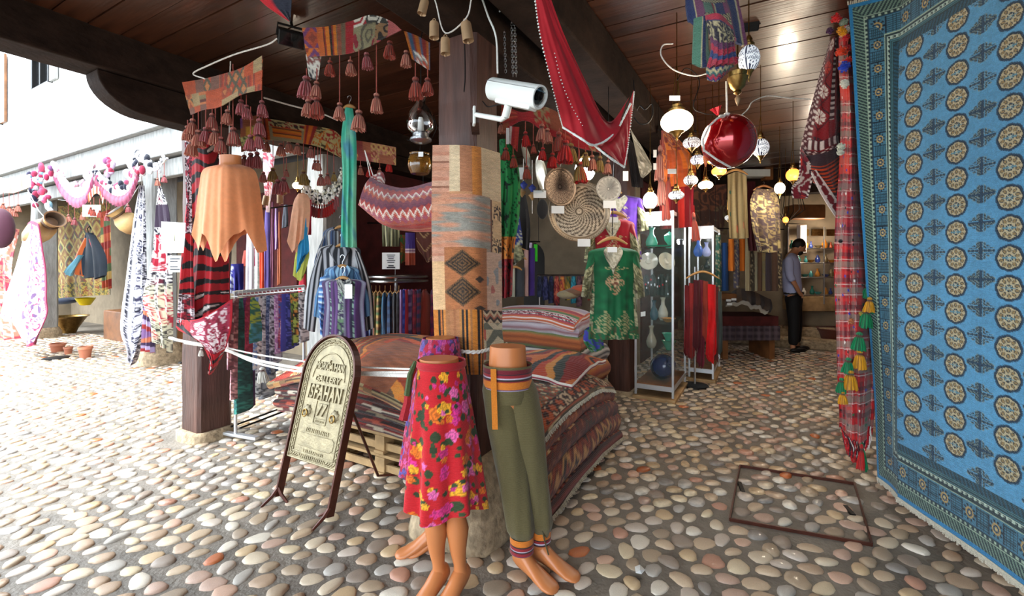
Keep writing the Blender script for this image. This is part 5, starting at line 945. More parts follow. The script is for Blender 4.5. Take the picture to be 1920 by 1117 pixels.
# cord with cattle bells
wire('bell_cord', [(812, -10, 1.95), (818, 8, 1.95), (835, 62, 1.95), (874, 34, 1.95), (884, -2, 1.95)], .0032, 'rope', label='pale cord strung with tin bells above the middle post', cat='cord')
bell(797, 0, 1.95, 33, 'tin bell at the top left of the string, cut by the picture edge', .25); bell(814, 42, 1.95, 36, 'tin bell hanging second from left, straight'); bell(835, 72, 1.95, 36, 'lowest tin bell of the string'); bell(873, 43, 1.95, 42, 'rightmost tin bell, tilted toward the post', -.15)
# navy cloth at the top, wires, hooks
scarf('corner of a navy cloth with a red and white stitched edge at the top', [[(476, -12), (548, -14)], [(500, 12), (546, 12)], [(541, 40), (545, 38)]], 1.95, lambda s, t, w, h: mixc(mixc(np.broadcast_to(hx('232634'), s.shape+(3,)), hx('c02028'), (s < .03)), hx('e8e8e4'), (s > .045) & (s < .053) & (((t*28) % 1) < .6)), m='cloth', amp=.006, th=.004, name='cloth', cat='cloth')
wire('cable', [(902, -8, 2.3), (915, 30, 2.3), (930, 70, 2.3), (933, 138, 2.3)], .005, 'white', label='white cable running down to the security camera', cat='cable')
wire('cable', [(936, 22, 2.4), (960, 4, 2.4), (985, 32, 2.45), (1008, 48, 2.5)], .005, 'white', label='white cable looping between the beams', cat='cable')
wire('cable', [(862, 10, 2.32), (870, 60, 2.33), (872, 140, 2.33), (870, 172, 2.33)], .0035, 'iron', label='thin dark wire hanging down the middle post', cat='cable')
for k, (x, y0, y1) in enumerate(((948, 58, 140), (962, 20, 145), (968, 40, 145))):
    t = thing('chain', at(x, y1, 2.5), ['left short chain above the security camera', 'long middle chain above the security camera', 'right chain above the security camera'][k], 'chain'); n = int((y1-y0)/5); mb = MB()
    for i in range(n):
        p = at(x+(i-n)*.15, y0+i*5, 2.5); w_ = (1, 0, 0) if i % 2 else (0, 1, 0); mb.tube([p+np.array(w_)*.006*math.cos(a)+[0, 0, .012*math.sin(a)] for a in np.linspace(0, 2*math.pi, 9)[:-1]], .0018, 4, closed=True)
    obj('chain_links', mb, M['steel'], t, kind='stuff')
wire('iron_hook', [(975, 6, 2.5), (968, -2, 2.5), (958, 8, 2.5), (962, 24, 2.5)], .006, 'iron', label='black iron hook holding the chains', cat='hook')
# security camera
c0 = at(966, 172, 1.92); u = unit(at(1024, 181, 1.74)-at(908, 160, 1.98)); L = .30; w_ = unit(np.cross(u, Z3)); v = np.cross(w_, u); t = thing('security_camera', at(888, 215, 2.28), 'white security camera on a bracket fixed to the middle post', 'camera')
a = np.linspace(0, 2*math.pi, 40, endpoint=False); rg = []; rr = .044; ends = [(-.5, .6), (-.5, .9), (-.485, 1), (.485, 1), (.5, .97)]
def sec(k, s): return [c0+u*L*k+w_*rr*s*math.cos(x)*1.0+v*rr*s*(math.sin(x) if math.sin(x) > -.2 else -.2+(math.sin(x)+.2)*1.25) for x in a]
mb = MB(); mb.ring([sec(k, s) for k, s in ends]+[sec(.5, .82), sec(.43, .8), sec(.43, .1)]); obj('housing', mb, M['white'], t)
obj('front_glass', MB().lathe([(rr*.76, -.004), (rr*.76, .004)], c0+u*L*.445, u, 30, sq=(1, 1)), M['lens'], t); obj('lens', MB().lathe([(rr*.36, 0), (rr*.4, .02), (rr*.3, .022), (.001, .012)], c0+u*L*.44, u, 20), M['iron'], t)
obj('lower_rail', MB().box(c0+u*.02-v*.046, (L*.72, .05, .03), (u, w_, v)), M['white'], t, bevel=.006); obj('seam', MB().box(c0-u*.0-w_*0+v*.02+w_*.0, (L*.97, rr*1.99, .002), (u, w_, v)), M['steel'], t, smooth=False)
k0 = c0-v*.06-u*.02; pb = at(893, 215, 2.12); obj('bracket_arm', MB().tube([k0+v*.01, k0-v*.05], [.017, .017], 14).tube([k0-v*.045, k0-v*.055+(pb-k0)*.1, pb], [.014, .012, .011], 10), M['white'], t)
q = unit(W(.12, 0, 0)-W(0, 0, 0)); obj('wall_plate', MB().box(pb+np.array([-.012, .02, 0]), (.012, .05, .085), (unit((1, .15, 0)), unit((-.15, 1, 0)), Z3)), M['white'], t, bevel=.004)
obj('stand_off', MB().bar(pb+[-.01, .02, 0], pb+[-.02, .22, 0], .04, .06), M['post'], t, smooth=False)
wire('cable', [(905, 190, 2.2), (915, 200, 2.1), (935, 196, 2.0), (950, 196, 1.95)], .003, 'iron', label='short black lead from the camera bracket', cat='cable')
# oil lamp and amber glass
c = at(789, 236, 2.75); t = thing('oil_lamp', c, 'clear glass oil lamp chimney with a metal burner hanging left of the post', 'lamp'); k = 2.75/F
obj('glass_chimney', MB().lathe([(12*k, 58*k), (9*k, 52*k), (9*k, 42*k), (22*k, 24*k), (26*k, 8*k), (24*k, -6*k), (14*k, -16*k), (12.6*k, -16*k), (22.5*k, -6*k), (24.6*k, 8*k), (20.6*k, 24*k), (7.8*k, 42*k), (7.8*k, 52*k), (11*k, 58*k)], c, n=30, cap=False), M['glass'], t)
obj('burner', MB().lathe([(15*k, -14*k), (15*k, -22*k), (20*k, -24*k), (20*k, -28*k), (12*k, -32*k), (.001, -34*k)], c, n=24), M['steel'], t); obj('candle', MB().lathe([(4*k, 16*k), (5*k, 12*k), (6.5*k, -14*k)], c, n=14), M['paper'], t)
obj('wire_handle', MB().tube([c+[24*k, 0, 20*k], c+[30*k, 0, -4*k], c+[22*k, 0, -22*k], c+[0, 0, -32*k], c+[-26*k, 0, -26*k]], .003, 5).tube([c+[0, 0, 56*k], [c[0], c[1], 2.8], [c[0]+.06, c[1]-.1, 3.03]], .003, 5), M['iron'], t)
M['amber'] = mat('amber_glass', 'a8742c', rough=.08, trans=.7, noise=.1, bump=.1, bs=30, coat=.5)
c = at(787, 308, 2.9); k = 2.9/F; t = thing('glass_jar_lamp', c, 'amber barrel-shaped glass lamp hanging under the oil lamp', 'lamp'); obj('glass_body', MB().lathe([(.001, -18*k), (16*k, -18*k), (20*k, -10*k), (22*k, -2*k), (21*k, 8*k), (17*k, 16*k), (19*k, 20*k), (14*k, 22*k), (.001, 22*k)], c, n=26, flute=13, fl=.03), M['amber'], t)
obj('rim_band', MB().lathe([(18*k, 12*k), (20*k, 14*k), (18*k, 17*k)], c, n=26), M['brass'], t); obj('hanging_wire', MB().tube([c+[0, 0, 22*k], at(789, 270, 2.8)], .003, 5), M['iron'], t); card('small white tag on the amber glass lamp', 789, 289, 2.82, 9, 9)
# teal scarf
hanger(655, 198, 3.6, 22, 'pale wooden hanger holding the teal silk scarf', 20)
scarf('long teal and green tie-dyed silk scarf hanging in front of the valances', [[(647, 202), (662, 204)], [(640, 260), (668, 262)], [(643, 330), (668, 332)], [(641, 400), (667, 400)], [(640, 463), (668, 464)]], 3.55, lambda s, t, w, h: mixc(mixc(hx('3aa88c'), hx('7cc4a0'), np.clip(nz(s*22+t*3, t*5, 3)*1.6-.3, 0, 1)), hx('4a8c9c'), np.clip((nz(s*30-t*6, t*6, 7)-.55)*4, 0, 1)), amp=.02, folds=2.5, vol=.03, res=.007)
# red hammock-like kilim
zz = cells(zig('7a3a48 6a3446 a03c34 b0443a 9a4a5a a8503c', .16, .05, .14), [(0, 1, .86, 1, stripes('b0442c c07050 a83c28', p=.04)), (0, 1, .72, .86, solid('a82c20'))])
def ham(s, t, w, h):
    o = zz(s, t, w, h); zc = tri(s/.052)*.045
    for t0 in (.2*h+.02, .52*h+.02): o[np.abs(t-t0+zc-.02) < .008] = hx('d8ccc0'); o[np.abs(t-t0+zc-.037) < .003] = hx('c8a890')
    return o
o = scarf('red zigzag kilim slung like a hammock left of the middle post', [[(694, 332, 3.0), (720, 345, 2.95), (760, 352, 2.9), (812, 340, 2.8)], [(682, 350, 2.95), (715, 368, 2.85), (762, 372, 2.8), (814, 360, 2.7)], [(674, 378, 2.92), (712, 396, 2.8), (764, 398, 2.74), (815, 388, 2.66)], [(672, 384, 2.95), (716, 418, 2.84), (768, 422, 2.78), (815, 414, 2.7)], [(680, 384, 3.05), (726, 424, 2.96), (772, 434, 2.9), (815, 434, 2.8)]], 2.9, ham, name='kilim', cat='kilim', m='wool', amp=.004, th=.01, res=.005)
cloth('folded_end', [[(694, 332, 3.02), (716, 322, 3.02), (722, 335, 3.0)], [(688, 346, 3.0), (708, 340, 2.98), (720, 347, 2.97)]], 3.0, zig('7a3a48 d8ccc0 a03c34', .03, .03), o, m='wool', th=.008)
wire('loop_cord', [(700, 330, 3.05), (690, 300, 3.1), (684, 282, 3.15), (688, 300, 3.1), (694, 330, 3.0)], .003, 'rope', label='cord loop holding up the red hammock-like kilim', cat='cord')
# cowrie garland
P = cr(np.array([at(x, y, 4.3) for x, y in ((573, 345), (578, 362), (592, 372), (612, 372), (630, 358), (646, 325))]), 46, 0); t = thing('cowrie_garland', P[20], 'white cowrie-shell garland with red wool tassels in front of the grey post', 'garland'); mb = MB()
for p in P:
    for j in range(9): mb.ell(p+np.array([R.uniform(-.03, .03), R.uniform(-.03, .0), R.uniform(-.05, .07)]), (.013, .01, .016), 6, 4, hx(['eeeadf', 'f4f2ea', '2a2a28', 'e4e0c8', 'f0eee4'][R.randrange(5)]))
obj('shells', mb, M['paint'], t, kind='stuff')
for p in P[6:40:2]: inst('tassel', TS[7 if R.random() < .5 else 3], t, p-[0, .02, .05], (.05, .05, .12))
# little tags, bells and tassels in the middle distance
for k, (x, y, lb) in enumerate(((529, 355, 'left small wooden tag hanging among the tassels'), (525, 372, 'lower small wooden tag hanging among the tassels'), (500, 376, 'tin tag left of the wooden tags'))):
    bell(x, y-9, 4.2, 22, lb, .2*k-.2, 'wooden tags among the tassels')
t = thing('tassel_string', at(530, 340, 4.1), 'string of tassels hanging to the left of the brass lantern', 'tassel'); tassels(t, [(537, 296, 316, 14), (532, 310, 332, 26), (521, 330, 336, 26), (494, 318, 322, 18)], 4.1, (2, 3))
lantern(558, 348, 4.6, 9, 7, 'small brass and white lantern between the tassels and the grey post', 'lampw', 30, e=6)
# kaftans one above another
def kstr(c, p=.09, wd=None): return stripes(c, wd, p, 's')
hanger(640, 424, 4.1, 24, 'wooden hanger of the topmost kaftan at the grey post'); hanger(642, 458, 3.9, 26, 'wooden hanger of the black and white kaftan'); hanger(642, 498, 3.75, 28, 'wooden hanger of the light blue kaftan'); hanger(643, 520, 3.6, 30, 'wooden hanger of the purple kaftan in front')
BL = lambda c: cells(kstr(c), [])
tunic('blue kaftan with grey and brown stripes, highest of the four at the grey post', 634, 425, 4.15, 92, 190, kstr('4a6a9a 2c3c5a 7a8aa0 3a3c44 c0c4c4 5a4a44', .08), .55, .2)
tunic('black and white striped kaftan, second highest of the four', 636, 458, 3.95, 130, 165, kstr('d2d4d6 24262c a8aab0 24262c d8d8da 1c1e24', .16), 1.05, .3, neck=kstr('24262c 9a9ca2 24262c', .05))
tunic('light blue kaftan with darker stripes, third of the four', 641, 498, 3.78, 104, 130, kstr('3c6494 5c8cb4 2c4468 7aa4c4', .06), .8, .3, neck=kstr('2a4468 8ab0c8', .03))
tunic('purple kaftan with green and white woven stripes, front one of the four', 645, 522, 3.62, 92, 110, cells(kstr('4a2c5c 3a2450 8a8ca0 4a2c5c 5a3a6c 2c2440 5a3a70', .12), [(.42, .58, 0, 1, orn('3c3450', 'a8b4a8 6a8c6a', 30, .5, 3)), (.2, .25, 0, 1, orn('2c3c44', '8ab09a', 40, .5, 5)), (.75, .8, 0, 1, orn('2c3c44', '8ab09a', 40, .5, 6))]), 0, .3, neck=orn('34383c', 'a8a8a0', 40, .5, 2), tag_=True, sw=.9)
scarf('blue kaftan sleeve with white bands hanging at the left of the four kaftans', [[(600, 520), (618, 516)], [(597, 560), (620, 562)], [(600, 590), (612, 600)], [(602, 628), (616, 630)]], 3.66, stripes('3c64a0 5a8cc0 c8d4e0 2c4478', p=.045), vol=.04, m='cloth', name='kaftan_sleeve', cat='kaftan')
# skirt rail
t = thing('clothes_rail', W(.9, 2.15, 0), 'white steel clothes rail with printed skirts beside the left post', 'rail')
rl, rr2 = at(437, 548, 3.75), at(570, 536, 4.45); rl2 = rr2; obj('top_bar', MB().tube([rl, rl2], .014, 10), M['alu'], t)
gl = np.array([rl[0]+.02, rl[1], 0]); gr = np.array([rr2[0], rr2[1], 0]); ax = unit(gr-gl); px_ = np.array([-ax[1], ax[0], 0])
for g, r_ in ((gl, rl), (gr, rr2)): obj('upright', MB().tube([g+[0, 0, .05], [g[0], g[1], r_[2]]], .013, 10), M['alu'], t); obj('foot', MB().bar(g-px_*.24+[0, 0, .04], g+px_*.24+[0, 0, .04], .05, .025), M['alu'], t, bevel=.006)
for s in (-1, 1): obj('base_bar', MB().tube([gl+px_*.05*s+[0, 0, .1], gr+px_*.05*s+[0, 0, .1]], .008, 6), M['iron'], t)
sk_ = [('dusty rose floral', orn('6a4048', 'b88a8a 4a3038 c8a0a0', 16, .5, 2), 690), ('brown and pink floral', orn('5a3a3c', 'a87a7a 7a5058', 18, .5, 5), 745), ('dark green', orn('173f3c', '2a6a60 0f2c2a', 20, .4, 3), 772), ('violet with tone-on-tone circles', orn('4c1d4a', '6a2c66 3a1438', 12, .4, 4), 768), ('maroon', orn('6a2434', '8a3448', 20, .4, 6), 660), ('teal and lime', orn('2c5c50', '8a9a3a 3a7a8a', 20, .5, 7), 640), ('pale blue', orn('5c7ca8', 'c8d4e0', 22, .4, 8), 690), ('black and white leaf print', orn('2c2e36', 'd8dade c0c4c8', 20, .6, 9), 740), ('grey and white spotted', orn('8a8c92', 'e4e4e6 3a3a40', 30, .5, 10), 745), ('steel blue', orn('2c3c60', '6a7a9a', 24, .4, 11), 700), ('black and grey floral', orn('3a3a44', 'a0a0ac', 24, .5, 12), 680), ('lilac pink', orn('8a5a8a', 'c8a0c0', 22, .4, 13), 660), ('red and blue', orn('7a3048', '3a4a8a c8607a', 22, .5, 14), 650), ('plain periwinkle blue', solid('3a3c86', .2, 6), 655), ('navy', orn('23285a', '4a50a0', 24, .3, 15), 650), ('dark green and orange print', orn('2c3c24', 'b8843a 5a7a3a', 20, .5, 16), 645), ('black and orange print', orn('24201c', 'c87a3a 8a9a4a', 20, .5, 17), 640), ('white print', orn('d0d0d4', '6a6a72 3a3a40', 30, .5, 18), 640)]
ORD = ['first', 'second', 'third', 'fourth', 'fifth', 'sixth', 'seventh', 'eighth', 'ninth', 'tenth', 'eleventh', 'twelfth', 'thirteenth', 'fourteenth', 'fifteenth', 'sixteenth', 'seventeenth', 'eighteenth']
for i, (nm_, cf, yb) in enumerate(sk_):
    f = i/(len(sk_)-1); d = 3.72+.72*f; x = 440+126*f; y = 560-12*f; w_ = 13+3*(i % 3); tb = (yb-y)*.98+y
    k_ = thing('skirt', at(x, tb, d), nm_+' skirt, '+ORD[i]+' from the left on the white rail', 'skirt', 'skirts on the white rail')
    cf = (lambda g: lambda s, t, w, h: np.clip(g(s, t, w, h)*1.9, 0, .85))(cf)
    cloth('cloth_panel', [[(x-6, y), (x, y, d-.05), (x+7, y-1)], [(x-w_*.6, y+(tb-y)*.4), (x, y+(tb-y)*.4, d-.08), (x+w_*.62, y+(tb-y)*.4)], [(x-w_*.72, tb), (x, tb+3, d-.1), (x+w_*.74, tb)]], d-.03, cf, k_, vol=.13, amp=.014, folds=1.6, ph=i, res=.011)
    obj('clip_hanger', MB().tube([at(x, y-14, d), at(x, y-6, d)], .004, 5).tube([at(x-7, y-4, d), at(x+7, y-4, d)], .005, 5), M['white'], k_)
# round rail with shirts
t = thing('round_rail', at(742, 640, 5.2)*[1, 1, 0], 'round chrome clothes rail with shirts behind the left rug pile', 'rail'); cc_ = at(742, 526, 5.25)
for dz in (0, .05): obj('ring', MB().tube([cc_+np.array([.36*math.cos(a), .36*math.sin(a), dz]) for a in np.linspace(0, 2*math.pi, 40)[:-1]], .012, 6, closed=True), M['steel'], t)
obj('stand', MB().tube([cc_*[1, 1, 0], cc_+[0, 0, .05]], .02, 8).tube([cc_-[.36, 0, 0], cc_+[.36, 0, 0]], .008, 6), M['steel'], t); card('white printed price sheet standing on the round rail', 733, 489, 4.95, 33, 31, name='price_sheet', cat='sign')
for k in range(7): card('', 733, 478+k*3.4+(3 if k > 4 else 0), 4.945, 16-(k % 3)*3, 1.2 if k < 5 else 2.2, 'ink', 'printed_line', th=.002, parent=bpy.data.objects['price_sheet'])
obj('sheet_holder', MB().tube([at(741, 505, 4.97), at(741, 524, 5.0)], .004, 5), M['steel'], t)
rd = [('navy and white collar', '25315c 8a94b0 1c2444', 684), ('blue-violet', '3a3a7a 24284c', 690), ('dark blue plaid', '1f2a48 5a6a8a 2c3a5c', 697), ('olive striped', '5c6a44 a8a06a 2c3424 8a3a2c', 705), ('brown and green striped', '7a5a38 4a6a3c b09050', 712), ('petrol blue', '1f4a6c 3a7a9c 14304a', 722), ('denim blue', '24466c 1a2c48', 732), ('black', '23242a 34363c', 741), ('dark grey', '3a3c40 2a2c30', 748), ('pale violet', '7a4a8a a88ab8', 754), ('royal blue', '2c3ca0 4a5ac0', 758), ('scarlet', 'a01c2c c02c3c', 763), ('purple and white check', '4a2c6a a88ab0 2c1c44', 769), ('red check', 'a02034 5a1c4a c03a4a', 777), ('blue with red', '34345c 7a2c4a', 785), ('rust red', '7c2414 8a3018', 796), ('violet check', '6a2450 3a1c4a a02c44', 812)]
for i, (nm_, cs2, x) in enumerate(rd):
    d = 5.1-.25*math.sin(math.pi*i/16); y0 = 543+(8 if i < 9 else 2); w_ = 24 if nm_ == 'rust red' else 13; y1 = 628
    k_ = thing('shirt', at(x, y1, d), nm_+' shirt, '+(ORD[i] if i < 17 else '')+' from the left on the round rail', 'shirt', 'shirts on the round rail')
    cloth('cloth_panel', [[(x-4, y0), (x, y0-3, d-.03), (x+4, y0)], [(x-w_*.55, y0+20), (x, y0+20, d-.08), (x+w_*.6, y0+18)], [(x-w_*.7, y1), (x, y1+2, d-.1), (x+w_*.7, y1)]], d, stripes(cs2, p=.09, ax='s' if i % 2 else 't') if 'check' not in nm_ else plaid(cs2.split()[0], [(.1, .5, cs2.split()[1]), (.6, .8, cs2.split()[2])], .12), k_, vol=.08, amp=.014, folds=1.5, ph=i, res=.014)
    if i < 9: obj('hanger_bar', MB().tube([at(x-8, y0+5, d-.02), at(x, y0-6, d-.02), at(x+8, y0+5, d-.02)], .009, 6).tube([at(x, y0-6, d), at(x, y0-16, d)], .003, 5), M['wood'], k_)
# wall textiles behind the round rail
scarf('narrow red and cream prayer rug hanging on the inner wall', [[(670, 436), (684, 436)], [(670, 516), (684, 516)]], 5.6, border(bands([(.3, diam('1c1c1c d8c88a 8a2a24', .12, .16, 4)), (.25, solid('a82418')), (.25, diam('1c1c1c c8bc8a 8a2a24', .12, .16, 4)), (.2, solid('8a2a20'))]), 'd8c8a0', .02), name='rug', cat='rug', m='wool', th=.008)
t = thing('shelf_case', at(700, 516, 5.7), 'brown wooden case with thin scarves hanging inside, behind the round rail', 'case')
for x0, x1, y0, y1 in ((679, 685, 436, 520), (714, 718, 436, 520), (679, 718, 434, 440), (679, 718, 494, 498)): obj('frame_board', MB().box(at((x0+x1)/2, (y0+y1)/2, 5.7), ((x1-x0)/F*5.7, .2, (y1-y0)/F*5.7)), M['brownw'], t, smooth=False)
for k, c in enumerate('3a6a7a a8b0b0 b02c3a 8a8a8c 24506a b83a3a 3a8a9a'.split()): scarf('thin '+['petrol', 'silver', 'crimson', 'grey', 'dark blue', 'coral', 'aqua'][k]+' scarf hanging in the brown case', [[(687+k*4, 441), (690+k*4, 441)], [(687+k*4, 488-(k % 3)*4), (690+k*4, 488)]], 5.62, solid(c, .2), vol=.02, amp=.005, res=.02)
card('folded olive cloths below the hanging scarves in the brown case', 700, 507, 5.65, 26, 16, 'yel', 'folded_cloth', 'cloth', th=.1)
scarf('gold and grey striped silk hanging under the red hammock', [[(716, 420), (750, 425)], [(718, 462), (750, 462)]], 4.7, stripes('6a6a4a 4a4a34 c8c090 3a3c30 8a8464', p=.07, ax='s'), vol=.04, amp=.02, folds=4)
scarf('purple and rust scarf with two white bands hanging by the middle post', [[(760, 436), (778, 436)], [(760, 497), (779, 497)]], 4.5, bands([(.5, solid('3c2468')), (.04, solid('c8a8a0')), (.05, solid('5a2a58')), (.04, solid('c8a8a0')), (.37, solid('8a3418'))]), vol=.03, amp=.01)
scarf('brown shawl with diagonal gold lines hanging point-down by the middle post', [[(780, 432), (795, 432), (812, 432)], [(782, 462), (798, 475), (812, 470)], [(796, 484), (802, 492), (812, 486)]], 4.4, lambda s, t, w, h: mixc(np.broadcast_to(hx('5a2c20'), s.shape+(3,)), hx('b08a5c'), (np.abs((t-np.abs(s-w/2)*-1.1) % .12-.06) < .006)), name='shawl', cat='shawl', m='cloth', amp=.01)
scarf('orange and green paisley cloth behind the price sheet', [[(750, 440), (762, 440)], [(752, 494), (760, 490)]], 5.4, orn('8a4a24', '3a6a34 b8843a', 14, .5, 3), amp=.01)
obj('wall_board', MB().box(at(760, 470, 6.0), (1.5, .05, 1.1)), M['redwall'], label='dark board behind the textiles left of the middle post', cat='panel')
# ------------------------------------------------------------------ right of the post
scarf('long green, orange and red scarf with black veins hanging right of the middle post', [[(936, 262), (958, 262)], [(938, 330), (974, 325)], [(934, 400), (974, 400)], [(936, 470), (964, 470)], [(938, 560), (960, 555)]], 3.0, lambda s, t, w, h: np.where((np.abs((nz(s*22+t*4, t*9-s*20, 3)*4) % 1-.5) < .1)[..., None], hx('0c1810'), np.where((t/h < .62)[..., None], mixc(hx('0f5a34'), hx('2a9a4a'), nz(s*9, t*6, 5)), np.where((t/h < .76)[..., None], hx('c8782a'), hx('8a1420')))), amp=.025, folds=2.5, vol=.04, res=.006)
# red shawl with beaded edge
RC = lambda s, t, w, h: np.broadcast_to(hx('b3202c'), s.shape+(3,))*(.9+.2*nz(s*5, t*5, 4))[..., None]
Qs, mb = cloth('x', [[(1002, -20, 1.75), (1010, -20, 1.74), (1018, -22, 1.75), (1026, -22, 1.76)], [(1012, 62, 1.85), (1030, 60, 1.84), (1046, 58, 1.86), (1058, 66, 1.88)], [(1030, 140, 1.98), (1055, 138, 1.95), (1078, 130, 1.98), (1096, 148, 2.02)], [(1046, 205, 2.08), (1078, 205, 2.05), (1108, 196, 2.1), (1130, 218, 2.16)], [(1056, 240, 2.14), (1090, 258, 2.1), (1130, 240, 2.2), (1152, 226, 2.3)], [(1056, 240, 2.14), (1100, 268, 2.12), (1148, 262, 2.22), (1180, 180, 2.42)]], 2., RC, res=.008, amp=.012, folds=3, fin=False)
sh = obj('shawl', mb, M['silk'], label='red shawl edged with white beads strung across under the ceiling', cat='shawl')
cloth('hanging_corner', [[(1112, 268, 2.2), (1140, 262, 2.26), (1165, 232, 2.34), (1188, 168, 2.44)], [(1135, 285, 2.2), (1155, 278, 2.26), (1172, 256, 2.34), (1186, 210, 2.42)], [(1169, 313, 2.28), (1170, 312, 2.3), (1172, 310, 2.32), (1174, 304, 2.34)]], 2.3, RC, sh, m='silk', res=.008, amp=.006)
def beads(path, par, r, n, m='white', name='bead_edge'):
    mb = MB(); P = cr(np.array([at(*p) for p in path]), n, 0)
    for p in P: mb.ell(p, r*R.uniform(.8, 1.15), 7, 5)
    obj(name, mb, M[m], par, kind='stuff')
beads([(1002, -10, 1.74), (1012, 62, 1.84), (1030, 140, 1.97), (1046, 205, 2.07), (1055, 236, 2.13)], sh, .0042, 48, name='hanging_beads'); beads([(1056, 239, 2.12), (1090, 260, 2.08), (1112, 272, 2.12), (1138, 262, 2.2), (1160, 238, 2.28), (1182, 195, 2.38)], sh, .0058, 95); beads([(1114, 272, 2.18), (1140, 293, 2.18), (1170, 313, 2.27)], sh, .0058, 42); beads([(1171, 312, 2.28), (1178, 270, 2.34), (1186, 200, 2.41), (1189, 172, 2.43)], sh, .0042, 44); beads([(1040, 100, 1.88), (1052, 150, 1.95), (1070, 195, 2.03), (1092, 235, 2.08)], sh, .003, 22)
obj('hanging_loop', MB().tube([at(1189, 172, 2.44), at(1188, 150, 2.44)], .003, 5), M['iron'], sh)
wire('scroll_hook', [(1189, 220, 2.7), (1200, 232, 2.7), (1215, 230, 2.7), (1224, 214, 2.7), (1222, 195, 2.7), (1210, 205, 2.7), (1200, 198, 2.7), (1194, 206, 2.7)], .004, 'iron', label='black scrolled iron hook right of the red shawl', cat='hook')
scarf('grey spotted shawl with a beaded edge hanging point-down right of the red shawl', [[(1180, 236), (1186, 248)], [(1188, 268), (1212, 290)], [(1196, 310), (1222, 316)], [(1200, 330), (1206, 334)]], 3.3, orn('8a8474', '5a5448 c0b8a8', 30, .3, 4), name='shawl', cat='shawl', amp=.01, m='cloth')
scarf('dark brown shawl behind the spotted one', [[(1172, 246), (1188, 270)], [(1178, 300), (1204, 330)], [(1184, 350), (1206, 352)]], 3.5, solid('1f1512'), name='shawl', cat='shawl', amp=.01, m='cloth')
# right valance with red tassels
RV = wear(patch_of([solid('9a2028'), stripes('a82c2c 7a2a24 b8503c', p=.04), diam('7a2420 a8342c 8a7c5a', .06, .08, 3), solid('8a4a34')], .12, .1, 8), .15, 25)
valance('dark red valance hanging from the security camera to the tray row', [(940, 196, 2.9), (980, 210, 2.95), (1020, 200, 3.0), (1055, 215, 3.0)], [(944, 246, 2.9), (984, 226, 2.95), (1024, 250, 3.0), (1055, 262, 3.0)], 2.95, RV,
    [(949, 240, 276, 22), (962, 244, 290, 22), (940, 210, 228, 20), (985, 228, 246, 26), (1000, 232, 270, 16), (1016, 226, 232, 30), (1018, 255, 276, 22), (1036, 250, 286, 26, 3.1), (987, 250, 310, 24), (1048, 240, 246, 36), (1060, 236, 262, 40), (1026, 236, 240, 26)], (1, 0, 7))
valance('lower dark red valance with tassels running behind the trays', [(1046, 238), (1080, 256), (1125, 270)], [(1050, 262), (1082, 276), (1125, 286)], 3.3, RV, [(1070, 262, 268, 36), (1086, 280, 302, 38, 3.2), (1110, 282, 290, 28), (1125, 284, 292, 28), (1098, 276, 285, 26), (1140, 280, 300, 24)], (1, 7, 0, 4))
scarf('strip of red ikat with a white edge hanging below the camera', [[(952, 236), (974, 238)], [(950, 262), (970, 285)]], 2.8, stripes('a82c2c e8e0d8 a82c2c b83c34', [3, 1, 4, 3], p=.08, ax='s'), m='wool', amp=.005, name='kilim_strip', cat='kilim')
tt = thing('brass_bead_string', at(968, 340, 3.3), 'blue and brass bead pendant strings hanging below the tassels', 'pendant')
for x, y in ((982, 346), (998, 352), (979, 360), (998, 366)): obj('bead', MB().lathe([(.001, .03), (.016, .015), (.03, 0), (.016, -.02), (.001, -.04)], at(x, y, 3.3), n=12, col=hx('3a4a9a' if y < 355 else 'b08a5a')), M['glaze'], tt)
obj('cord', MB().tube([at(982, 260, 3.3), at(981, 360, 3.3)], .003, 4).tube([at(998, 300, 3.3), at(998, 400, 3.3)], .003, 4), M['rope'], tt)
# trays
def tray(label, x, y, d, rpx, n, dark, light, rays=18, m='brass', sw=1., group=None, tagp=None):
    k = F/d; r = rpx/k; c = at(x, y, d); n = unit(n); u = unit(np.cross(n, Z3)); v = np.cross(u, n); t = thing('engraved_tray', c, label, 'tray', group)
    rr = np.concatenate([np.linspace(.02, .84, 60), [.86, .9, .94, .97, .985, 1.]]); hh = np.concatenate([np.zeros(60), [.01, .018, .02, .022, .03, .02]])*r*2.2; th = np.linspace(0, 2*math.pi, 181); T_, R_ = np.meshgrid(th, rr)
    P = c+(R_*r*np.cos(T_))[..., None]*u+(R_*r*np.sin(T_))[..., None]*v+np.interp(R_, rr, hh)[..., None]*n
    q = (np.sin(rays*(T_+sw*R_*1.8)) > .1)^(((R_*15) % 1) < .4); C = np.where(q[..., None], hx(light), hx(dark)); C[(R_ < .07)] = hx(light); C[(R_ > .1) & (R_ < .13)] = hx(dark); C[R_ > .8] = hx(light)*.8
    C[(R_ > .9) & (R_ < .95) & (((T_*14) % 1) < .4)] = hx(dark)
    mb = MB().grid(P, C); mb.grid((P-n*.004)[::6, ::4], C[::6, ::4], flip=True); obj('tray_disc', mb, M[m], t); obj('loop', MB().tube([c+v*r*.97, c+v*r*1.12+n*.01, c+v*r*1.3], .003, 5), M['rope'], t)
    if tagp: obj('price_tag', MB().box(at(*tagp), (24/k, .003, 14/k), (unit((1, .1, 0)), unit((-.1, 1, 0)), Z3)), M['paper'], t, smooth=False)
    return t
M['engr'] = mat('engraved_brass', attr=True, rough=.38, metal=.55, noise=.15, ns=30, bump=.2, bs=120)
tray('large round engraved brass tray with a spiral pattern hanging over the rug piles', 1086, 396, 3.45, 58, (-.05, -1, .05), '4a3c2c', 'b8a48a', 20, 'engr', 1.3, tagp=(1095, 455, 3.4))
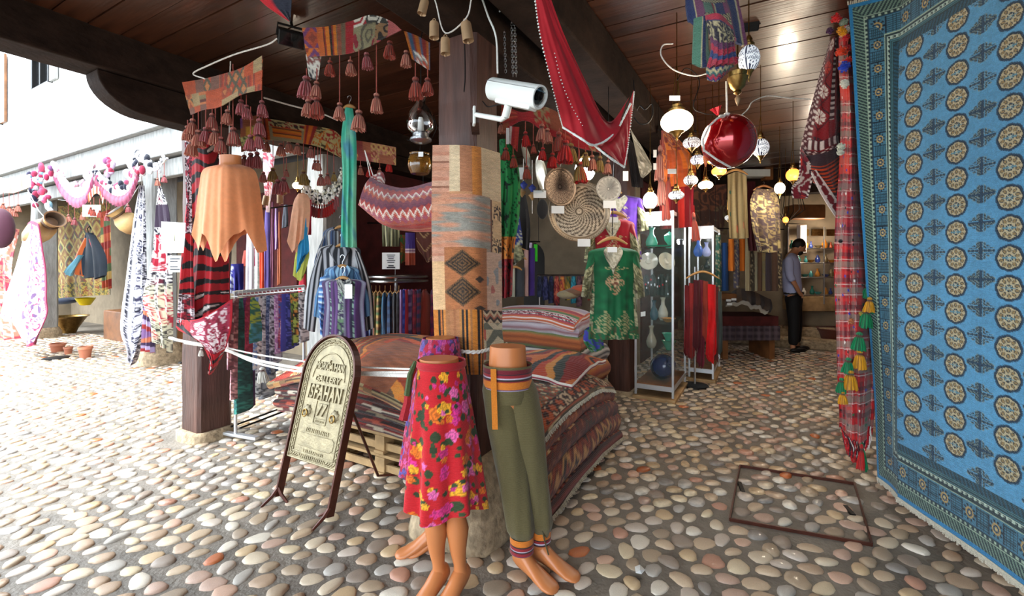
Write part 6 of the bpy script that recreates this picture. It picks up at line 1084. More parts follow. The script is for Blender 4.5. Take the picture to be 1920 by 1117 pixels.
tray('medium round engraved tray overlapping the upper left of the large one', 1050, 350, 3.3, 37, (.55, -1, 0), '3c2c24', 'a08c78', 22, 'engr', .2, tagp=(1046, 393, 3.26))
tray('small dark tray with a white mandala to the right of the large brass tray', 1141, 354, 3.35, 24, (.1, -1, 0), '1c1814', 'd0ccc0', 16, 'paint', .0, tagp=(1143, 383, 3.3))
tray('pale silvery tray seen nearly edge-on, left of the medium tray', 1014, 326, 3.2, 34, (1, -.42, .1), 'a8aa98', 'c8cabc', 12, 'engr', .3, tagp=(1012, 364, 3.2)); tray('smaller pale silvery tray seen nearly edge-on, farther left', 986, 293, 3.15, 26, (1, -.35, .25), 'a0a290', 'c4c6b8', 12, 'engr', .3)
card('narrow white tag beside the silvery trays', 952, 255, 2.75, 6, 30); card('white price tag between the edge-on trays', 977, 325, 3.2, 10, 22)
lantern(1097, 318, 3.9, 19, 22, 'bright bulb lamp shining behind the tassels and the large tray', 'lampc', 30, e=12)
t = thing('tassel_pendant', at(1085, 300, 3.2), 'large beige wool tassel in front of the bright bulb', 'tassel'); tassels(t, [(1085, 262, 302, 36)], 3.2, (4,))
# dresses
PA = lambda c: orn('8a8468', '4a4630 b8b08a '+c, 22, .55, 4)
def dress(label, x, y, d, w_, h_, c, pat, **k):
    base = cells(lambda s, t, w, h: hx(c)*(.6+.8*nz(s*24, t*24, 3))[..., None], [(.0, .08, .25, 1, PA(c)), (.92, 1, .25, 1, PA(c)), (0, 1, .88, 1, orn(c, '8a8468 a8a070 4a4a30', 26, .5, 3))])
    base = medal(base, [(.5, .45, .22, .12, 'b08a68', c), (.5, .45, .1, .06, '7a4a3a', 'c8b088'), (.3, .84, .2, .12, '9a9468', c), (.7, .84, .2, .12, '9a9468', c), (.5, .3, .3, .03, 'a8a070', c)])
    return tunic(label, x, y, d, w_, h_, base, .6, neck=orn('a8a088', '4a4638 d0c8b0', 40, .5, 5), name='dress', m='silk', sw=.8, slw=.3, sleeve=cells(orn('5c5a3c', '8a8468 3a3424 a8a078', 22, .5, 4), [(0, 1, 0, .3, solid(c, .3, 20))]), **k)
hanger(1150, 398, 3.75, 50, 'wooden hanger of the red printed dress'); hanger(1148, 446, 3.55, 56, 'wooden hanger of the green printed dress'); hanger(1142, 352, 3.95, 48, 'hanger of the violet printed dress behind')
dress('violet printed dress hanging behind the red one', 1160, 366, 3.98, 110, 120, '4a1a7a', None)
dress('red printed dress between the violet and the green one', 1148, 410, 3.8, 104, 150, '981020', None)
dress('green printed dress hanging in front of the glass cabinet', 1150, 463, 3.58, 118, 172, '0f5a34', None)
card('white price card on the red dress', 1150, 412, 3.7, 18, 10); card('white price card on the green dress', 1148, 468, 3.45, 18, 10)
wire('chain', [(1152, 300, 3.6), (1150, 350, 3.6), (1148, 440, 3.55)], .004, 'iron', label='thin chain carrying the printed dresses', cat='chain')
# doorway surroundings
scarf('dark blue printed tunic hanging left of the doorway', [[(960, 410), (974, 405)], [(956, 450), (980, 450)], [(954, 470), (978, 466)], [(958, 500), (984, 482)]], 4.3, cells(orn('1f2a6a', 'a8a890', 18, .4, 5), [(0, 1, .6, 1, orn('7a7858', '3a3a2a a8a078', 24, .5, 3))]), name='tunic', cat='tunic', m='cloth', vol=.04)
scarf('black coat hanging left of the doorway', [[(972, 368), (986, 365)], [(966, 420), (994, 420)], [(968, 460), (992, 470)]], 4.4, solid('14100f'), name='coat', cat='coat', m='cloth', vol=.05)
obj('oval_bag', MB().ell(at(1017, 392, 4.5), (.055, .04, .1), 16, 12, hx('191412')), M['cloth'], label='small dark oval bag hanging above the doorway', cat='bag')
for k, (x0, x1, y0, y1, c, lb) in enumerate([(958, 966, 490, 556, 'a8a894', 'pale green'), (966, 983, 502, 556, '3a3c40', 'dark grey'), (983, 991, 455, 555, 'b08a80', 'rose'), (991, 1003, 465, 554, '3a1f6a', 'violet'), (1001, 1008, 458, 490, '3ac828', 'bright green'), (990, 998, 455, 476, 'd8c8e8', 'lilac white')]):
    scarf(lb+' garment hanging on the left of the dark doorway', [[(x0, y0), (x1, y0)], [(x0, y1), (x1, y1)]], 5.2+.05*k, solid(c, .2), vol=.04, amp=.01, folds=1.5, name='garment', cat='garment', res=.02, m='cloth')
for k, (x, y) in enumerate(((972, 462), (975, 480), (966, 500))): hanger(x, y, 4.9, 30, ['upper', 'middle', 'lower'][k]+' bare wooden hanger left of the dark doorway', 12, yaw=.6)
t = thing('clothes_rail', at(1062, 516, 5.9), 'rail of dark printed scarves right of the doorway', 'rail'); obj('rail_bar', MB().tube([at(1008, 516, 5.9), at(1128, 516, 5.6)], .012, 6).tube([at(1012, 516, 5.9), on(1012, 650)*[1, 1, 0]+[0, 0, .01]] if 0 else [at(1012, 516, 5.9), at(1012, 700, 5.9)], .012, 6), M['steel'], t)
for i, (c1, c2, lb) in enumerate([('1c2038', '3a4060', 'navy'), ('23284a', '4a4a7a', 'dark blue'), ('1a1c30', '2c3050', 'midnight blue'), ('8a2a2c', 'c86a4a 2a1a1c', 'red ikat'), ('a8402c', '3a2a2a d08a3c', 'orange print'), ('8a6a24', 'c8a040 3a4a2c', 'mustard'), ('1f6a78', '3a9aa8', 'teal'), ('4a3038', '7a5058', 'plum'), ('5a2a2c', '8a4a40', 'maroon'), ('8a3428', 'c8643c 2c2424', 'rust'), ('4a2428', 'e0d8d0', 'dark red')]):
    x = 1012+10.5*i; y1 = 640-12*(i % 3) if 0 else 545+6*(i % 4); scarf(lb+' scarf, '+ORD[i]+' from the left on the rail by the doorway', [[(x-3, 518), (x+4, 518)], [(x-5, 535), (x+6, 535)], [(x-5, y1+12), (x+6, y1+10)]], 5.85-.02*i, orn(c1, c2, 18, .4, i), vol=.06, amp=.01, folds=1.5, group='scarves by the doorway', res=.02)
t = thing('cushion_heap', at(1090, 556, 5.0), 'heap of rust and olive cushions behind the tall rug pile', 'cushions')
for k, (x, y, c) in enumerate(((1078, 548, '6a4a34'), (1092, 542, 'a8482c'), (1106, 548, '5a5a3c'), (1066, 552, '8a7a5a'))): obj('cushion', MB().ell(at(x, y, 4.9), (.13, .12, .05), 14, 8, hx(c)), M['cloth'], t)
scarf('green and blue cloth bundle on the ground at the end of the rug piles', [[(1096, 618), (1120, 612)], [(1094, 640), (1130, 636)], [(1108, 660), (1132, 652)]], 3.95, orn('2a6a3a', '3a3a9a 8ab08a', 12, .5, 3), vol=.08, amp=.02, name='cloth', cat='cloth', m='cloth')
# glass cabinets
M['cglass'] = mat('cabinet_glass', '7f9a92', rough=.02, alpha=.07, noise=0, bump=0, spec=.8)
def cabinet(lab, q, wdt, dep, h, shelves, z0=.06):
    o = np.array([q[0], q[1], 0]); t = thing('glass_cabinet', o-B3*wdt/2+A3*dep/2, lab, 'cabinet'); P = lambda u, v, z: o-B3*wdt*u+A3*dep*v+Z3*z     # u right, v deep
    obj('plinth', MB().box(P(.5, .5, .02), (dep+.06, wdt+.06, .04), (A3, B3, Z3)), M['pine'], t, bevel=.004)
    for u in (0, 1):
        for v in (0, 1): obj('corner_post', MB().box(P(u, v, (h+z0)/2), (.022, .022, h-z0+.02), (A3, B3, Z3)), M['alu'], t, bevel=.002)
    for z, hh in ((.14, .05), (h-.07, .15)): obj('panel_band', MB().box(P(.5, 0, z), (.02, wdt, hh), (A3, B3, Z3)), M['alu'], t, smooth=False); obj('panel_band', MB().box(P(1, .5, z if z < 1 else h-.02), (dep, .02, .04), (A3, B3, Z3)), M['alu'], t, smooth=False)
    obj('top_panel', MB().box(P(.5, .5, h), (dep, wdt, .016), (A3, B3, Z3)), M['alu'], t, smooth=False); obj('floor_panel', MB().box(P(.5, .5, .17), (dep, wdt, .012), (A3, B3, Z3)), M['brownw'], t, smooth=False)
    for z in shelves: obj('glass_shelf', MB().box(P(.5, .5, z), (dep*.96, wdt*.94, .008), (A3, B3, Z3)), M['cglass'], t, smooth=False)
    obj('side_pane', MB().box(P(1, .5, h/2+.05), (dep*.97, .005, h-.25), (A3, B3, Z3)), M['cglass'], t, smooth=False); obj('front_pane', MB().box(P(.5, 0, h/2+.05), (.005, wdt*.94, h-.25), (A3, B3, Z3)), M['cglass'], t, smooth=False)
    L = bpy.data.lights.new('cabinet_lamp', 'POINT'); L.energy = 4; L.color = (.92, .97, 1); L.shadow_soft_size = .05; lo = bpy.data.objects.new('cabinet_lamp', L); COL.objects.link(lo); lo.location = tuple(P(.5, .4, h-.16))
    return P
c1 = on(1192, 746); c2_ = on(1261, 757); w1 = float(np.linalg.norm(c1-c2_)); SH = [.52, .82, 1.1, 1.38, 1.62]
P1_ = cabinet('first tall glass cabinet with ceramics, nearest the printed dresses', c1, w1, .78, 2.0, SH)
def vase(P, u, v, z, prof, c, lab, name='vase', cat='vase', flute=0, fl=0, m='glaze', ring=None):
    t = obj(name, MB().lathe(prof, P(u, v, z+.005), n=22, col=hx(c), flute=flute, fl=fl), M[m], label=lab, cat=cat); return t
BOT = [(.001, .01), (.035, 0), (.055, .03), (.06, .07), (.04, .12), (.022, .15), (.02, .19), (.034, .22), (.03, .22), (.015, .18)]
BOWL = [(.001, .012), (.03, 0), (.04, .012), (.085, .06), (.088, .062), (.08, .058), (.035, .02)]
vase(P1_, .3, .3, SH[4]-.0, [(a*1.1, b*1.05) for a, b in BOT], '4a9c86', 'jade green bottle vase on the top shelf of the first cabinet'); t = vase(P1_, .78, .35, SH[4], [(.001, .0), (.04, 0), (.02, .04), (.055, .09), (.058, .14), (.03, .16), (.001, .19)], '2c9a80', 'turquoise lidded sugar pot on the top shelf of the first cabinet', 'sugar_pot', 'pot')
vase(P1_, .6, .1, SH[4], [(.001, .004), (.1, .004), (.15, .02), (.152, .024), (.1, .012)], '1f8a6c', 'turquoise platter on the top shelf of the first cabinet', 'platter', 'plate')
for u, lab in ((.3, 'left'), (.78, 'right')):
    c = P1_(u, .12, SH[3]+.1); obj('relief_plate', MB().lathe([(.001, .012), (.03, .014), (.034, .004), (.06, .01), (.095, .018), (.1, .012), (.001, -.004)], c, (-.3*(1 if u < .5 else -1), -1, .35), 28, col=hx('c4c0ae')), M['glaze'], label=lab+' cream relief plate leaning on the middle shelf of the first cabinet', cat='plate')
t = thing('jewellery_display', P1_(.5, .3, SH[2]), 'black jewellery display on the shelf below the cream plates', 'display')
for k in range(12): q = P1_(R.uniform(.1, .9), R.uniform(.05, .6), SH[2]); obj('black_holder', MB().lathe([(.02, 0), (.03, .02), (.018, .1), (.025, R.uniform(.14, .22)), (.001, .24)], q, n=10), M['black'], t)
for k in range(14): q = P1_(R.uniform(.08, .92), R.uniform(.02, .1), SH[2]+R.uniform(.03, .22)); obj('pendant', MB().ell(q, (.008, .006, .012), 7, 5, hx(R.choice(['e8e8f0', 'c82030', 'd0d8e0']))), M['glaze'], t)
vase(P1_, .35, .35, SH[1], [(a*.8, b) for a, b in BOT], '3a5a6c', 'slate blue bottle on the shelf below the jewellery'); vase(P1_, .58, .4, SH[1], [(a*.95, b*1.15) for a, b in BOT], 'b8b8a8', 'pale grey vase on the shelf below the jewellery'); vase(P1_, .8, .2, SH[1], [(a*.95, b*.7) for a, b in BOWL], 'a8743c', 'ochre shallow bowl on the shelf below the jewellery', 'bowl', 'bowl')
c = P1_(.18, .05, SH[1]+.09); obj('price_card', MB().box(c, (.05, .004, .05), (unit((.9, -.4, .2)), unit((.4, .9, 0)), Z3)), M['paper'], label='tilted white price card on the slate blue bottle', cat='card', smooth=False)
vase(P1_, .32, .25, SH[0], [(a*.95, b*1.1) for a, b in BOT], 'a09a88', 'grey patterned vase on the lowest glass shelf'); t = vase(P1_, .82, .2, SH[0], [(a*.9, b*1.6) for a, b in BOWL], '2f8a6a', 'large green bowl on the lowest glass shelf', 'bowl', 'bowl'); vase(P1_, .8, .2, SH[0]+.1, [(a*.75, b*1.3) for a, b in BOWL], '3a9c7c', 'smaller green bowl stacked in the large green one', 'bowl', 'bowl')
c = P1_(.62, .3, .32); obj('blue_vase', MB().lathe([(.001, -.14), (.07, -.13), (.125, -.06), (.135, .02), (.1, .1), (.05, .13), (.055, .15), (.04, .14), (.001, .1)], c, unit((.3, -.8, .5)), 30, col=hx('0c1050')), M['glaze'], label='big round cobalt blue vase lying at the bottom of the first cabinet', cat='vase')
c3 = np.array([2.21, 5.65, 0]); P2_ = cabinet('second glass cabinet with blue glassware, behind the red scarves', c3, .27, .8, 1.91, SH[:4])
vase(P2_, .35, .1, SH[3]+.16, BOT, '3a6ac8', 'light blue glass jug in the second cabinet'); vase(P2_, .7, .1, SH[3]+.16, [(a*.9, b*.8) for a, b in BOT], 'a8b0e8', 'lilac glass vase in the second cabinet'); obj('glass_shelf_items', MB().box(P2_(.5, .4, SH[3]+.16), (.6, .25, .006), (A3, B3, Z3)), M['cglass'], label='upper glass shelf of the second cabinet carrying blue glassware', cat='shelf', smooth=False)
vase(P2_, .7, .2, SH[3], [(a*.7, b*.6) for a, b in BOT], '1a1c24', 'small black vase in the second cabinet')
# red scarf stand
t = thing('scarf_stand', on(1300, 722), 'grey metal stand with a wooden hanger of scarves beside the cabinets', 'stand'); p0 = on(1303, 724); obj('pole', MB().tube([p0, [p0[0], p0[1], 1.45-5/F*p0[1]]], .012, 8), M['steel'], t); obj('base', MB().lathe([(.16, 0), (.15, .02), (.02, .03)], p0, n=20), M['iron'], t); obj('collar', MB().lathe([(.02, 0), (.02, .05)], p0+[0, 0, .75], n=12), M['steel'], t)
hanger(1317, 509, 5.3, 62, 'thick wooden hanger of the red scarves beside the cabinets', 12)
for i, (x0, x1, y0, y1, c, lb) in enumerate([(1284, 1294, 534, 668, '6a1418', 'dark red'), (1292, 1302, 530, 676, '8a2420', 'brick red'), (1300, 1312, 524, 660, '4a1018', 'wine'), (1310, 1320, 524, 690, '6a1c2c', 'burgundy'), (1317, 1328, 526, 640, '8a3020', 'rust'), (1326, 1342, 532, 680, 'c80c10', 'bright red'), (1338, 1348, 536, 676, '54201c', 'brown red'), (1345, 1353, 545, 668, '3a4440', 'dark grey')]):
    scarf(lb+' scarf draped on the stand beside the cabinets', [[(x0, y0), (x1, y0+2)], [(x0-1, (y0+y1)/2), (x1+1, (y0+y1)/2)], [(x0-3, y1), (x1, y1-12)]], 5.2-.02*(i % 3), solid(c, .25), vol=.05, amp=.02, folds=2, ph=i, group='scarves on the stand', hem=[(0, -16), (.6, 10), (1, -6)])
# ceiling lamps
lantern(1269, 228, 2.85, 29, 21, 'large lit opal glass lamp with a brass holder hanging right of the red shawl', 'lampw', 110, e=26)
wire('lamp_cable', [(1262, 82, 2.6), (1243, 85, 2.6), (1240, 105, 2.6), (1262, 130, 2.6), (1300, 142, 2.6), (1325, 138, 2.6)], .004, 'rope', label='white cable looping above the large opal lamp', cat='cable'); wire('lamp_cable', [(1270, 150, 2.7), (1285, 128, 2.7), (1306, 140, 2.7), (1311, 160, 2.7), (1300, 200, 2.7), (1318, 212, 2.7), (1340, 215, 2.7)], .003, 'iron', label='dark cable curling beside the large opal lamp', cat='cable')
card('white tag standing on the rim of the large opal lamp', 1265, 184, 2.8, 20, 9)
lantern(1404, 110, 2.5, 19, 25, 'black and white mosaic lamp hanging behind the folded blankets', 'mosaic', 40, e=0)
k = 2.45/F; c = at(1383, 160, 2.4); t = thing('brass_pendant', c, 'aged brass lamp holder with a drop hanging above the red balloon', 'lamp'); obj('brass_body', MB().lathe([(16*k, 24*k), (15*k, 16*k), (18*k, 14*k), (12*k, -4*k), (6*k, -10*k), (7*k, -14*k), (2*k, -18*k)], c, n=24), M['brass'], t); obj('drop', MB().lathe([(.5*k, -18*k), (5*k, -24*k), (3*k, -32*k), (.3*k, -38*k)], c, n=14), TAN, t); obj('chain', MB().tube([c+[0, 0, 24*k], [c[0], c[1], 3.03]], .004, 5), M['brass'], t)
# red balloon-like glass ball
c = at(1366, 265, 2.55); k = 2.55/F; t = thing('red_ball_ornament', c, 'large glossy red metallic ball ornament tied with ribbon under the ceiling', 'ornament')
obj('ball', MB().ell(c, (48*k, 48*k, 50*k), 40, 26), M['red'], t); pp = []
obj('red_tuft', MB().lathe([(.004, 0), (.012, .02), (.024, .045), (.002, .03)], at(1346, 216, 2.52), (-.4, -.2, 1), 16, flute=4, fl=.5, col=hx('c81828')), M['cloth'], t)
obj('ribbon', MB().tube([at(1362, 152, 2.5), at(1363, 190, 2.52), at(1363, 214, 2.5)], .005, 6).tube([at(1363, 214, 2.48), at(1345, 222, 2.44), at(1330, 236, 2.42), at(1318, 262, 2.46), at(1320, 284, 2.46)], .006, 5).tube([at(1320, 282, 2.46), at(1345, 300, 2.42), at(1370, 314, 2.46)], .006, 5), M['rope'], t)
obj('bow', MB().ell(at(1363, 214, 2.48), (.018, .012, .01), 10, 6).ell(at(1354, 218, 2.47), (.02, .01, .01), 10, 6), M['rope'], t)
wire('string_lights_cable', [(1366, 212, 2.6), (1385, 218, 2.65), (1402, 205, 2.7), (1412, 190, 2.75), (1440, 180, 2.8), (1480, 184, 2.85), (1520, 186, 2.9)], .0035, 'rope', label='thin white cable running from the red ball to the right', cat='cable')
scarf('peach ribbon hanging below the red ball', [[(1320, 285), (1328, 290)], [(1318, 300), (1326, 304)], [(1322, 312), (1324, 313)]], 2.6, solid('e08a5a'), amp=.004, name='ribbon', cat='ribbon', res=.01)
for (x, y, d, rx, rz_, lb, kd, tp, e, cl) in [(1297, 268, 3.6, 16, 11, 'white mosaic lamp left of the red ball', 'mosaic', 70, 0, 'f4f0ec 4a2430'), (1308, 300, 3.9, 13, 10, 'smaller mosaic lamp half hidden by the red ball', 'mosaic', 70, 0, 'f0ecf0 2a2440'), (1295, 338, 4.0, 13, 10, 'round mosaic lamp below the red ball to the left', 'mosaic', 60, 0, 'ece8e4 3a2430'), (1268, 366, 3.9, 14, 9, 'flat mosaic lamp hanging lowest on the left of the red ball', 'mosaic', 60, 0, 'f4f2ee 2a2030'), (1426, 277, 3.6, 15, 17, 'mosaic lamp with a sunburst right of the red ball', 'mosaic', 60, 0, 'f0f4f8 1c2038'), (1323, 347, 4.3, 13, 8, 'lit white oval lamp below the red ball', 'lampw', 50, 24, ''), (1348, 321, 3.9, 13, 9, 'lit amber lamp just below the red ball', 'lampo', 50, 8, ''), (1336, 300, 4.0, 10, 8, 'lit warm lamp touching the lower left of the red ball', 'lampo', 40, 8, ''), (1462, 353, 5.2, 9, 11, 'lit pale teardrop lamp in the passage', 'lampw', 60, 60, ''), (1487, 328, 4.4, 12, 12, 'speckled amber lamp beside the red rug', 'lampo', 70, 6, ''), (1219, 376, 4.0, 13, 16, 'bright cool bulb lamp above the first glass cabinet', 'lampc', 40, 14, ''), (1473, 412, 6.2, 5, 6, 'small orange glowing lamp low in the passage', 'lampo', 30, 5, ''), (1365, 408, 5.4, 6, 5, 'tiny mosaic lamp above the second cabinet', 'mosaic', 50, 0, 'f0f0f0 303040')]:
    lantern(x, y, d, rx, rz_, lb, kd, tp, e=e or None, cols=cl or 'e8eef4 1d2440')
# string of dark metal things and labels
for k, (x, y, w_, h_, d) in enumerate(((1260, 321, 16, 9, 3.7), (1173, 330, 10, 18, 3.2), (1228, 288, 6, 14, 3.4), (1228, 312, 6, 12, 3.4), (1455, 385, 0, 0, 0))):
    if w_: card(['white price card among the red tassels', 'white tag below the point of the red shawl', 'upper white plastic plug on the cable', 'lower white plastic plug on the cable'][k], x, y, d, w_, h_)
# red and orange patchwork behind the lamps
scarf('orange and red patchwork hanging behind the mosaic lamps', [[(1240, 244), (1262, 248)], [(1238, 300), (1300, 300)], [(1236, 350), (1304, 350)]], (4.4, 4.6), wear(patch_of([solid('a8481c'), solid('8a2420'), solid('c8641c'), orn('7a2a24', 'c8702c', 10, .4, 4)], .16, .2, 4), .2), name='patchwork', cat='kilim', m='wool', amp=.02)
scarf('crimson cloth hanging below the orange patchwork', [[(1236, 345), (1300, 345)], [(1236, 430), (1300, 425)]], 4.9, stripes('8a1420 a82030 6a1018 c82c24', p=.3, ax='s', wob=.05), name='cloth', cat='cloth', m='cloth', amp=.03, folds=6)
t = thing('tassel_cluster', at(1245, 360, 4.2), 'cluster of long brick-red tassels left of the mosaic lamps', 'tassel'); tassels(t, [(1238, 262, 272, 62), (1240, 310, 320, 60), (1247, 330, 352, 56), (1254, 300, 325, 44), (1300, 395, 398, 50)], 4.2, (0, 1))
scarf('bright red scarf hanging above the gap between the cabinets', [[(1290, 385), (1302, 385)], [(1286, 425), (1304, 425)]], 5.0, solid('b82018'), amp=.015, vol=.02)
hanger(1380, 318, 5.0, 44, 'light wooden hanger holding the tan silk shawl', 10)
scarf('tan silk shawl with green and red motifs on a wooden hanger', [[(1364, 328), (1382, 322), (1400, 330)], [(1364, 390), (1382, 390), (1401, 390)], [(1366, 446), (1384, 447), (1402, 446)]], 5.0, medal(stripes('a8946a 8a7a54 b09c70 7c6a48', p=.12, ax='s'), [(.15, .28, .08, .05, '3a6a5a', '4a7a6a'), (.15, .62, .08, .05, '3a6a5a', '4a7a6a'), (.45, .85, .08, .09, '9a4a34', 'a85a40'), (.8, .8, .08, .09, '9a4a34', 'a85a40')]), name='shawl', cat='shawl', amp=.03, folds=3)
hanger(1432, 348, 5.5, 40, 'dark hanger holding the long brown patterned dress', 8, 'brownw')
scarf('long dark dress with gold scroll pattern hanging in the passage', [[(1416, 352), (1432, 356), (1450, 352)], [(1406, 380), (1434, 384), (1460, 380)], [(1410, 430), (1436, 434), (1462, 430)], [(1420, 470), (1440, 474), (1462, 470)]], 5.5, orn('3a2c30', '7a6a48 584838 9a8a60', 14, .5, 4), name='dress', cat='dress', m='silk', amp=.03, vol=.08)
scarf('dark red curtain beside the tan shawl', [[(1400, 340), (1416, 340)], [(1400, 430), (1420, 430)], [(1402, 470), (1424, 470)]], 6.0, solid('4a1016'), name='curtain', cat='curtain', amp=.02)
for i, (x0, x1, y0, y1, c, lb) in enumerate([(1342, 1352, 440, 545, '1c4a3a', 'green'), (1350, 1364, 455, 545, '143a6a', 'deep blue'), (1366, 1376, 448, 508, 'c86a14', 'orange'), (1376, 1386, 450, 540, '4a4450', 'slate'), (1386, 1398, 448, 508, 'c8640f', 'second orange'), (1398, 1406, 430, 545, '8a7a5a', 'beige'), (1406, 1414, 432, 545, '3c3428', 'dark olive'), (1412, 1420, 432, 545, 'b0a888', 'cream'), (1420, 1428, 440, 545, '6a4a34', 'brown'), (1428, 1436, 455, 545, 'a08a5c', 'sand'), (1436, 1446, 460, 545, '34282c', 'black-brown'), (1446, 1458, 468, 545, '4a3428', 'umber'), (1456, 1466, 470, 540, '2c2420', 'near-black'), (1358, 1366, 462, 545, '2a2c38', 'charcoal'), (1404, 1412, 420, 462, 'c8402c', 'coral')]):
    scarf(lb+' scarf in the row at the left side of the passage', [[(x0, y0), (x1, y0)], [(x0-1, (y0+y1)/2), (x1+1, (y0+y1)/2)], [(x0-1, y1), (x1+1, y1)]], 6.2+.05*(i % 5), stripes(c+' '+c, p=.1) if i % 3 else orn(c, '9a8a6a', 16, .25, i), vol=.04, amp=.01, folds=2, group='scarves along the passage', res=.02)
scarf('grey-brown patterned cloth high on the passage wall', [[(1300, 350), (1362, 345)], [(1302, 420), (1362, 440)]], 6.4, orn('4a3028', '7a4a34 6a5a40', 6, .4, 3), name='cloth', cat='cloth', amp=.03, m='cloth')
# folded rugs on the low platform
pl = thing('low_platform', at(1405, 612, 6.8), 'low platform draped with a dark checked cloth in the passage', 'platform'); a_, b_ = at(1352, 590, 6.9), at(1456, 590, 6.9)
cP = np.array([(a_[0]+b_[0])/2, 7.2, 0]); wP = b_[0]-a_[0]; obj('platform_box', MB().box(cP+[0, 0, .48], (wP, .7, .36)), M['redwall'], pl, smooth=False); obj('checked_cloth', MB().grid(np.array([[cP+np.array([(u-.5)*wP*1.02, -.37-.01*math.sin(u*40), z]) for u in np.linspace(0, 1, 80)] for z in np.linspace(.52, .3, 10)]), plaid('2c2028', [(.1, .5, '5a4a50')], .1)(*np.meshgrid(np.linspace(0, 1, 80), np.linspace(0, .25, 10)), 1, 1)), M['cloth'], pl)
[obj('platform_leg', MB().box(cP+[s*wP*.42, 0, .15], (.08, .6, .3)), M['brownw'], pl, smooth=False) for s in (-1, 1)]
scarf('folded brown fur-like rug with white edge lying on the low platform', [[(1364, 552, 7.3), (1385, 541, 7.3), (1410, 545, 7.3), (1446, 562, 7.3)], [(1362, 562, 6.95), (1385, 556, 6.9), (1412, 560, 6.9), (1448, 578, 6.9)], [(1362, 572, 6.8), (1386, 566, 6.78), (1412, 572, 6.78), (1440, 584, 6.78)]], 7., border(stripes('5a4430 2a2018 6a5034 3a2c20', p=.3, ax='s'), 'c0b8a8', .03, 'b'), name='rug', cat='rug', m='wool', th=.05, amp=.02)
for k, (x, y) in enumerate(((1366, 563), (1376, 561), (1368, 570))): card(['left', 'right', 'lower'][k]+' white tag on the folded brown rug', x, y, 6.72, 9, 4)
obj('floor_cushion', MB().box(at(1352, 555, 7.0), (.3, .4, .1)), M['brownw'], label='brown wooden ledge left of the folded rug', cat='ledge', bevel=.02)
# shelf of ceramics at the back
L = bpy.data.lights.new('shelf_fill_light', 'POINT'); L.energy = 14; L.color = WARM; L.shadow_soft_size = .1; lo = bpy.data.objects.new('shelf_fill_light', L); COL.objects.link(lo); lo.location = tuple(at(1530, 440, 7.9))  # added fill light that brightens the dark display, no fixture belongs to it
t = thing('display_shelf', W(7.7, -2.1, 0), 'lit metal and glass display shelf full of ceramics at the end of the passage', 'shelf'); sd = 8.1
for y in (466, 493, 520, 553): obj('glass_shelf', MB().box(at(1532, y, sd+.2), (110/F*sd, .35, .015)), M['cglass'], t, smooth=False); obj('shelf_rail', MB().tube([at(1478, y, sd), at(1592, y, sd)], .01, 6), M['steel'], t)
for x in (1478, 1545, 1592): obj('upright', MB().tube([at(x, 425, sd), at(x, 570, sd)], .012, 6), M['steel'], t)
bk_ = obj('back_panel', MB().box(at(1535, 495, sd+.45), (1.15, .02, 1.5)), M['wall'], t, smooth=False); obj('base_cabinet', MB().box(at(1535, 568, sd+.25), (1.1, .4, .26)), M['pine'], t, bevel=.01)
ccs = ['1f6a5c', 'c87a24', 'c8ccd0', '2c3c7a', '8a7a5a', '3a8a8a', 'a84a2c', 'd8d4c8', '6a5a3a', '24506a', 'b0742c', '4a4a50']
nmc = ['teal', 'amber', 'white', 'blue', 'khaki', 'turquoise', 'rust', 'ivory', 'olive', 'petrol', 'ochre', 'grey']
for j, y in enumerate((466, 493, 520, 553)):
    n_ = 9
    for i in range(n_):
        x = 1484+i*12.5+R.uniform(-2, 2); h = R.uniform(.1, .17); c = at(x, y, sd+.12); kx = (i*5+j*7) % 12; sh_ = [BOT, BOWL, [(.001, 0), (.04, 0), (.055, .05), (.05, .1), (.03, .12), (.02, .16), (.001, .18)]][(i+j) % 3]; s_ = h/max(b for a, b in sh_)
        s_ = min(s_, .8) if (i+j) % 3 == 1 else s_
        obj(['vase', 'bowl', 'jug'][(i+j) % 3], MB().lathe([(a*min(s_, .9), b*s_) for a, b in sh_], c+[0, 0, .008], n=14, col=hx(ccs[kx])), M['glaze'], label=nmc[kx]+' '+['vase', 'bowl', 'jug'][(i+j) % 3]+', '+ORD[i]+' from the left on the '+['top', 'second', 'third', 'bottom'][j]+' rail of the far display', cat=['vase', 'bowl', 'jug'][(i+j) % 3], group='ceramics on the far display')
for k in range(3): card(['left', 'middle', 'right'][k]+' carved brass panel on the back of the far display', 1505+k*28, 436, sd+.2, 22, 12, 'brass', 'brass_panel', 'panel', .02, parent=t)
obj('wooden_awning', MB().box(at(1508, 398, 7.9), (.55, .3, .24)), M['brownw'], label='orange-brown wooden canopy above the far display', cat='canopy', bevel=.02); obj('white_column', MB().box(at(1503, 448, 8.0), (.12, .1, .5)), M['plaster'], label='short white column beside the far display', cat='column', bevel=.01)
card('white air conditioner under the back beam', 1413, 326, 7.6, 50, 13, 'white', 'air_conditioner', 'air conditioner', .2)
card('brown box beside the air conditioner', 1438, 325, 7.6, 14, 26, 'brownw', 'wooden_box', 'box', .15)
obj('brown_basket', MB().lathe([(.25, 0), (.34, .3), (.36, .32), (.3, .3)], on(1565, 650)*[1, 1, 0]+[.1, 0, .0], n=24, col=hx('6a2c18')), M['wool'], label='big red-brown basket on the floor behind the man', cat='basket')
t = thing('bird_cage_frame', at(1470, 375, 6.4), 'thin dark wire cage hanging beside the teardrop lamp', 'cage'); mb = MB()
for i in range(9): u = 2*math.pi*i/9; mb.tube([at(1480, 330, 6.4), at(1480, 350, 6.4)+np.array([.12*math.cos(u), .12*math.sin(u), 0]), at(1478, 395, 6.4)+np.array([.2*math.cos(u), .2*math.sin(u), 0]), at(1474, 418, 6.4)], .005, 4)
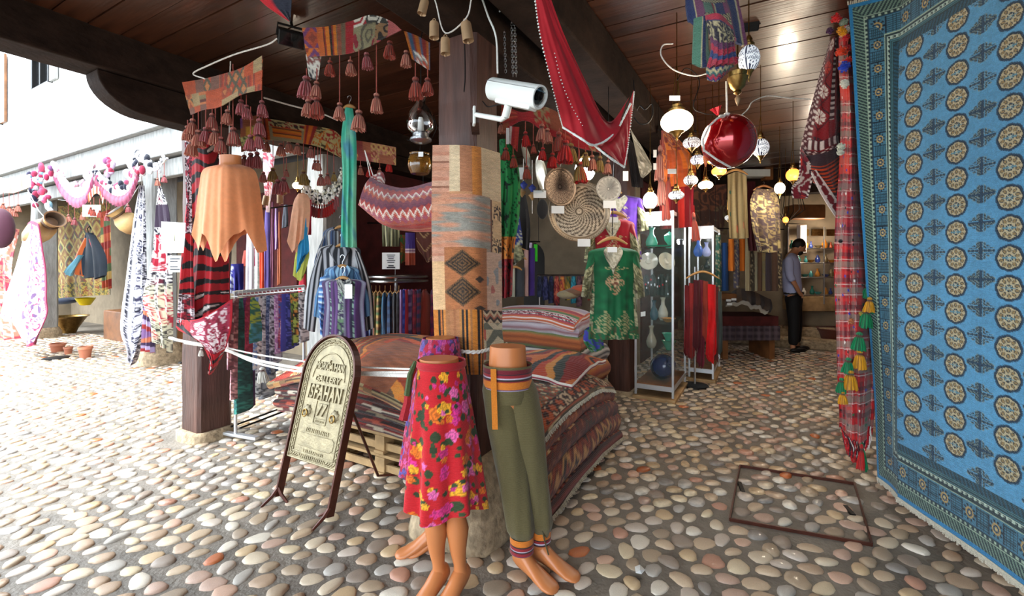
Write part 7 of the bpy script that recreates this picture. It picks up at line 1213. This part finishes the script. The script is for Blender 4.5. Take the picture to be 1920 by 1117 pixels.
obj('wires', mb, M['iron'], t, kind='stuff')
# the man
H0 = np.array([4.66, 7.55, 0]); kx = F/7.55
def mp_(x, y, dy=0.): return np.array([(x-HX)/F*(7.55+dy), 7.55+dy, CH-(y-HY)/F*7.55])
man = thing('person', H0, 'man in a light blue shirt and black trousers looking down, hand in his pocket', 'person')
V = [mp_(1487, 556), mp_(1485, 535), mp_(1482, 505), mp_(1481, 482), mp_(1489, 473), mp_(1494, 466), mp_(1498, 458),   # pelvis, waist, chest, shoulders, neck, head base, head
     mp_(1480, 486, -.16), mp_(1480, 515, -.2), mp_(1492, 534, -.24), mp_(1499, 548, -.2), mp_(1503, 552, -.16),         # near arm, wrist, palm
     mp_(1483, 486, .16), mp_(1486, 515, .2), mp_(1497, 540, .2), mp_(1502, 550, .17),
     mp_(1487, 562, -.09), mp_(1489, 602, -.1), mp_(1486, 645, -.1), mp_(1487, 653, -.1), mp_(1500, 657, -.12),
     mp_(1489, 562, .09), mp_(1494, 602, .1), mp_(1492, 643, .1), mp_(1493, 651, .1), mp_(1506, 655, .1)]
E = [(0, 1), (1, 2), (2, 3), (3, 4), (4, 5), (5, 6), (3, 7), (7, 8), (8, 9), (9, 10), (10, 11), (3, 12), (12, 13), (13, 14), (14, 15), (0, 16), (16, 17), (17, 18), (18, 19), (19, 20), (0, 21), (21, 22), (22, 23), (23, 24), (24, 25)]
RD_ = [.08, .08, .1, .09, .055, .07, .08, .055, .045, .036, .03, .03, .055, .045, .036, .03, .085, .06, .045, .045, .035, .085, .06, .045, .045, .035]
skinned('body', V, E, RD_, 'human', man)
hd = mp_(1498, 463); fw = unit((.82, -.25, -.5)); sd_ = unit(np.cross(fw, Z3)); up_ = np.cross(sd_, fw)
mb = MB().ell(hd, (.098, .078, .118), 20, 14, ax=(fw, sd_, up_)); mb.ell(hd+fw*.1-up_*.012, (.024, .014, .024), 8, 6, ax=(fw, sd_, up_)); mb.ell(hd+fw*.075-up_*.075, (.035, .032, .03), 10, 8, ax=(fw, sd_, up_))
for s in (-1, 1): mb.ell(hd+sd_*s*.078-up_*.01, (.02, .009, .03), 8, 6, ax=(fw, sd_, up_))
obj('head', mb, M['human'], man)
mb = MB(); 
for s in (-1, 1): mb.ell(hd+fw*.083+sd_*s*.032+up_*.012, (.012, .012, .006), 8, 6, ax=(fw, sd_, up_))
obj('eyes', mb, M['hair'], man); obj('mouth', MB().ell(hd+fw*.1-up_*.062, (.008, .022, .005), 8, 5, ax=(fw, sd_, up_)), M['redwall'], man)
mb = MB(); mb.ell(hd-fw*.022+up_*.03, (.1, .087, .112), 20, 14, ax=(fw, sd_, up_)); obj('hair', mb, M['hair'], man); obj('beard', MB().ell(hd+fw*.055-up_*.075, (.05, .06, .05), 14, 10, ax=(fw, sd_, up_)), M['hair'], man)
M['shirt'] = mat('light_blue_shirt', 'a9b0d6', rough=.8, noise=.06, ns=6, bump=.4, bs=9); M['trous'] = mat('black_cloth', '0d0d10', rough=.8, bump=.3, bs=10)
V2 = [mp_(1487, 560), mp_(1485, 535), mp_(1482, 505), mp_(1481, 483), mp_(1487, 475), mp_(1480, 487, -.16), mp_(1480, 514, -.2), mp_(1488, 527, -.23), mp_(1483, 487, .16), mp_(1486, 514, .2), mp_(1493, 530, .2)]
skinned('shirt', V2, [(0, 1), (1, 2), (2, 3), (3, 4), (3, 5), (5, 6), (6, 7), (3, 8), (8, 9), (9, 10)], [.155, .15, .155, .135, .072, .078, .068, .056, .078, .068, .056], 'shirt', man)
V3 = [mp_(1488, 547), mp_(1488, 562), mp_(1487, 570, -.09), mp_(1489, 604, -.1), mp_(1487, 647, -.1), mp_(1490, 570, .09), mp_(1494, 604, .1), mp_(1493, 645, .1)]
skinned('trousers', V3, [(0, 1), (1, 2), (2, 3), (3, 4), (1, 5), (5, 6), (6, 7)], [.14, .15, .115, .092, .075, .115, .092, .075], 'trous', man)
obj('belt', MB().lathe([(.15, -.02), (.152, 0), (.15, .02)], mp_(1488, 549), n=24, sq=(1, .9)), M['hair'], man)
for dy, x in ((-.1, 1487), (.1, 1493)): mb = MB(); c = mp_(x, 655, dy); c[2] = .04; mb.ell(c+[.07, -.03, 0], (.14, .05, .045), 14, 8); obj('shoe', mb, M['black'], man)
for i, (a, b) in enumerate(((0, .07), (.012, .078), (.024, .074), (.036, .062), (-.014, .045))):
    p = mp_(1502, 549, -.16)+[0, .02-a, 0]; q = p+np.array([.02+(i == 4)*.02, .0, -b]); obj('finger', MB().tube([p, (p+q)/2+[.008, 0, 0], q], [.011, .01, .007], 6), M['human'], man)
# folded blankets under the ceiling
WV = stripes('2c3c6a c0b890 7a4a6a 5a7a6a b03850 c0b890 34406a 8a4a6a', [3, .5, 3, 3, 1, .5, 3, 2], p=.26, ax='s')
def wv(s, t, w, h):
    o = WV(s, t, w, h); z_ = ((t/.05) % 2 < 1) & (s/w > .3) & (s/w < .75); dm_ = (np.abs((s/.03) % 1-.5)+np.abs((t/.035) % 1-.5)); o[z_ & (((dm_*3) % 1) < .5)] = hx('c8bc90'); o[z_ & (((dm_*3) % 1) >= .5)] = hx('3a3440'); return o
o = scarf('woven blankets with blue, violet and cream bands folded over a rail under the ceiling', [[(1286, -10, 2.2), (1320, -14, 2.15), (1380, -10, 2.2)], [(1287, 20), (1330, 24, 2.12), (1390, 26)], [(1290, 42), (1340, 60, 2.1), (1400, 84)]], 2.2, wv, name='blanket', cat='blanket', m='wool', th=.012, amp=.012, res=.005)
cloth('middle_fold', [[(1302, 34, 2.08), (1320, 30, 2.06), (1326, 30, 2.08)], [(1300, 80, 2.08), (1318, 90, 2.05), (1330, 95, 2.08)], [(1299, 118, 2.08), (1318, 126, 2.05), (1336, 122, 2.08)]], 2.1, stripes('5a8a74 c8bc90 2c3c6a 6a9a84', [3, .4, 2, 2], p=.1, ax='s'), o, m='wool', th=.01, res=.006)
cloth('red_edged_fold', [[(1324, 28, 2.05), (1350, 26, 2.0), (1374, 50, 2.05)], [(1334, 84, 2.02), (1352, 96, 1.98), (1378, 88, 2.02)], [(1326, 125, 2.02), (1350, 120, 1.98), (1384, 118, 2.02)]], 2.05, bands([(.12, stripes('b8384c 2c3c6a', p=.05)), (.35, orn('c0b48c', '34303c 34303c', 26, .5, 4)), (.15, solid('6a3a5c')), (.12, solid('b8384c')), (.1, solid('3a4a7a')), (.16, solid('b8384c'))]), o, m='wool', th=.012, amp=.008, res=.005)
cloth('lower_fold', [[(1326, 122, 2.05), (1352, 118, 2.0), (1386, 106, 2.05)], [(1326, 136, 2.05), (1350, 134, 2.0), (1380, 120, 2.05)], [(1328, 150, 2.05), (1346, 152, 2.02), (1366, 134, 2.05)]], 2.05, zig('b8384c 2c3c6a c8bc90 3a6a6c', .06, .03, .3), o, m='wool', th=.01, res=.006)
# dark red rug draped at the right
def drr(s, t, w, h):
    o = np.broadcast_to(hx('7a1018'), s.shape+(3,))*(.7+.6*nz(s*6, t*6, 3))[..., None]; o = o.copy(); v = t/h
    c_ = .17; i = np.floor(s/c_); j = np.floor(t/c_); x = (s/c_) % 1-.5; y = (t/c_) % 1-.5; an = np.arctan2(y, x); r = np.hypot(x, y)
    k = (hs(i, j, 6)*3).astype(int); cc3 = np.array([hx('d8c8bc'), hx('b8301c'), hx('3a1c24')])[k]; m = (r < .26) & (np.abs(np.sin(an*4)) > .35) & (r > .05); o[m] = cc3[m]; m2 = (np.abs(np.abs(x)+np.abs(y)-.47) < .035) & (hs(i, j, 9) > .5); o[m2] = hx('3a1018'); return o
RED = border(drr, '5a0c14', .035, 'lb', lambda s, t, w, h: np.where((((s+t)*22 % 1 < .5) & ((s*31-t*29) % 1 < .6))[..., None], hx('c8b0a8'), hx('4a0c14')))
o = scarf('dark red kilim with white star motifs hanging left of the plaid shawl', [[(1560, 64, 3.25), (1566, 62, 3.2), (1574, 62, 3.2)], [(1540, 130, 3.25), (1558, 126, 3.15), (1582, 124, 3.2)], [(1520, 200, 3.25), (1550, 205, 3.12), (1588, 200, 3.2)], [(1502, 270, 3.25), (1545, 268, 3.1), (1590, 250, 3.2)], [(1502, 292, 3.2), (1548, 286, 3.1), (1594, 262, 3.2)]], (3.2, 3.2), cells(RED, [(.5, .62, .0, .72, lambda s, t, w, h: np.where((((t*26) % 1 < .45))[..., None], hx('d0c0b8'), hx('3a1018'))), (.1, .16, .3, .98, lambda s, t, w, h: np.where((((t*30) % 1 < .5))[..., None], hx('d0c0b8'), hx('5a0c14'))), (.1, .95, .88, .95, lambda s, t, w, h: np.where((((s*26) % 1 < .45))[..., None], hx('d0c0b8'), hx('4a0c14')))]), name='kilim', cat='kilim', m='wool', th=.008, amp=.02, folds=2, res=.006)
cloth('striped_fold', [[(1508, 292, 3.18), (1545, 286, 3.1), (1590, 258, 3.18)], [(1508, 322, 3.2), (1550, 330, 3.1), (1592, 300, 3.18)], [(1530, 348, 3.2), (1566, 366, 3.12), (1592, 350, 3.18)], [(1570, 400, 3.2), (1580, 414, 3.15), (1592, 420, 3.18)]], 3.15, cells(stripes('b8401c 2c1c20 b8401c 34242a', p=.048), [(0, 1, 0, .14, solid('3a2a30')), (0, 1, .55, .8, stripes('8a7a7c 4a1c24 3a2028', p=.05)), (0, 1, .8, 1, solid('5a1420'))]), o, m='wool', th=.008, amp=.012, res=.006)
cloth('border_fold', [[(1522, 325, 3.1), (1530, 318, 3.1)], [(1545, 372, 3.1), (1560, 360, 3.1)], [(1582, 428, 3.12), (1592, 408, 3.12)]], 3.1, lambda s, t, w, h: np.where(((s < .012) | (s > w-.012))[..., None], hx('d8ccc4'), np.where(((np.abs((t/.075) % 1-.5)-np.abs(s-w/2)/w*.8) < -.05)[..., None] & (((t/.075) % 1 > .2) & ((t/.075) % 1 < .8))[..., None], hx('d8ccc4'), hx('6a0e18'))), o, m='wool', th=.008, res=.005)
cloth('patterned_tip', [[(1500, 275, 3.2), (1508, 285, 3.15)], [(1497, 330, 3.2), (1524, 320, 3.15)], [(1484, 352, 3.2), (1516, 366, 3.15)], [(1486, 372, 3.2), (1512, 372, 3.18)]], 3.2, cells(orn('6a1420', 'c8341c 3a1c24 b8a8a0', 14, .4, 4), [(0, .12, 0, 1, lambda s, t, w, h: np.where((((t*40) % 1 < .5))[..., None], hx('d8ccc4'), hx('3a1020'))), (.88, 1, .3, 1, lambda s, t, w, h: np.where((((t*40) % 1 < .5))[..., None], hx('d8ccc4'), hx('3a1020')))]), o, m='wool', th=.008, res=.006)
# plaid shawl
PL = plaid('a8141c', [(.05, .2, '3a1420'), (.28, .31, 'e0d0c4'), (.4, .62, '7a7c70'), (.66, .69, 'e8dcd0'), (.78, .9, 'c8201c')], .17)
def pl2(s, t, w, h):
    o = PL(s+t*.12, t, w, h).copy(); v = t/h; m = (nz(s*2.5+3, t*1.6, 4) > .62); o[m] = o[m]*.6+hx('5a2a3c')*.4
    m = (v > .16) & (v < .2) | ((v > .33) & (v < .38) & (s < w*.5)) ; o[m] = o[m]*.3+hx('d02c10')*.7; d_ = hs(np.floor(s/.03), np.floor(t/.03), 5); r_ = np.hypot((s/.03) % 1-.5, (t/.03) % 1-.5); m = (d_ > .9) & (r_ < .3); o[m] = np.array([hx('2a3aa8'), hx('0f6a3c'), hx('e8e0d8'), hx('141414')])[(hs(np.floor(s/.03), np.floor(t/.03), 9)[m]*4).astype(int)]; return o
o = scarf('long red, grey and white plaid shawl with pompoms hanging beside the blue rug', [[(1574, 40, 3.02), (1590, 36, 2.97), (1598, 36, 2.98)], [(1572, 110, 3.02), (1588, 110, 2.93), (1600, 110, 2.97)], [(1576, 200), (1592, 200, 2.9), (1606, 200, 2.96)], [(1574, 300), (1594, 300, 2.88), (1612, 300, 2.95)], [(1566, 420), (1594, 420, 2.86), (1622, 420, 2.95)], [(1564, 520), (1596, 520, 2.84), (1634, 520, 2.95)], [(1568, 620), (1600, 620, 2.82), (1640, 620, 2.92)], [(1570, 700), (1604, 705, 2.82), (1640, 700, 2.9)], [(1574, 770), (1606, 780, 2.8), (1640, 770, 2.88)], [(1574, 800), (1606, 830, 2.8), (1636, 815, 2.86)]], (3.06, 3.06), pl2, name='shawl', cat='shawl', m='cloth', amp=.03, folds=2.6, ph=1.4, res=.0055, th=.006)
mb = MB()
for i in range(90):
    f = i/89; x = 1576+58*f; y = 803+26*math.sin(math.pi*min(1, f*1.1))*1.0; p = at(x, y-4, 2.84); q = at(x+R.uniform(-5, 5)+(1612-x)*.3, y+R.uniform(22, 40), 2.84); mb.tube([p, (p+q)/2+[R.uniform(-.01, .01), R.uniform(-.015, .01), 0], q], .0035, 4, col=hx(R.choice(['b8141c', 'c8242c', '8a0e14', 'b8141c', '3a2a30', 'd8ccc4'])))
obj('fringe', mb, M['wool'], o, kind='stuff')
tassels(o, [(1616, 825, 828, 48, 2.82), (1628, 530, 532, 26, 2.85), (1632, 560, 560, 26, 2.84), (1624, 575, 577, 34, 2.82), (1612, 620, 622, 32, 2.8), (1591, 668, 670, 28, 2.8), (1578, 706, 708, 26, 2.8)], 2.82, (5,)); 
for x, y0, s_ in ((1612, 654, 34), (1594, 692, 34), (1580, 732, 22), (1631, 556, 26)): tassels(o, [(x, y0, y0+1, s_, 2.79)], 2.79, (6,))
tassels(o, [(1616, 830, 832, 44, 2.8)], 2.8, (7,))
for k, (x, y, r, c) in enumerate([(1568, 34, 9, 'c81c1c'), (1582, 42, 7, '8a9a84'), (1577, 56, 7, 'd8900f'), (1580, 62, 7, 'd8900f'), (1556, 58, 6, '4a2448'), (1586, 70, 6, 'c81c24'), (1578, 96, 10, 'd83c14'), (1590, 90, 6, 'b8141c'), (1583, 125, 10, '1c3ab0'), (1583, 156, 7, 'd8d8c8'), (1585, 160, 6, 'e0dccc'), (1577, 275, 7, 'c8ccb8'), (1576, 285, 6, 'd0d0c0'), (1590, 54, 6, 'd8d4c8'), (1592, 112, 6, 'c82018'), (1576, 452, 3, '141414'), (1611, 588, 7, 'b8a040'), (1596, 602, 5, 'b86a3c')]):
    mb = MB(); p_ = at(x, y, 2.84); rr3 = r/F*2.84; mb.ell(p_, rr3*.8, 12, 9, hx(c))
    for q in range(26):
        v = unit((R.gauss(0, 1), R.gauss(0, 1), R.gauss(0, 1))); mb.tube([p_, p_+v*rr3*1.05], [.004, .006], 4, col=hx(c)*R.uniform(.8, 1.15))
    obj('pompom', mb, M['wool'], o)
wire('cloth_hook', [(1567, 40, 2.95), (1564, 20, 2.95), (1572, 8, 2.95), (1566, -4, 2.95)], .005, 'steel', label='bent steel hook holding the plaid shawl', cat='hook'); wire('cloth_hook', [(1586, 8, 2.9), (1592, 18, 2.9), (1600, 14, 2.9), (1590, 0, 2.9)], .004, 'steel', label='bent steel hook at the corner of the blue rug', cat='hook')
obj('litter', MB().add([on(1190, 1062, .02), on(1200, 1058, .03), on(1210, 1068, .02), on(1203, 1076, .02), on(1192, 1074, .035), on(1200, 1068, .045)], [(0, 5, 1), (1, 5, 2), (2, 5, 3), (3, 5, 4), (4, 5, 0)]), M['paper'], label='small crumpled white scrap of paper on the cobbles', cat='paper', smooth=False)
# ------------------------------------------------------------------ rods and hooks that carry the hanging cloths
def rod(label, p, q, ups=()):
    t = thing('hanging_rod', (np.asarray(at(*p))+at(*q))/2, label, 'rod'); obj('bar', MB().tube([at(*p), at(*q)], .009, 6), M['iron'], t)
    for f in (.04, .96):
        c = at(*p)*(1-f)+at(*q)*f; obj('suspension_wire', MB().tube([c, [c[0], c[1], 3.04]], .003, 4), M['iron'], t)
rod('thin black rod over the narrow scarves behind the skirt rail', (455, 396, 5.0), (576, 382, 6.4))
rod('thin black rod over the scarf row on the left of the passage', (1336, 428, 6.2), (1470, 430, 6.45))
rod('thin black rod over the garments left of the dark doorway', (952, 453, 5.15), (1012, 453, 5.55))
rod('thin black rod over the red and orange patchwork cloths', (1232, 243, 4.4), (1306, 246, 4.6))
rod('thin black rod above the textiles by the round rail', (664, 418, 5.65), (800, 418, 4.6))
rod('thin black rod along which the lower red valance hangs', (1040, 236, 3.3), (1145, 272, 3.3))
